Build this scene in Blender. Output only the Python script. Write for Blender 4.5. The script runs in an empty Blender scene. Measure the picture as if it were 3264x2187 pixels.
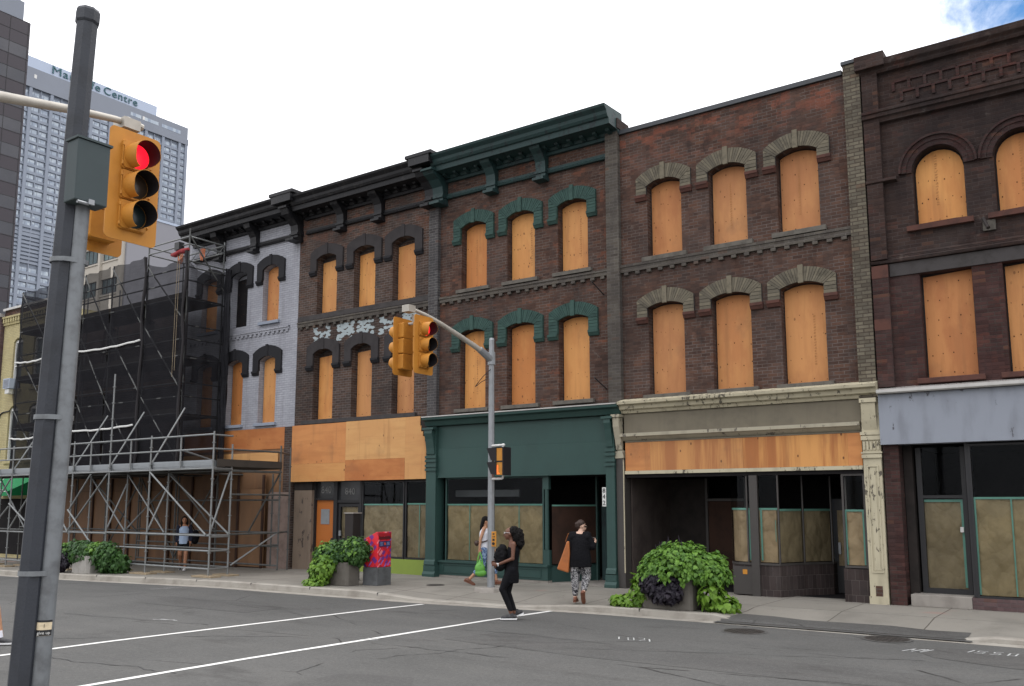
# Street scene: row of boarded-up brick shops seen across a wide road
import bpy, bmesh, math, random
from mathutils import Vector, Matrix
from mathutils.geometry import tessellate_polygon
rnd = random.Random(7)
scene = bpy.context.scene
COL = scene.collection
PI = math.pi
Y0 = 18.7                       # plane of the shop fronts

def gz(x):                      # the street falls gently towards the left
    return -.015 * min(25, max(0, -19 - x))

# ------------------------------------------------------------------ mesh helper
class MB:
    def __init__(s): s.v = []; s.f = []; s.m = []; s.mi = 0
    def add(s, vs, fs):
        o = len(s.v)
        s.v += [tuple(v) for v in vs]
        s.f += [[i + o for i in f] for f in fs]
        s.m += [s.mi] * len(fs)
        return s
    def mat(s, i): s.mi = i; return s
    def box(s, x0, x1, y0, y1, z0, z1):
        return s.add([(x0,y0,z0),(x1,y0,z0),(x1,y1,z0),(x0,y1,z0),(x0,y0,z1),(x1,y0,z1),(x1,y1,z1),(x0,y1,z1)],
                     [(0,3,2,1),(4,5,6,7),(0,1,5,4),(1,2,6,5),(2,3,7,6),(3,0,4,7)])
    def prism(s, poly, axis, a, b):         # poly: 2D outline in the other two axes (x: y,z / y: x,z / z: x,y)
        n = len(poly)
        def P(p, t): return (t, p[0], p[1]) if axis == 'x' else ((p[0], t, p[1]) if axis == 'y' else (p[0], p[1], t))
        vs = [P(p, a) for p in poly] + [P(p, b) for p in poly]
        fs = [(i, (i+1) % n, n + (i+1) % n, n + i) for i in range(n)]
        tris = tessellate_polygon([[Vector((p[0], p[1], 0)) for p in poly]])
        fs += [tuple(t) for t in tris] + [tuple(n + i for i in t) for t in tris]
        return s.add(vs, fs)
    def tube(s, pts, r, n=10, up=None, closed_ends=True):
        pts = [Vector(p) for p in pts]
        rs = r if isinstance(r, (list, tuple)) else [r] * len(pts)
        vs = []; fs = []; ref = Vector(up) if up else None
        for i, p in enumerate(pts):
            d = (pts[min(i+1, len(pts)-1)] - pts[max(i-1, 0)]).normalized()
            if ref is None:
                ref = Vector((0,0,1)) if abs(d.z) < .9 else Vector((1,0,0))
            a = (ref - d * ref.dot(d)).normalized(); b = d.cross(a)
            ra, rb = rs[i] if isinstance(rs[i], (tuple, list)) else (rs[i], rs[i])
            for k in range(n):
                t = 2*PI*k/n
                vs.append(p + a*(ra*math.cos(t)) + b*(rb*math.sin(t)))
            ref = a
        m = len(pts)
        for i in range(m-1):
            for k in range(n):
                fs.append((i*n+k, i*n+(k+1) % n, (i+1)*n+(k+1) % n, (i+1)*n+k))
        if closed_ends:
            fs.append(tuple(range(n))[::-1]); fs.append(tuple((m-1)*n+k for k in range(n)))
        return s.add(vs, fs)
    def cyl(s, p0, p1, r0, r1=None, n=10): return s.tube([p0, p1], [r0, r0 if r1 is None else r1], n)
    def ball(s, c, r, n=10, m=7):
        c = Vector(c); rx, ry, rz = r if isinstance(r, (tuple, list)) else (r, r, r)
        vs = [c + Vector((0,0,-rz))]
        for j in range(1, m):
            ph = -PI/2 + PI*j/m
            for k in range(n):
                t = 2*PI*k/n
                vs.append(c + Vector((rx*math.cos(ph)*math.cos(t), ry*math.cos(ph)*math.sin(t), rz*math.sin(ph))))
        vs.append(c + Vector((0,0,rz)))
        fs = [(0, 1+(k+1) % n, 1+k) for k in range(n)]
        for j in range(m-2):
            for k in range(n):
                a = 1+j*n
                fs.append((a+k, a+(k+1) % n, a+n+(k+1) % n, a+n+k))
        a = 1+(m-2)*n
        fs += [(a+k, a+(k+1) % n, len(vs)-1) for k in range(n)]
        return s.add(vs, fs)
    def ring(s, inner, outer, y0, y1):      # band between two open polylines with equal point counts, x-z plane
        n = len(inner)
        vs = [(p[0], y0, p[1]) for p in inner] + [(p[0], y0, p[1]) for p in outer] + [(p[0], y1, p[1]) for p in inner] + [(p[0], y1, p[1]) for p in outer]
        fs = []
        for i in range(n-1):
            fs += [(i, i+1, n+i+1, n+i), (2*n+i, 3*n+i, 3*n+i+1, 2*n+i+1), (i, 2*n+i, 2*n+i+1, i+1), (n+i, n+i+1, 3*n+i+1, 3*n+i)]
        fs += [(0, n, 3*n, 2*n), (n-1, 3*n-1, 4*n-1, 2*n-1)]
        return s.add(vs, fs)
    def wall(s, outer, holes, y, depth):    # front sheet with openings, reveals and outer edge, x-z plane
        loops = [outer] + holes
        flat = [p for l in loops for p in l]
        tris = tessellate_polygon([[Vector((p[0], p[1], 0)) for p in l] for l in loops])
        s.add([(p[0], y, p[1]) for p in flat], [tuple(t) for t in tris])
        for l in loops:
            n = len(l)
            s.add([(p[0], y, p[1]) for p in l] + [(p[0], y+depth, p[1]) for p in l],
                  [(i, (i+1) % n, n+(i+1) % n, n+i) for i in range(n)])
        return s
    def build(s, name, mats, parent=None, smooth=False, bevel=0, local=False, fix=True):
        if not isinstance(mats, (list, tuple)): mats = [mats]
        off = Vector((0,0,0))
        if parent is not None and not local:
            off = WORLD.get(parent.name, Vector((0,0,0)))
        me = bpy.data.meshes.new(name)
        me.from_pydata([tuple(Vector(v) - off) for v in s.v], [], s.f)
        for i, m in enumerate(s.m): me.polygons[i].material_index = m
        if fix:
            bm = bmesh.new(); bm.from_mesh(me)
            bmesh.ops.recalc_face_normals(bm, faces=bm.faces)
            bm.to_mesh(me); bm.free()
        if smooth:
            for p in me.polygons: p.use_smooth = True
            try: me.set_sharp_from_angle(angle=math.radians(38))
            except Exception: pass
        for m in mats: me.materials.append(m)
        me.update()
        o = bpy.data.objects.new(name, me); COL.objects.link(o)
        if parent is not None:
            o.parent = parent; WORLD[o.name] = off
        if bevel:
            b = o.modifiers.new('bevel', 'BEVEL'); b.width = bevel; b.segments = 2; b.limit_method = 'ANGLE'
        return o

WORLD = {}
def tag(o, label=None, cat=None, group=None, kind=None):
    if label: o['label'] = label
    if cat: o['category'] = cat
    if group: o['group'] = group
    if kind: o['kind'] = kind
    return o
def thing(name, label, cat, loc=(0,0,0), rz=0, group=None):
    o = bpy.data.objects.new(name, None); COL.objects.link(o)
    o.location = loc; o.rotation_euler = (0,0,rz); o.empty_display_size = .2
    WORLD[o.name] = Vector(loc)
    return tag(o, label, cat, group)
def copy_tree(o, parent=None):
    c = o.copy(); COL.objects.link(c)
    if parent is not None: c.parent = parent
    for ch in list(o.children): copy_tree(ch, c)
    return c
def text_mesh(name, body, size, mat, M, parent=None, extrude=.004, spacing=1.0, width=None):
    cu = bpy.data.curves.new('lettering', 'FONT'); cu.body = body; cu.size = size; cu.extrude = extrude
    cu.align_x = 'CENTER'; cu.align_y = 'CENTER'; cu.space_character = spacing; cu.resolution_u = 3
    t = bpy.data.objects.new('lettering', cu); COL.objects.link(t)
    dg = bpy.context.evaluated_depsgraph_get()
    me = bpy.data.meshes.new_from_object(t.evaluated_get(dg))
    bpy.data.objects.remove(t)
    off = WORLD.get(parent.name, Vector((0,0,0))) if parent is not None else Vector((0,0,0))
    if width:
        xs_ = [v.co.x for v in me.vertices]; lo, hi = min(xs_), max(xs_)
        me.transform(Matrix.Scale(width/(hi-lo), 4, (1,0,0)) @ Matrix.Translation((-(lo+hi)/2,0,0)))
    me.transform(Matrix.Translation(-off) @ M)
    me.materials.clear(); me.materials.append(mat)
    o = bpy.data.objects.new(name, me); COL.objects.link(o)
    if parent is not None: o.parent = parent; WORLD[o.name] = off
    return o
def frame_at(loc, right, up):               # matrix whose x runs along right and y along up
    r = Vector(right).normalized(); u = Vector(up).normalized(); n = r.cross(u)
    return Matrix(((r.x,u.x,n.x,loc[0]),(r.y,u.y,n.y,loc[1]),(r.z,u.z,n.z,loc[2]),(0,0,0,1)))

# ------------------------------------------------------------------ material helper
class NT:
    def __init__(s, name):
        s.m = bpy.data.materials.new(name); s.m.use_nodes = True; s.t = s.m.node_tree; s.t.nodes.clear()
        s.out = s.t.nodes.new('ShaderNodeOutputMaterial')
    def set(s, sock, v):
        if hasattr(v, 'is_output'): s.t.links.new(v, sock)
        elif isinstance(v, (tuple, list)) and len(v) == 3 and len(sock.default_value) == 4: sock.default_value = (*v, 1)
        else: sock.default_value = v
    def n(s, typ, ins=None, **props):
        nd = s.t.nodes.new('ShaderNode' + typ)
        for k, v in props.items(): setattr(nd, k, v)
        for k, v in (ins or {}).items(): s.set(nd.inputs[k], v)
        return nd
    def pos(s): return s.n('NewGeometry').outputs['Position']
    def obj(s): return s.n('TexCoord').outputs['Object']
    def math(s, op, a, b=0.0, c=0.0, clamp=False):
        nd = s.n('Math', operation=op, use_clamp=clamp)
        for i, v in enumerate((a, b, c)):
            if i < len(nd.inputs): s.set(nd.inputs[i], v)
        return nd.outputs[0]
    def mix(s, f, a, b, blend='MIX'):
        nd = s.n('Mix', data_type='RGBA', blend_type=blend)
        s.set(nd.inputs[0], f); s.set(nd.inputs[6], a); s.set(nd.inputs[7], b)
        return nd.outputs[2]
    def scale(s, v, sc):
        return s.n('VectorMath', {0: v, 1: sc}, operation='MULTIPLY').outputs[0]
    def noise(s, v, sc, det=4, rough=.55, dist=0):
        return s.n('TexNoise', {'Vector': v, 'Scale': sc, 'Detail': det, 'Roughness': rough, 'Distortion': dist}).outputs[0]
    def step(s, f, a, b):
        return s.n('MapRange', {0: f, 1: a, 2: b}, interpolation_type='SMOOTHSTEP').outputs[0]
    def uv(s):                              # x+y along any wall, z up
        p = s.n('SeparateXYZ', {0: s.pos()})
        return s.n('CombineXYZ', {0: s.math('ADD', p.outputs[0], p.outputs[1]), 1: p.outputs[2]}).outputs[0]
    def bump(s, h, dist, strength=1):
        return s.n('Bump', {'Height': h, 'Distance': dist, 'Strength': strength}).outputs[0]
    def done(s, col, rough=.8, spec=.3, metal=0, normal=None, emit=None, estr=0):
        b = s.n('BsdfPrincipled', {'Base Color': col, 'Roughness': rough, 'Specular IOR Level': spec, 'Metallic': metal})
        if normal is not None: s.set(b.inputs['Normal'], normal)
        if emit is not None: s.set(b.inputs['Emission Color'], emit); b.inputs['Emission Strength'].default_value = estr
        s.t.links.new(b.outputs[0], s.out.inputs[0])
        return s.m

def brick(name, c1, c2, mortar, soot=(.02,.018,.018), soot_amt=.6, red=None, red_z=None, red_amt=.5, pale_amt=0, w=.215, h=.074, ms=.009, mort_vis=1.0, streak=.35, bv=1.0):
    s = NT(name); uv = s.uv(); p = s.pos()
    br = s.n('TexBrick', {'Vector': uv, 'Color1': c1, 'Color2': c2, 'Mortar': mortar, 'Scale': 1, 'Mortar Size': ms, 'Mortar Smooth': .25, 'Bias': -.1, 'Brick Width': w, 'Row Height': h})
    wn = s.n('TexWhiteNoise', {'Vector': s.n('VectorMath', {0: uv, 1: (w, h, 1)}, operation='SNAP').outputs[0]})
    col = br.outputs[0]
    nmort = s.noise(p, 1.7, 3)
    plain = s.mix(.5, c1, c2)
    col = s.mix(s.math('MULTIPLY', br.outputs[1], s.step(nmort, .62 - .3*mort_vis, .5 - .25*mort_vis)), col, plain)
    col = s.mix(s.math('MULTIPLY', s.math('POWER', wn.outputs[0], 1.6), .55*bv), col, s.mix(.75, col, (.22,.13,.11), 'MULTIPLY'))
    blot = s.noise(p, 3.2, 5, .7)
    col = s.mix(s.math('MULTIPLY', s.step(blot, .5, .68), .45*bv), col, s.mix(.55, col, soot))
    col = s.mix(s.math('MULTIPLY', s.math('GREATER_THAN', wn.outputs[0], .975), .22*bv), col, s.mix(.6, c1, (.36,.17,.10)))
    if red is not None:
        sn = s.n('VectorMath', {0: s.n('VectorMath', {0: uv, 1: (0,0,0)}, operation='ADD').outputs[0], 1: (w*.5, h, 1)}, operation='SNAP').outputs[0]
        n2 = s.noise(s.scale(s.mix(.35, sn, uv), (1, 2.4, 1)), 1.5, 6, .72)
        f = s.step(n2, .56, .64)
        if red_z:
            zz = s.n('SeparateXYZ', {0: p}).outputs[2]
            g = s.step(zz, red_z[0], red_z[1])
            f = s.math('MULTIPLY', s.step(n2, .47, .60), g)
        f = s.math('MULTIPLY', f, red_amt)
        col = s.mix(f, col, red)
    gm = s.noise(s.scale(p, (1,1,.6)), .9, 6, .68)
    col = s.mix(s.math('MULTIPLY', s.step(gm, .46, .66), .26*bv), col, (.082,.072,.068))
    n1 = s.noise(p, .55, 5, .6)
    col = s.mix(s.math('MULTIPLY', s.step(n1, .42, .7), soot_amt), col, soot)
    st = s.noise(s.scale(p, (3.2, 3.2, .22)), 1.0, 4, .6)
    col = s.mix(s.math('MULTIPLY', s.step(st, .5, .72), streak), col, s.mix(.5, soot, (.09,.075,.07)))
    if pale_amt:
        n3 = s.noise(p, 2.1, 6, .7)
        col = s.mix(s.math('MULTIPLY', s.step(n3, .62, .7), pale_amt), col, (.34,.31,.28))
    run = s.noise(s.scale(p, (1.1, 1.1, .5)), 1.25, 7, .74)
    col = s.mix(s.math('MULTIPLY', s.step(run, .56, .70), .5*bv), col, soot)
    pat = s.noise(s.scale(uv, (.8, 1.3, 1)), 1.9, 6, .75)
    col = s.mix(s.math('MULTIPLY', s.step(pat, .60, .68), .30*bv), col, s.mix(.5, mortar, c1))
    fine = s.noise(p, 45, 3)
    hgt = s.math('ADD', s.math('MULTIPLY', br.outputs[1], -1), s.math('MULTIPLY', fine, .5))
    return s.done(col, .92, .15, normal=s.bump(hgt, .012, .8))

def ply(name, light, dark, along='z', blotch=.5, holes=.8, stretch=.35, bs=2.2):
    s = NT(name); p = s.pos()
    rn = s.n('ObjectInfo').outputs['Random']
    off = s.n('CombineXYZ', {0: s.math('MULTIPLY', rn, 37.0), 1: 0.0, 2: s.math('MULTIPLY', rn, 91.0)}).outputs[0]
    q = s.n('VectorMath', {0: p, 1: off}, operation='ADD').outputs[0]
    gs = (1, 1, .09) if along == 'z' else (.09, 1, 1)
    g = s.noise(s.scale(q, gs), 9, 5, .6, .4)
    b = s.noise(s.scale(q, (.8, 1, stretch) if along == 'z' else (.35, 1, .8)), bs, 4, .6)
    t = s.math('ADD', s.math('MULTIPLY', s.step(b, .38, .64), blotch), s.math('MULTIPLY', s.math('SUBTRACT', rn, .5), .95))
    col = s.mix(s.math('ADD', t, .18, clamp=True), light, dark)
    col = s.mix(s.math('MULTIPLY', s.step(g, .45, .75), .3), col, s.mix(.5, dark, (.18,.07,.02)))
    vo = s.n('TexVoronoi', {'Vector': s.scale(q, (1, 0, .62)), 'Scale': 5.2, 'Randomness': .6})
    k = s.math('MULTIPLY', s.step(vo.outputs[0], .13, .08), s.step(s.n('TexWhiteNoise', {'Vector': vo.outputs[2]}).outputs[0], .35, .5))
    col = s.mix(s.math('MULTIPLY', k, holes), col, (.10,.035,.012))
    col = s.mix(s.math('MULTIPLY', s.math('FRACT', s.math('MULTIPLY', rn, 7.3)), .22), col, (.36,.22,.13))
    ws = s.noise(s.scale(q, (4,4,.35)), 1.0, 4, .6)
    col = s.mix(s.math('MULTIPLY', s.step(ws, .54, .72), .35), col, (.24,.11,.045))
    gr = s.noise(q, 1.1, 5, .65)
    col = s.mix(s.math('MULTIPLY', s.step(gr, .55, .75), .3), col, (.12,.075,.05))
    return s.done(col, .62, .25, normal=s.bump(g, .004, .5))

def plain(name, col, rough=.6, spec=.35, metal=0, var=.25, sc=3.0, dirt=(.03,.028,.025), bump=0, streak=0):
    s = NT(name); p = s.pos()
    n = s.noise(p, sc, 5, .6)
    c = s.mix(s.math('MULTIPLY', s.step(n, .4, .72), var), col, dirt)
    if streak:
        st = s.noise(s.scale(p, (5, 5, .3)), 1.0, 4, .6)
        c = s.mix(s.math('MULTIPLY', s.step(st, .5, .75), streak), c, dirt)
    nm = s.bump(s.noise(p, sc*14, 3), bump) if bump else None
    return s.done(c, rough, spec, metal, nm)

def peeling(name, paint, under, amt=.5, sc=9, rough=.65):
    s = NT(name); p = s.pos()
    n = s.noise(s.scale(p, (1, 1, .45)), sc, 7, .7)
    big = s.noise(p, .9, 3)
    f = s.step(s.math('ADD', n, s.math('MULTIPLY', big, .35)), .78 - .12*amt, .83 - .12*amt)
    dirt = s.noise(s.scale(p, (2.2, 2.2, .6)), 1.6, 4)
    c = s.mix(s.math('MULTIPLY', s.step(dirt, .45, .75), .5), paint, s.mix(.6, paint, under))
    c = s.mix(f, c, under)
    return s.done(c, rough, .3, normal=s.bump(s.math('MULTIPLY', f, -1), .004, .7))

def glass(name, tint=(.012,.014,.016), refl=.05, trans=1.0):
    s = NT(name); p = s.pos()
    tr = s.n('BsdfTransparent', {'Color': (.90*trans, .92*trans, .91*trans)})
    gl = s.n('BsdfGlossy', {'Color': (.8,.85,.9), 'Roughness': .04})
    fr = s.n('Fresnel', {'IOR': 1.16}).outputs[0]
    f = s.math('MULTIPLY', fr, s.math('ADD', .6, s.math('MULTIPLY', s.noise(p, .7, 2), .8)))
    mx = s.n('MixShader', {0: s.math('ADD', f, refl*.06, clamp=True), 1: tr.outputs[0], 2: gl.outputs[0]})
    s.t.links.new(mx.outputs[0], s.out.inputs[0])
    return s.m

def kraft(name, col=(.36,.285,.155)):
    s = NT(name); p = s.pos()
    d = s.n('TexNoise', {'Vector': p, 'Scale': 2.2, 'Detail': 3}).outputs[1]
    q = s.scale(s.mix(.18, p, d), (1, 1, .62))
    f1 = s.n('TexVoronoi', {'Vector': q, 'Scale': 3.4}).outputs[0]
    f2 = s.n('TexVoronoi', {'Vector': q, 'Scale': 9.0}).outputs[0]
    w = s.noise(p, 1.6, 4, .6)
    c = s.mix(s.step(w, .35, .7), tuple(k*.82 for k in col), tuple(min(1, k*1.15) for k in col))
    c = s.mix(s.math('MULTIPLY', s.step(f1, .42, .75), .25), c, tuple(k*.6 for k in col))
    h = s.math('ADD', s.math('MULTIPLY', f1, -1), s.math('MULTIPLY', f2, -.28))
    return s.done(c, .65, .3, normal=s.bump(h, .09, 1.0))
# ------------------------------------------------------------------ materials
m_brick_red = brick('brick_brown_red', (.108,.060,.044), (.066,.042,.035), (.135,.108,.095), soot_amt=.45, red=(.18,.07,.042), red_amt=.6, pale_amt=.16, mort_vis=.4)
m_brick_top = brick('brick_spalled_top', (.114,.063,.046), (.070,.044,.036), (.14,.112,.10), soot_amt=.42, red=(.22,.078,.05), red_z=(9.7,11.2), red_amt=.85, pale_amt=.14, mort_vis=.4)
m_brick_grey = brick('brick_grey_brown', (.100,.063,.048), (.061,.045,.039), (.16,.138,.128), soot_amt=.5, red=(.20,.075,.042), red_z=(9.6,10.5), red_amt=.5, pale_amt=.1, mort_vis=.85)
m_brick_dark = brick('brick_dark', (.056,.035,.029), (.038,.026,.024), (.066,.05,.046), soot=(.017,.014,.015), soot_amt=.7, red=(.10,.04,.030), red_amt=.35, pale_amt=.1, mort_vis=.4)
m_brick_darkred = brick('brick_dark_red', (.070,.034,.030), (.048,.026,.025), (.06,.045,.04), soot=(.02,.016,.017), soot_amt=.5, red=(.12,.042,.03), red_amt=.4, mort_vis=.4)
m_brick_buff = brick('brick_buff', (.175,.155,.115), (.11,.10,.078), (.085,.07,.055), soot=(.05,.043,.036), soot_amt=.6, ms=.012, mort_vis=1.3, h=.078)
m_brick_buffgrey = brick('brick_buff_grey', (.115,.103,.085), (.075,.068,.06), (.14,.128,.116), soot=(.05,.045,.042), soot_amt=.6, mort_vis=1)
m_brick_slate = brick('brick_slate', (.085,.082,.084), (.062,.06,.063), (.15,.145,.14), soot=(.045,.043,.045), soot_amt=.5, mort_vis=1)
m_brick_white = brick('brick_white', (.375,.385,.425), (.32,.328,.365), (.24,.245,.27), soot=(.16,.16,.18), soot_amt=.3, mort_vis=.75, ms=.006, streak=.3, bv=.12)
m_brick_yellow = brick('brick_yellow', (.50,.44,.24), (.44,.38,.20), (.34,.3,.19), soot=(.25,.2,.12), soot_amt=.25, mort_vis=.6, streak=.15, bv=.15)
m_brick_purple = brick('brick_purple', (.13,.085,.085), (.11,.07,.072), (.12,.09,.09), soot_amt=.2, mort_vis=.4)
def stones(name, a, b, rough=.9):
    s = NT(name); p = s.pos()
    g = s.n('NewGeometry').outputs['Random Per Island']
    c = s.mix(g, a, b)
    c = s.mix(s.math('MULTIPLY', s.step(s.noise(p, 5, 6, .7), .45, .7), .5), c, tuple(k*.4 for k in b))
    return s.done(c, rough, .2, normal=s.bump(s.noise(p, 40, 3), .006))
m_buff_stone = stones('buff_voussoirs', (.168,.148,.108), (.095,.085,.067))
m_slate_stone = plain('dark_arch_paint', (.040,.036,.037), .85, .2, var=.5, dirt=(.02,.018,.019), bump=.004)
m_black_stone = plain('black_arch_paint', (.017,.017,.02), .8, .25, var=.5, dirt=(.012,.012,.014), bump=.004)
m_green_arch = stones('green_arch_paint', (.042,.083,.071), (.029,.060,.053), .75)
m_green_trim = peeling('green_trim', (.018,.042,.042), (.016,.028,.030), .25, 6, .5)
m_green_shop = plain('green_shop_paint', (.026,.062,.055), .55, .35, var=.35, sc=1.4, dirt=(.019,.04,.037), streak=.2)
m_black_trim = peeling('black_trim', (.010,.010,.012), (.022,.021,.022), .3, 6, .5)
m_sandstone = plain('red_sandstone', (.095,.045,.036), .9, .15, var=.6, sc=4, dirt=(.035,.025,.024), bump=.006)
m_sill = plain('stone_sill', (.125,.115,.10), .9, .15, var=.6, sc=5, dirt=(.05,.045,.04), bump=.005)
m_sill_dark = plain('dark_sill', (.06,.055,.055), .9, .15, var=.5, sc=5, bump=.005)
m_cream = peeling('cream_peeling', (.43,.39,.28), (.095,.083,.064), .25, 12)
m_cream_clean = peeling('cream_panel', (.34,.31,.235), (.12,.105,.085), .2, 7)
m_grey_frieze = plain('grey_frieze', (.17,.15,.112), .8, .2, var=.4, sc=2, dirt=(.09,.08,.065), streak=.25)
m_blue_sign = peeling('blue_sign', (.232,.252,.292), (.07,.07,.08), -.1, 4.5)
m_ply = ply('plywood', (.60,.285,.088), (.46,.175,.05), blotch=.6)
m_ply_dull = ply('plywood_dull', (.52,.24,.086), (.38,.15,.055), blotch=.6, holes=.6)
m_ply_light = ply('plywood_light', (.58,.32,.12), (.48,.225,.078), 'x', .4)
m_ply_orange = ply('plywood_orange', (.52,.22,.072), (.37,.13,.042), 'x', .6)
m_ply_knot = ply('plywood_knotty', (.56,.29,.10), (.46,.19,.062), 'x', .35, 1.0)
m_ply_strip = ply('plywood_streaked', (.56,.27,.085), (.34,.125,.04), 'z', 1.15, 1.0, .05, 5.0)
m_ply_shade = ply('hoarding_ply_shaded', (.17,.088,.042), (.09,.045,.022), 'z', .6, .4)  # plywood darkened in its colour for the shade beneath the scaffold deck
m_ply_grey = plain('weathered_board', (.24,.18,.155), .85, .15, var=.5, sc=3.5, dirt=(.10,.075,.065), streak=.3)
m_dark = plain('dark_interior', (.014,.013,.014), .9, .1, var=.3)
m_dim = plain('dim_interior', (.035,.03,.028), .9, .1, var=.5, dirt=(.012,.012,.012))
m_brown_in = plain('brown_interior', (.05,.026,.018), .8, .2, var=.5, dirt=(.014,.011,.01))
m_frame_black = plain('black_frame', (.016,.016,.018), .45, .4, var=.2)
m_frame_brown = plain('brown_frame', (.05,.045,.042), .5, .4, var=.3)
m_glass = glass('shop_glass')
m_kraft = kraft('kraft_paper', (.275,.21,.115))
m_kraft_dim = kraft('kraft_paper_grey', (.22,.17,.10))
m_kraft_tan = kraft('kraft_paper_tan', (.34,.245,.145))
m_plaster = peeling('peeling_plaster', (.185,.14,.105), (.055,.042,.036), .35, 4)
m_kraft_brown = kraft('kraft_paper_brown', (.12,.088,.055))
m_entry = plain('entry_plaster', (.062,.05,.045), .85, .15, var=.6, sc=2.2, dirt=(.028,.022,.02), streak=.3)
m_tape = plain('painters_tape', (.13,.29,.235), .6, .3, var=.15)
m_tile = brick('brown_tiles', (.055,.042,.04), (.045,.036,.035), (.10,.085,.08), soot_amt=.3, w=.15, h=.29, ms=.006, streak=.2)
m_orange_door = plain('orange_door', (.40,.125,.024), .5, .35, var=.3, sc=2, dirt=(.36,.10,.02))
m_lime = plain('lime_paint', (.20,.27,.05), .6, .3, var=.25, dirt=(.17,.22,.05))
m_white_paint = plain('white_paint', (.62,.62,.60), .6, .3, var=.2, dirt=(.3,.3,.3))
m_flake = plain('pale_flaking_paint', (.32,.37,.385), .8, .2, var=.35, sc=9, dirt=(.25,.27,.27))
m_letter_dim = plain('faded_numerals', (.16,.16,.155), .6, .3, var=.2)
m_letter_black = plain('black_lettering', (.02,.02,.022), .5, .3, var=0)
m_steel = plain('galvanised_steel', (.27,.285,.30), .45, .5, .45, var=.4, sc=7, dirt=(.17,.175,.18))
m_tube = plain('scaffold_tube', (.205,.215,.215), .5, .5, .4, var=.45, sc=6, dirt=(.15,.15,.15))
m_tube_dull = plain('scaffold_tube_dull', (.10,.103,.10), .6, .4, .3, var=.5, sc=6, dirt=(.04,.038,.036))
m_alum = plain('alu_deck', (.27,.29,.305), .4, .5, .6, var=.3, sc=5, dirt=(.2,.21,.22))
m_deck = plain('scaffold_deck', (.055,.047,.04), .85, .2, var=.5, sc=3)
m_sole = plain('sole_board', (.30,.24,.16), .85, .2, var=.5, sc=8, dirt=(.14,.10,.07))
m_flash = plain('metal_flashing', (.45,.44,.42), .4, .5, .5, var=.3, sc=3, dirt=(.2,.19,.18))
m_coping = plain('dark_coping', (.05,.055,.062), .5, .4, .2, var=.3)
m_conc = plain('concrete', (.27,.25,.225), .9, .15, var=.45, sc=3, dirt=(.15,.135,.12), bump=.004, streak=.25)
m_conc_planter = plain('planter_concrete', (.13,.12,.105), .92, .15, var=.55, sc=5, dirt=(.085,.075,.065), bump=.006, streak=.4)
m_conc_pale = plain('planter_concrete_pale', (.34,.325,.30), .92, .15, var=.45, sc=5, dirt=(.19,.18,.165), bump=.006, streak=.3)
m_dark_metal = plain('dark_brown_metal', (.022,.017,.016), .6, .3, .1, var=.3)
m_yellow = plain('signal_yellow', (.47,.205,.030), .55, .3, var=.45, sc=4, dirt=(.33,.135,.024), streak=.3)
m_black_in = plain('visor_black', (.018,.016,.018), .6, .2, var=.1)
m_arm = plain('arm_paint', (.40,.375,.33), .5, .4, .2, var=.3, sc=6, dirt=(.2,.185,.165))
m_box_green = plain('control_box_grey', (.046,.062,.066), .65, .3, .1, var=.3, sc=3, dirt=(.034,.045,.048), streak=.25)
m_pole_dark = plain('weathered_dark_pole', (.028,.032,.041), .55, .4, .12, var=.6, sc=5, dirt=(.013,.014,.017), bump=.002, streak=.4)
m_conduit = plain('galvanised_conduit', (.165,.178,.19), .5, .45, .3, var=.65, sc=9, dirt=(.075,.077,.082), streak=.45)
m_red = None
def emit(name, col, strength, base=(.2,.01,.01)):
    s = NT(name); p = s.pos()
    v = s.n('TexVoronoi', {'Vector': p, 'Scale': 70}).outputs[0]
    return s.done(s.mix(v, base, base), .4, .4, emit=s.mix(s.math('MULTIPLY', v, .5), col, (col[0]*.55, col[1]*.3, col[2]*.3)), estr=strength)
m_lamp_red = emit('lit_red_lens', (1.0,.012,.035), 1.5)
m_lamp_amber = plain('amber_lens', (.045,.03,.02), .3, .5, var=.1)
m_lamp_green = plain('green_lens', (.018,.028,.03), .3, .5, var=.1)
m_hand = emit('lit_hand_and_spill', (1.0,.16,.02), 2.2)
m_hwall = plain('tower_concrete_hazed', (.245,.275,.33), .85, .2, var=.2, sc=.15, dirt=(.18,.19,.22))  # distance haze mixed into the colour as a bluish tint
m_hband = plain('tower_parapet', (.225,.245,.285), .85, .2, var=.25, sc=.12, dirt=(.18,.195,.23))
m_hsign = plain('tower_sign_band', (.38,.44,.55), .5, .4, var=.1, sc=.2, dirt=(.3,.35,.45))
m_hletter = plain('tower_letters', (.045,.115,.135), .6, .3, var=0)
m_hrecess = plain('tower_recess_hazed', (.215,.245,.295), .9, .1, var=.2, sc=.2)  # lightened and blued: haze held in the recess colour
def tower_glass(name, a, b, rough=.25):
    s = NT(name)
    r = s.n('ObjectInfo').outputs['Random']
    p = s.pos()
    w = s.n('TexWhiteNoise', {'Vector': s.n('VectorMath', {0: p, 1: (400, 1.25, 2.75)}, operation='SNAP').outputs[0]}).outputs[0]
    c = s.mix(s.math('FRACT', s.math('ADD', r, w)), a, b)
    return s.done(c, rough, .6)
m_hglass = tower_glass('tower_glass', (.23,.28,.36), (.42,.48,.53))  # kept close to the wall tone: haze's low contrast set in the colour
m_granite = plain('brown_granite', (.036,.029,.037), .4, .4, var=.25, sc=.3, dirt=(.028,.024,.032))
m_tint = plain('tinted_glass_band', (.022,.024,.034), .15, .6, var=.5, sc=.12, dirt=(.075,.07,.08))
m_grey_conc = plain('grey_block_concrete', (.26,.26,.285), .9, .15, var=.15, sc=.3, dirt=(.21,.21,.23))
m_beige = plain('beige_cladding', (.45,.415,.36), .8, .2, var=.2, sc=.5, dirt=(.36,.33,.29))
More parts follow.
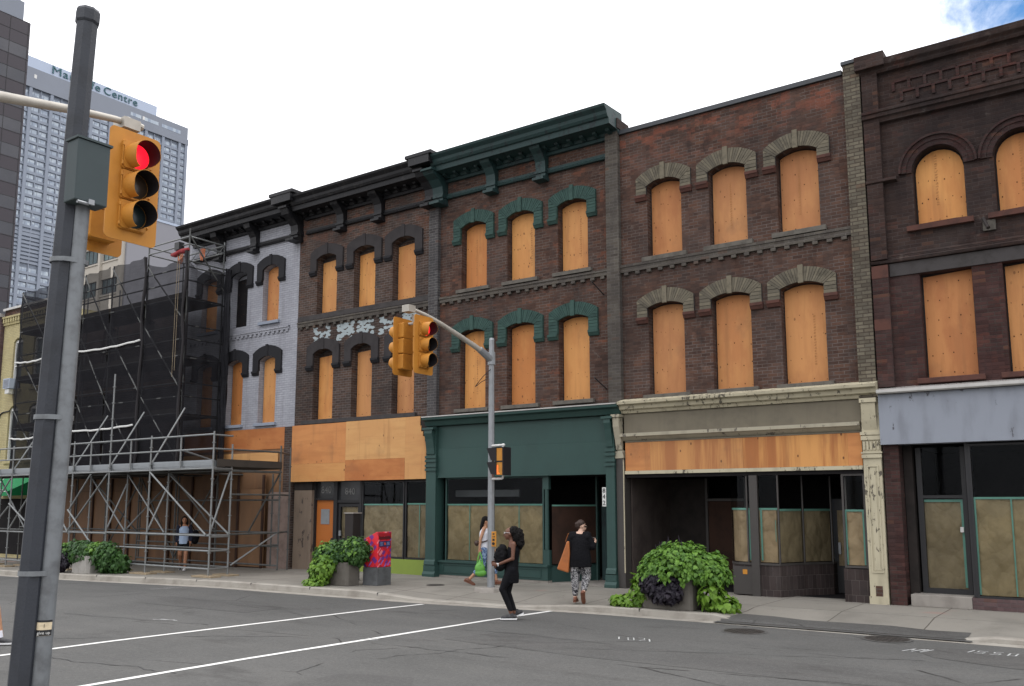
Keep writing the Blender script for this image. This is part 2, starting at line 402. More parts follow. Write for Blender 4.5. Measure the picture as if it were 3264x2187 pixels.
m_win_far = tower_glass('office_glass', (.06,.09,.10), (.16,.22,.22))
m_awning = plain('green_awning', (.012,.20,.07), .7, .2, var=.2, dirt=(.008,.12,.045))
def asphalt(name, c, c2, crack=.9):
    s = NT(name); p = s.pos()
    sp = s.noise(p, 130, 2, .7); big = s.noise(p, .45, 5, .6); mid = s.noise(s.scale(p, (.35, 1.5, 1)), 1.2, 4, .6)
    col = s.mix(s.step(big, .3, .7), c, c2)
    col = s.mix(s.math('MULTIPLY', s.step(mid, .45, .7), .35), col, s.mix(.5, c2, (.14,.135,.125)))
    col = s.mix(s.math('MULTIPLY', s.step(sp, .35, .72), .6), s.mix(.25, col, (.01,.01,.01)), s.mix(.3, col, (.24,.235,.225)))
    sp2 = s.noise(p, 24, 4, .75)
    col = s.mix(s.math('MULTIPLY', s.step(sp2, .5, .72), .3), col, (.17,.168,.16))
    col = s.mix(s.math('MULTIPLY', s.step(sp2, .48, .3), .35), col, (.03,.03,.03))
    d = s.n('TexNoise', {'Vector': p, 'Scale': 1.5, 'Detail': 4}).outputs[1]
    pd = s.mix(.16, p, d)
    ce = s.n('TexVoronoi', {'Vector': s.scale(pd, (.22, .42, .01)), 'Scale': 1}, feature='DISTANCE_TO_EDGE').outputs[0]
    br = s.step(s.noise(p, .8, 3), .48, .56)
    f = s.math('MULTIPLY', s.math('MULTIPLY', s.step(ce, .0045, .0012), br), crack)
    col = s.mix(f, col, (.014,.013,.012))
    oil = s.noise(s.scale(p, (.5,1.3,1)), .9, 6, .72)
    col = s.mix(s.math('MULTIPLY', s.step(oil, .54, .72), .5), col, (.035,.033,.031))
    return s.done(col, .85, .25, normal=s.bump(sp, .006, .7))
m_asphalt = asphalt('asphalt', (.080,.080,.077), (.104,.103,.099))
m_asphalt_b = asphalt('asphalt_trench', (.068,.067,.065), (.088,.087,.084), .6)
m_asphalt_patch = asphalt('asphalt_patch', (.070,.068,.065), (.089,.087,.083), .5)
def pavement(name, c):
    s = NT(name); p = s.pos()
    br = s.n('TexBrick', {'Vector': p, 'Color1': c, 'Color2': tuple(k*.88 for k in c), 'Mortar': (.07,.06,.05), 'Scale': 1, 'Mortar Size': .012, 'Mortar Smooth': .3, 'Brick Width': 1.55, 'Row Height': 1.55, 'Bias': 0.0}, offset=0)
    col = s.mix(s.math('MULTIPLY', s.step(s.noise(p, .8, 6, .65), .42, .72), .5), br.outputs[0], tuple(k*.5 for k in c))
    sp = s.noise(p, 60, 2, .7)
    col = s.mix(s.math('MULTIPLY', s.step(sp, .4, .8), .22), col, tuple(min(1,k*1.5) for k in c))
    col = s.mix(s.math('MULTIPLY', s.step(s.noise(p, 3.3, 5, .7), .63, .72), .35), col, (.06,.052,.045))
    red = s.math('MULTIPLY', s.step(s.noise(p, .55, 2), .66, .72), .25)
    col = s.mix(red, col, (.34,.14,.11))
    return s.done(col, .9, .2, normal=s.bump(s.math('SUBTRACT', s.math('MULTIPLY', sp, .3), br.outputs[1]), .006, .6))
m_pave = pavement('pavement', (.222,.208,.182))
m_kerb = plain('kerb_concrete', (.31,.29,.255), .9, .15, var=.5, sc=2.2, dirt=(.14,.12,.10), bump=.005)
m_mark = NT('worn_road_paint')
_s = m_mark; _p = _s.pos()
_f = _s.step(_s.noise(_p, 22, 4, .7), .60, .74)
m_mark = _s.done(_s.mix(_f, (.66,.655,.63), (.16,.155,.15)), .7, .3)
m_spray = plain('spray_paint', (.48,.49,.48), .7, .2, var=.7, sc=14, dirt=(.16,.16,.155))
m_iron = plain('cast_iron', (.045,.04,.037), .6, .4, .3, var=.4, sc=8, dirt=(.022,.02,.019), bump=.004)
m_ground = plain('far_ground', (.11,.105,.10), .95, .1, var=.3, sc=.05)
m_knot = plain('screw_and_knot', (.085,.032,.012), .8, .2, var=.3)
m_stamp = plain('mill_stamp', (.33,.15,.055), .7, .2, var=.5, sc=20, dirt=(.45,.21,.07))
# ------------------------------------------------------------------ ground, road, pavement
def lerp_table(tab, x):
    if x <= tab[0][0]: return tab[0][1]
    for (a, b), (c, d) in zip(tab, tab[1:]):
        if x <= c: return b + (d-b)*(x-a)/(c-a)
    return tab[-1][1]
KERB = [(-60,14.2),(-26,14.15),(-20,14.5),(-16,14.62),(-12.6,14.85),(-10.5,15.15),(-8.8,15.38),(-6,15.48),(-2,15.5),(20,15.55)]
KH = [(-60,.15),(-14.5,.15),(-13,.055),(-10.6,.03),(-9.6,.10),(-8.8,.125),(-6.45,.125),(-6.3,.055),(-2.4,.02),(-2.2,.085),(20,.10)]
def yk(x): return lerp_table(KERB, x)
def kh(x): return lerp_table(KH, x)
g = MB().add([(-900,-500,-4),(500,-500,-4),(500,900,-4),(-900,900,-4)], [(0,1,2,3)])
tag(g.build('ground', m_ground), kind='structure')
xs = [-140,-60] + [-50 + i*1.0 for i in range(0,31)] + [-19.5 + i*.5 for i in range(0,50)] + [6,10,20,60]
xs = sorted(set(xs))
def strip(rows, name, mat, xs=xs):          # rows: functions x -> (y, z)
    b = MB(); n = len(rows)
    vs = [(x, *r(x)) for x in xs for r in rows]
    fs = [(i*n+j, (i+1)*n+j, (i+1)*n+j+1, i*n+j+1) for i in range(len(xs)-1) for j in range(n-1)]
    return b.add(vs, fs).build(name, mat, smooth=False)
tag(strip([lambda x: (3.2, gz(x)), lambda x: (8, gz(x)+.03), lambda x: (13, gz(x)+.02), lambda x: (yk(x)+.02, gz(x))], 'road', m_asphalt), kind='structure')
def side_z(x): return gz(x) + .15
tag(strip([lambda x: (yk(x)+.16, gz(x)+kh(x)-.004), lambda x: (yk(x)+.9, gz(x)+kh(x)*.5+.075), lambda x: (yk(x)+1.5, side_z(x)), lambda x: (18.75, side_z(x)), lambda x: (19.2, side_z(x))], 'sidewalk', m_pave), kind='structure')
tag(strip([lambda x: (yk(x)-.02, gz(x)-.05), lambda x: (yk(x), gz(x)+kh(x)-.02), lambda x: (yk(x)+.025, gz(x)+kh(x)), lambda x: (yk(x)+.17, gz(x)+kh(x)+.002)], 'kerb', m_kerb), kind='structure')
tag(strip([lambda x: (yk(x)-.30, gz(x)+.005), lambda x: (yk(x)-.015, gz(x)+.006)], 'gutter', m_kerb), kind='structure')
tag(strip([lambda x: (-8, gz(x)+.16), lambda x: (3.2, gz(x)+.15), lambda x: (3.22, gz(x)-.05)], 'near_sidewalk', m_pave), kind='structure')
kj = MB()
for x in [-27.5,-24.6,-22.4,-20.3,-18.2,-16.15,-14.1,-7.95,-1.2]:
    y = yk(x); h = kh(x)
    kj.box(x-.008, x+.008, y-.004, y+.174, gz(x)-.02, gz(x)+h+.005)
tag(kj.build('kerb_joint', m_letter_black), kind='structure')
def poly_sheet(pts, name, mat, h=.004):
    b = MB(); n = len(pts)
    def rz(x, y): return gz(x) + (.03*(y-3.2)/4.8 if y < 8 else (.03-.01*(y-8)/5 if y < 13 else max(0, .02*(1-(y-13)/max(.1, yk(x)+.02-13))))) + h
    b.add([(x, y, rz(x, y)) for x, y in pts], [tuple(t) for t in tessellate_polygon([[Vector((x, y, 0)) for x, y in pts]])])
    return tag(b.build(name, mat), kind='structure')
def line_sheet(p, q, w, name, mat, n=36, h=.005, wob=.006):
    b = MB(); vs = []
    d = Vector((q[0]-p[0], q[1]-p[1])); L = d.normalized(); N = Vector((-L.y, L.x))
    for i in range(n+1):
        c = Vector(p) + d*i/n
        for sgn in (-1, 1):
            e = c + N*sgn*(w/2 + rnd.uniform(-wob, wob)); y = e.y; x = e.x
            z = gz(x) + (.03*(y-3.2)/4.8 if y < 8 else (.03-.01*(y-8)/5 if y < 13 else max(0, .02*(1-(y-13)/max(.1, yk(x)+.02-13))))) + h
            vs.append((x, y, z))
    b.add(vs, [(2*i, 2*i+1, 2*i+3, 2*i+2) for i in range(n)])
    return b
tag(line_sheet((-13.22,3.6), (-12.50,14.45), .105, 'crosswalk_line', m_mark).build('crosswalk_line', m_mark), kind='structure')
tag(line_sheet((-10.22,3.6), (-9.68,15.02), .105, 'crosswalk_line', m_mark).build('crosswalk_line', m_mark), kind='structure')
# darker patches of newer asphalt and tar lines
poly_sheet([(-2.95,14.15),(-2.6,14.5),(-1.8,14.62),(-.6,14.6),(2,14.6),(2,13.2),(-.6,13.05),(-1.7,13.2),(-2.5,13.5)], 'asphalt_patch', m_asphalt_patch)
poly_sheet([(-6.4,15.2),(-4.6,15.28),(-2.3,15.3),(-2.3,15.46),(-6.4,15.44)], 'asphalt_patch', m_asphalt_patch, .02)
b = MB()
ax = [-6.35,-5.6,-5,-4.3,-3.6,-3.0,-2.4]
vs = []
for i, x in enumerate(ax):
    yo = yk(x)+.55+.1*math.sin(i*2.1)
    for y, z in ((yk(x)-.03,.026),(yk(x)+.02,kh(x)+.010),(yk(x)+.175,kh(x)+.014),(yo,kh(x)*.72+.049)):
        vs.append((x, y, gz(x)+z))
b.add(vs, [(4*i+j, 4*i+4+j, 4*i+5+j, 4*i+1+j) for i in range(len(ax)-1) for j in range(3)])
tag(b.build('asphalt_ramp', m_asphalt_patch), kind='structure')
poly_sheet([(-9.0,10.9),(-6.5,10.75),(-2.2,10.9),(2.2,11.1),(2.2,12.2),(-2.6,12.05),(-6.2,11.95),(-8.7,12.1)], 'asphalt_patch', m_asphalt_b, .003)
poly_sheet([(-19.5,11.2),(-17.2,11.1),(-14.2,11.25),(-14.3,12.3),(-17,12.25),(-19.4,12.4)], 'asphalt_patch', m_asphalt_b, .003)
poly_sheet([(-8.3,6.6),(-7.4,6.5),(-6.6,7.4),(-7.3,8.3),(-8.2,8.0)], 'asphalt_patch', m_asphalt_b, .003)
for (p, q) in (((-17.6,9.1),(-13.3,9.75)), ((-13.9,7.4),(-10.9,9.9)), ((-12.3,6.6),(-9.9,6.9)), ((-9.6,9.9),(-7.2,10.4)), ((-10.4,11.9),(-6.6,12.2)), ((-13,11.6),(-16,11.9)), ((-7.0,11.2),(-2.5,13.0)), ((-8.6,9.0),(-7.9,11.0))):
    n = 26; bb = MB(); vs = []
    d = Vector((q[0]-p[0], q[1]-p[1])); N = Vector((-d.y, d.x)).normalized(); off = 0
    for i in range(n+1):
        off += rnd.uniform(-.05,.05); c = Vector(p) + d*i/n + N*off; w = rnd.uniform(.001,.010)
        for sgn in (-1,1):
            e = c + N*sgn*w; y = e.y
            z = gz(e.x) + (.03*(y-3.2)/4.8 if y < 8 else (.03-.01*(y-8)/5 if y < 13 else max(0, .02*(1-(y-13)/max(.1, yk(e.x)+.02-13))))) + .0045
            vs.append((e.x, y, z))
    bb.add(vs, [(2*i,2*i+1,2*i+3,2*i+2) for i in range(n)])
    tag(bb.build('road_crack', m_letter_black), kind='structure')
# surveyors' spray marks: open strokes on the road
def spray(strokes, w=.02):
    bb = MB()
    for st in strokes:
        vs = []
        for i, p in enumerate(st):
            a = Vector(st[max(0,i-1)]); c = Vector(st[min(len(st)-1,i+1)]); d = (c-a); N = Vector((-d.y,d.x)).normalized()
            for sgn in (-1,1):
                e = Vector(p)+N*sgn*w; y = e.y
                z = gz(e.x) + (.03*(y-3.2)/4.8 if y < 8 else (.03-.01*(y-8)/5 if y < 13 else max(0, .02*(1-(y-13)/max(.1, yk(e.x)+.02-13))))) + .006
                vs.append((e.x, y, z))
        bb.add(vs, [(2*i,2*i+1,2*i+3,2*i+2) for i in range(len(st)-1)])
    tag(bb.build('spray_mark', m_spray), kind='structure')
def glyphs(org, ax, ay, strokes, w=.02):     # strokes in letter space mapped by two ground vectors
    spray([[(org[0]+ax[0]*u+ay[0]*v, org[1]+ax[1]*u+ay[1]*v) for u, v in st] for st in strokes], w)
O = [(0,0),(.5,0),(.5,1),(0,1),(0,0)]
glyphs((-6.78,12.45), (.16,.07), (-.12,.22), [[(0,0),(0,1)]], .011)
glyphs((-6.62,12.45), (.16,.07), (-.12,.22), [O], .009)
glyphs((-6.46,12.50), (.16,.07), (-.12,.22), [[(0,1),(.5,1),(.5,.5),(0,0),(.55,0)]], .009)
glyphs((-6.28,12.50), (.16,.07), (-.12,.22), [[(0,0),(0,1)]], .011)
glyphs((-2.98,13.85), (.12,.02), (.12,.34), [[(0,0),(0,1),(.5,.3),(1,1),(1,0)],[(1.4,1),(1.4,.5),(2,.5)],[(1.9,1),(1.9,0)]], .013)
glyphs((-2.2,14.28), (.13,.0), (.03,.26), [[(0,0),(.2,1)],[(1.6,.8),(.7,.9),(.7,.5),(1.5,.4),(1.4,0),(.6,0)],[(3.0,1),(2.2,.9),(2.3,.5),(3,.4),(2.9,0),(2.1,0)],[(3.8,0),(4.5,.1),(4.4,1),(3.7,.9),(3.8,0)]], .012)
glyphs((-9.98,10.08), (.2,.12), (-.12,.1), [[(0,0),(1.1,1)],[(0,0),(1.2,-.1)],[(.6,1.2),(1.4,.6),(.9,.4)]], .012)
glyphs((-14.75,9.65), (.4,.1), (-.1,.2), [[(0,0),(1.1,.3)],[(.3,.4),(1.3,.1)]], .014)
glyphs((-20.2,13.1), (.5,.3), (-.2,.4), [[(0,0),(.7,.5)],[(.2,.9),(.9,1.2)]], .016)
glyphs((-24.6,12.6), (.5,.1), (-.2,.4), [[(0,0),(1.4,.0)]], .018)
# manhole covers
def manhole(cx, cy, r, label):
    t = thing('manhole_cover', label, 'manhole cover', (cx, cy, .012), group='manhole covers in the road')
    o = MB(); n = 40
    ring_i = [(r*math.cos(2*PI*k/n), r*math.sin(2*PI*k/n), .004) for k in range(n)]
    ring_o = [((r+.05)*math.cos(2*PI*k/n), (r+.05)*math.sin(2*PI*k/n), .002) for k in range(n)]
    MB().add(ring_i+ring_o, [(k,(k+1)%n,n+(k+1)%n,n+k) for k in range(n)]).build('cover_ring', m_asphalt_patch, t, local=True)
    o = MB(); o.cyl((0,0,-.02),(0,0,.002), r, r, n)
    for i in range(-5,6):
        for j in range(-5,6):
            if math.hypot(i,j)*.085 < r*.85: o.box(i*.085-.025, i*.085+.025, j*.085-.025, j*.085+.025, .002, .006)
    o.build('cover_plate', m_iron, t, local=True)
manhole(-5.55, 14.48, .33, 'round iron manhole cover in the road below the big leafy planter')
manhole(-3.43, 14.95, .33, 'round iron manhole cover close to the kerb below the grey-blue shop')
pm = MB().cyl((0,0,0),(0,0,.004), .22, .22, 24)
o = pm.build('utility_cover', m_iron); o.location = (-14.1,16.75,.152)
tag(o, 'small round utility cover in the sidewalk left of the signal pole', 'utility cover')
# ------------------------------------------------------------------ the row of shops
def arc(x0, x1, zs, zc, n=12):              # points from right spring over crown to left spring
    w = (x1-x0)/2; h = zc - zs; cx = (x0+x1)/2
    if h < 1e-4: return [(x1,zs),(x0,zs)]
    R = (w*w + h*h)/(2*h); cz = zc - R; a = math.asin(min(1, w/R))
    if h > w*.98: a = PI/2
    return [(cx + R*math.sin(a - 2*a*i/n), cz + R*math.cos(a - 2*a*i/n)) for i in range(n+1)]
def opening(x0, x1, zb, zs, zc): return [(x0,zb),(x1,zb)] + arc(x0, x1, zs, zc)
def inset(x0, x1, zb, zs, zc, d): return opening(x0+d, x1-d, zb+d, zs-d*.4, zc-d)

def hood_ring(x0, x1, zb, zsh, zt, zs, zc, a):   # inner and outer outline of a shouldered arch hood, left to right
    inn = arc(x0, x1, zs, zc, 16)[::-1]
    out = arc(x0-a, x1+a, zsh, zt, 16)[::-1]
    return [(x0,zb),(x0,(zb+zs)/2)] + inn + [(x1,(zb+zs)/2),(x1,zb)], [(x0-a,zb),(x0-a,(zb+zsh)/2)] + out + [(x1+a,(zb+zsh)/2),(x1+a,zb)]

def window(bld, x0, x1, zb, zs, zc, hood=None, board='arch', board_mat=None, frame_mat=None, sill=None, depth=.29, drop=.0, label=None):
    y = Y0
    w = MB()
    rin = inset(x0, x1, zb, zs, zc, .045); rout = opening(x0+.004, x1-.004, zb+.004, zs-.004, zc-.004)
    n = len(rin)
    vs = [(p[0], y+depth-.07, p[1]) for p in rin] + [(p[0], y+depth-.07, p[1]) for p in rout] + [(p[0], y+depth, p[1]) for p in rin] + [(p[0], y+depth, p[1]) for p in rout]
    fs = []
    for i in range(n):
        j = (i+1) % n
        fs += [(i,j,n+j,n+i),(2*n+i,3*n+i,3*n+j,2*n+j),(i,2*n+i,2*n+j,j),(n+i,n+j,3*n+j,3*n+i)]
    w.add(vs, fs)
    w.mat(1)
    w.add([(p[0], y+depth-.004, p[1]) for p in rin], [tuple(t) for t in tessellate_polygon([[Vector((p[0],p[1],0)) for p in rin]])])
    win = w.build('window', [frame_mat or m_frame_brown, m_dark], bld)
    bm_ = board_mat or m_ply
    B = MB(); yb = y+depth-.10
    e = .028
    if board == 'arch':
        pl = inset(x0, x1, zb, zs, zc, e)
    elif board == 'low':
        pl = [(x0+e,zb+e),(x1-e,zb+e),(x1-e,zs-drop),(x0+e,zs-drop-.05)]
    pl = [(p[0]+rnd.uniform(-.006,.006), p[1]) for p in pl]
    B.prism(pl, 'y', yb, yb+.018)
    B.mat(1)
    ztop = max(p[1] for p in pl) - .14; nr = rnd.choice((4,5,5,6)); nc = rnd.choice((4,5,6))
    for r_ in range(nr):                      # rows of screw heads and knots
        zz = zb+.10+(ztop-zb-.14)*r_/(nr-1)
        for c_ in range(nc):
            if rnd.random() < .16: continue
            xx = x0+.09+(x1-x0-.18)*c_/(nc-1)+rnd.uniform(-.035,.035); z_ = zz+rnd.uniform(-.045,.045); rr = rnd.uniform(.007,.0155)
            B.add([(xx+rr*math.cos(k*PI/4)*.9, yb-.0025, z_+rr*math.sin(k*PI/4)*1.15) for k in range(8)], [tuple(range(8))])
    if rnd.random() < .55:                    # blurred mill stamp running up the sheet
        B.mat(2); xs = x0+(x1-x0)*rnd.uniform(.4,.72); z_ = zb+.4; 
        while z_ < zb+1.45:
            hh = rnd.uniform(.02,.05)
            B.box(xs, xs+rnd.uniform(.03,.055), yb-.003, yb-.001, z_, z_+hh*.35); B.box(xs+rnd.uniform(0,.03), xs+rnd.uniform(.035,.055), yb-.003, yb-.001, z_+hh*.5, z_+hh*.8); z_ += hh+rnd.uniform(.015,.03)
    bo = B.build('board', [bm_, m_knot, m_stamp], win)
    if label: bo['label'] = label
    if hood:
        style, zbh, zsh, zt, a, mats = hood
        h = MB()
        inn, out = hood_ring(x0, x1, zbh, zsh, zt, zs, zc, a)
        cx = (x0+x1)/2
        if style == 'brick':                 # separate voussoirs on a darker backing
            h.mat(1); h.ring(inn, out, y-.045, y+.02); h.mat(0)
            ai = arc(x0, x1, zs, zc, 22)[::-1]; ao = arc(x0-a, x1+a, zsh, zt, 22)[::-1]
            for i in range(22):
                f = .07
                q = [tuple(Vector(ai[i]).lerp(Vector(ai[i+1]), f)), tuple(Vector(ai[i]).lerp(Vector(ai[i+1]), 1-f)), tuple(Vector(ao[i]).lerp(Vector(ao[i+1]), 1-f)), tuple(Vector(ao[i]).lerp(Vector(ao[i+1]), f))]
                d = rnd.uniform(-.006,.006)
                h.prism(q, 'y', y-.062+d, y-.043)
            for side in (0, 1):
                xa, xb = (x0-a, x0) if side == 0 else (x1, x1+a)
                nz = max(2, int((zsh-zbh)/.075)); hz = (zsh-zbh)/nz
                for k in range(nz):
                    d = rnd.uniform(-.006,.006); za, zc_ = zbh+k*hz+.005, zbh+(k+1)*hz-.005
                    cut = lambda z: max(0, min(.97, (z-zs)/(zsh-zs)))*a
                    if side == 0: pg = [(xa+.004,za),(xb-.004-cut(za),za),(xb-.004-cut(zc_),zc_),(xa+.004,zc_)]
                    else: pg = [(xa+.004+cut(za),za),(xb-.004,za),(xb-.004,zc_),(xa+.004+cut(zc_),zc_)]
                    h.prism(pg, 'y', y-.062+d, y-.043)
            h.box(cx-.055, cx+.055, y-.085, y-.041, zc-.03, zt+.045)
        else:
            h.ring(inn, out, y-.06, y+.02)
            h.box(cx-.06, cx+.06, y-.08, y-.055, zc-.02, zt+.03)
            h.box(cx-.006, cx+.006, y-.0825, y-.078, zc-.02, zt+.03)
        h.build('arch_hood', mats, win)
        cm = mats[-1] if style == 'brick' else mats[0]
        for xa, xb in ((x0-a-.02, x0-.005), (x1+.005, x1+a+.02)):
            MB().prism([(y+.02, zbh),(y-.10, zbh),(y-.10, zbh-.065),(y-.085, zbh-.07),(y-.05, zbh-.14),(y+.02, zbh-.15)], 'x', xa, xb).build('corbel', hood_corbel.get(bld.name, cm), win)
    if sill:
        ext, th, mat = sill
        s = MB().box(x0-ext, x1+ext, y-.10, y+.06, zb-th, zb-.003)
        s.build('sill', mat, win, bevel=.006)
    return win
hood_corbel = {}

def body(bld, x0, x1, ztop, mat, zlow=4.3, depth=11):
    b = MB(); b.box(x0, x1, Y0+.26, Y0+depth, zlow, ztop)
    b.mat(1); b.box(x0+.01, x1-.01, Y0+3.6, Y0+depth, gz(x0)-.2, zlow-.01)
    return b.build('main_block', [mat, m_dark], bld)
def shell(bld, x0, x1, z0, z1, mat=None, depth=3.6, floor=None):      # dark room behind the shop front
    b = MB(); y = Y0+.28
    b.add([(x0,y,z0),(x1,y,z0),(x1,y+depth,z0),(x0,y+depth,z0)], [(0,1,2,3)])
    b.add([(x0,y,z1),(x1,y,z1),(x1,y+depth,z1),(x0,y+depth,z1)], [(0,1,2,3)])
    b.add([(x0,y,z0),(x0,y+depth,z0),(x0,y+depth,z1),(x0,y,z1)], [(0,1,2,3)])
    b.add([(x1,y,z0),(x1,y+depth,z0),(x1,y+depth,z1),(x1,y,z1)], [(0,1,2,3)])
    b.add([(x0,y+depth-.02,z0),(x1,y+depth-.02,z0),(x1,y+depth-.02,z1),(x0,y+depth-.02,z1)], [(0,1,2,3)])
    return b.build('shop_interior', mat or m_dark, bld)
def dentils(bld, x0, x1, z0, z1, mat, step=.30, name='string_course', bot=None, proj=.07):
    b = MB(); b.box(x0, x1, Y0-proj, Y0+.02, z0, z1)
    b.box(x0, x1, Y0-proj-.02, Y0+.02, z1-.035, z1+.02)
    n = int((x1-x0)/step)
    for i in range(n):
        x = x0 + (i+.5)*(x1-x0)/n
        b.box(x-.055, x+.055, Y0-proj+.004, Y0+.02, z0-.075, z0-.002)
    return b.build(name, mat, bld)
def profile(bld, name, prof, x0, x1, mat, parent=None):               # prof: (distance out from wall, z)
    return MB().prism([(Y0-d, z) for d, z in prof], 'x', x0, x1).build(name, mat, parent or bld)

def upper_wall(bld, x0, x1, z0, z1, wins, mat, name='wall'):
    return MB().wall([(x0,z0),(x1,z0),(x1,z1),(x0,z1)], [opening(*w[:5]) for w in wins], Y0, .3).build(name, mat, bld)
def panel_sheet(bld, x0, x1, z0, z1, y, th, mat, name='plywood_panel', parent=None):
    return MB().box(x0, x1, y, y+th, z0, z1).build(name, mat, parent or bld)
def papered(bld, x0, x1, zb, zp, zt, y=None, paper=None, strips=2, pane_frame=.04, tape=True, frame_mat=None, name='shop_window', tape_sides=False):
    y = Y0+.12 if y is None else y
    f = MB(); t = pane_frame
    f.box(x0, x1, y-.03, y+.05, zb-t, zb); f.box(x0, x1, y-.03, y+.05, zt-t, zt)
    f.box(x0, x0+t, y-.028, y+.048, zb, zt-t); f.box(x1-t, x1, y-.028, y+.048, zb, zt-t)
    w = f.build(name, frame_mat or m_frame_black, bld)
    MB().add([(x0+t,y,zb),(x1-t,y,zb),(x1-t,y,zt-t),(x0+t,y,zt-t)], [(0,1,2,3)]).build('pane', m_glass, w)
    P = MB(); nx = max(6, int((x1-x0)*14)); nz = 16; vs = []
    for j in range(nz+1):
        for i in range(nx+1):
            u = x0+t+.01 + (x1-x0-2*t-.02)*i/nx; v = zb+.01 + (zp-zb-.01)*j/nz
            vs.append((u, y+.035+.012*math.sin(u*9+v*3.1)*math.sin(v*7+u*4)+rnd.uniform(-.006,.006), v))
    P.add(vs, [(j*(nx+1)+i, j*(nx+1)+i+1, (j+1)*(nx+1)+i+1, (j+1)*(nx+1)+i) for j in range(nz) for i in range(nx)])
    P.build('kraft_paper', paper or m_kraft, w, smooth=True)
    if tape:
        T = MB(); yt = y+.008
        T.box(x0+t, x1-t, yt, yt+.002, zp-.012, zp+.030)
        for i in range(1, strips):
            xx = x0+t + (x1-x0-2*t)*i/strips + rnd.uniform(-.05,.05)
            T.add([(xx-.012,yt,zb+.02),(xx+.012,yt,zb+.02),(xx+.02,yt,zp-.013),(xx-.008,yt,zp-.013)], [(0,1,2,3)])
        if tape_sides:
            for xx in (x0+t, x1-t-.045): T.box(xx, xx+.032, yt, yt+.002, zb+.02, zp-.013)
        T.build('masking_tape', m_tape, w)
    return w

# ---------------- 848: grey-brown building with cream shop front
b4 = thing('brick_shop_building', 'three storey brown brick shop with peeling cream cornice and buff brick window arches', 'building', (-7.2, Y0, .15), group='boarded-up brick shops in the row')
hood_corbel[b4.name] = m_sandstone
wu = [(-9.23,-8.35,7.93,9.68,9.81),(-7.66,-6.77,7.93,9.68,9.81),(-6.07,-5.17,7.95,9.69,9.82)]
wl = [(-9.26,-8.35,4.62,6.69,6.79),(-7.67,-6.76,4.62,6.69,6.79),(-6.09,-5.16,4.62,6.69,6.80)]
upper_wall(b4, -9.96, -4.52, 4.2, 11.16, wu+wl, m_brick_top)
bm4 = [m_ply_dull, m_ply_dull, m_ply_dull, m_ply_dull, m_ply, m_ply_dull]
for i, w_ in enumerate(wu): window(b4, *w_, hood=('brick', w_[3]-.20, 9.90, 10.15, .27, [m_buff_stone, m_sill_dark]), board_mat=bm4[i], frame_mat=m_sill_dark, sill=(.13,.11,m_sill))
for i, w_ in enumerate(wl): window(b4, *w_, hood=('brick', w_[3]-.22, 6.88, 7.12, .27, [m_buff_stone, m_sill_dark]), board_mat=bm4[3+i], frame_mat=m_sill_dark, sill=(.13,.11,m_sill))
dentils(b4, -9.95, -4.54, 7.64, 7.80, m_brick_buffgrey)
MB().box(-4.53, -4.20, Y0-.13, Y0+.3, 4.15, 11.32).build('pilaster', m_brick_buff, b4)
MB().box(-4.56, -4.17, Y0-.16, Y0+.3, 11.325, 11.40).build('pilaster_cap', m_coping, b4)
profile(b4, 'coping', [(.05,11.165),(.07,11.165),(.07,11.27),(-.4,11.27),(-.4,11.165)], -9.94, -4.57, m_coping)
body(b4, -9.96, -4.2, 11.16, m_brick_dark)
# shop front
profile(b4, 'shop_cornice', [(-.02,4.20),(.10,4.21),(.13,4.27),(.20,4.30),(.22,4.38),(.32,4.41),(.33,4.47),(.05,4.55),(-.02,4.55)], -9.97, -4.18, m_cream)
profile(b4, 'frieze', [(.0,3.74),(.05,3.74),(.05,4.195),(.0,4.195)], -9.93, -4.55, m_grey_frieze)
profile(b4, 'shop_moulding', [(0,3.56),(.06,3.60),(.12,3.655),(.16,3.66),(.16,3.735),(0,3.737)], -10.0, -4.56, m_cream_clean)
profile(b4, 'shop_fascia', [(0,3.525),(.03,3.525),(.03,3.555),(0,3.558)], -9.92, -4.55, m_grey_frieze)
for i, (xa, xb) in enumerate(((-9.92,-9.28),(-9.277,-7.05),(-7.047,-4.84),(-4.837,-4.56))):
    panel_sheet(b4, xa, xb, 2.86, 3.52, Y0-.03-.002*(i%2), .02, m_ply_orange if i in (0,3) else m_ply_strip)
profile(b4, 'shop_beam', [(0,2.78),(.055,2.78),(.055,2.857),(0,2.857)], -9.93, -4.55, m_cream)
MB().box(-9.93, -4.55, Y0, Y0+.28, 2.70, 4.19).build('shop_header', m_dark, b4)
# cream pilaster on the right
p = MB(); p.box(-4.53, -4.19, Y0-.10, Y0+.25, .15, 4.19)
pil = p.build('shop_pilaster', m_cream, b4)
q = MB()
for xa, xb, za, zb in ((-4.55,-4.17,3.36,3.44),(-4.56,-4.16,3.46,3.52),(-4.55,-4.17,3.0,3.07),(-4.56,-4.16,3.09,3.12),(-4.54,-4.18,.15,.30)):
    q.box(xa, xb, Y0-.135, Y0-.09, za, zb)
for k in range(5): q.box(-4.515+k*.066, -4.478+k*.066, Y0-.125, Y0-.095, 3.16, 3.33)
q.prism([(Y0-.1,3.56),(Y0-.16,3.75),(Y0-.20,3.95),(Y0-.22,4.10),(Y0-.1,4.10)], 'x', -4.49, -4.23)
q.box(-4.52, -4.20, Y0-.25, Y0-.09, 4.105, 4.19)
q.build('capital', m_cream, pil)
q = MB()
for xa, xb, za, zb in ((-4.47,-4.445,.75,2.85),(-4.275,-4.25,.75,2.85),(-4.445,-4.275,2.825,2.85),(-4.445,-4.275,.75,.775)): q.box(xa, xb, Y0-.118, Y0-.098, za, zb)
q.box(-4.41,-4.31,Y0-.108,Y0-.098,.80,2.80)
q.build('raised_panel', m_cream, pil)
MB().box(-4.42,-4.29,Y0-.106,Y0-.099,.16,.5).build('exposed_brick', m_brick_red, pil)
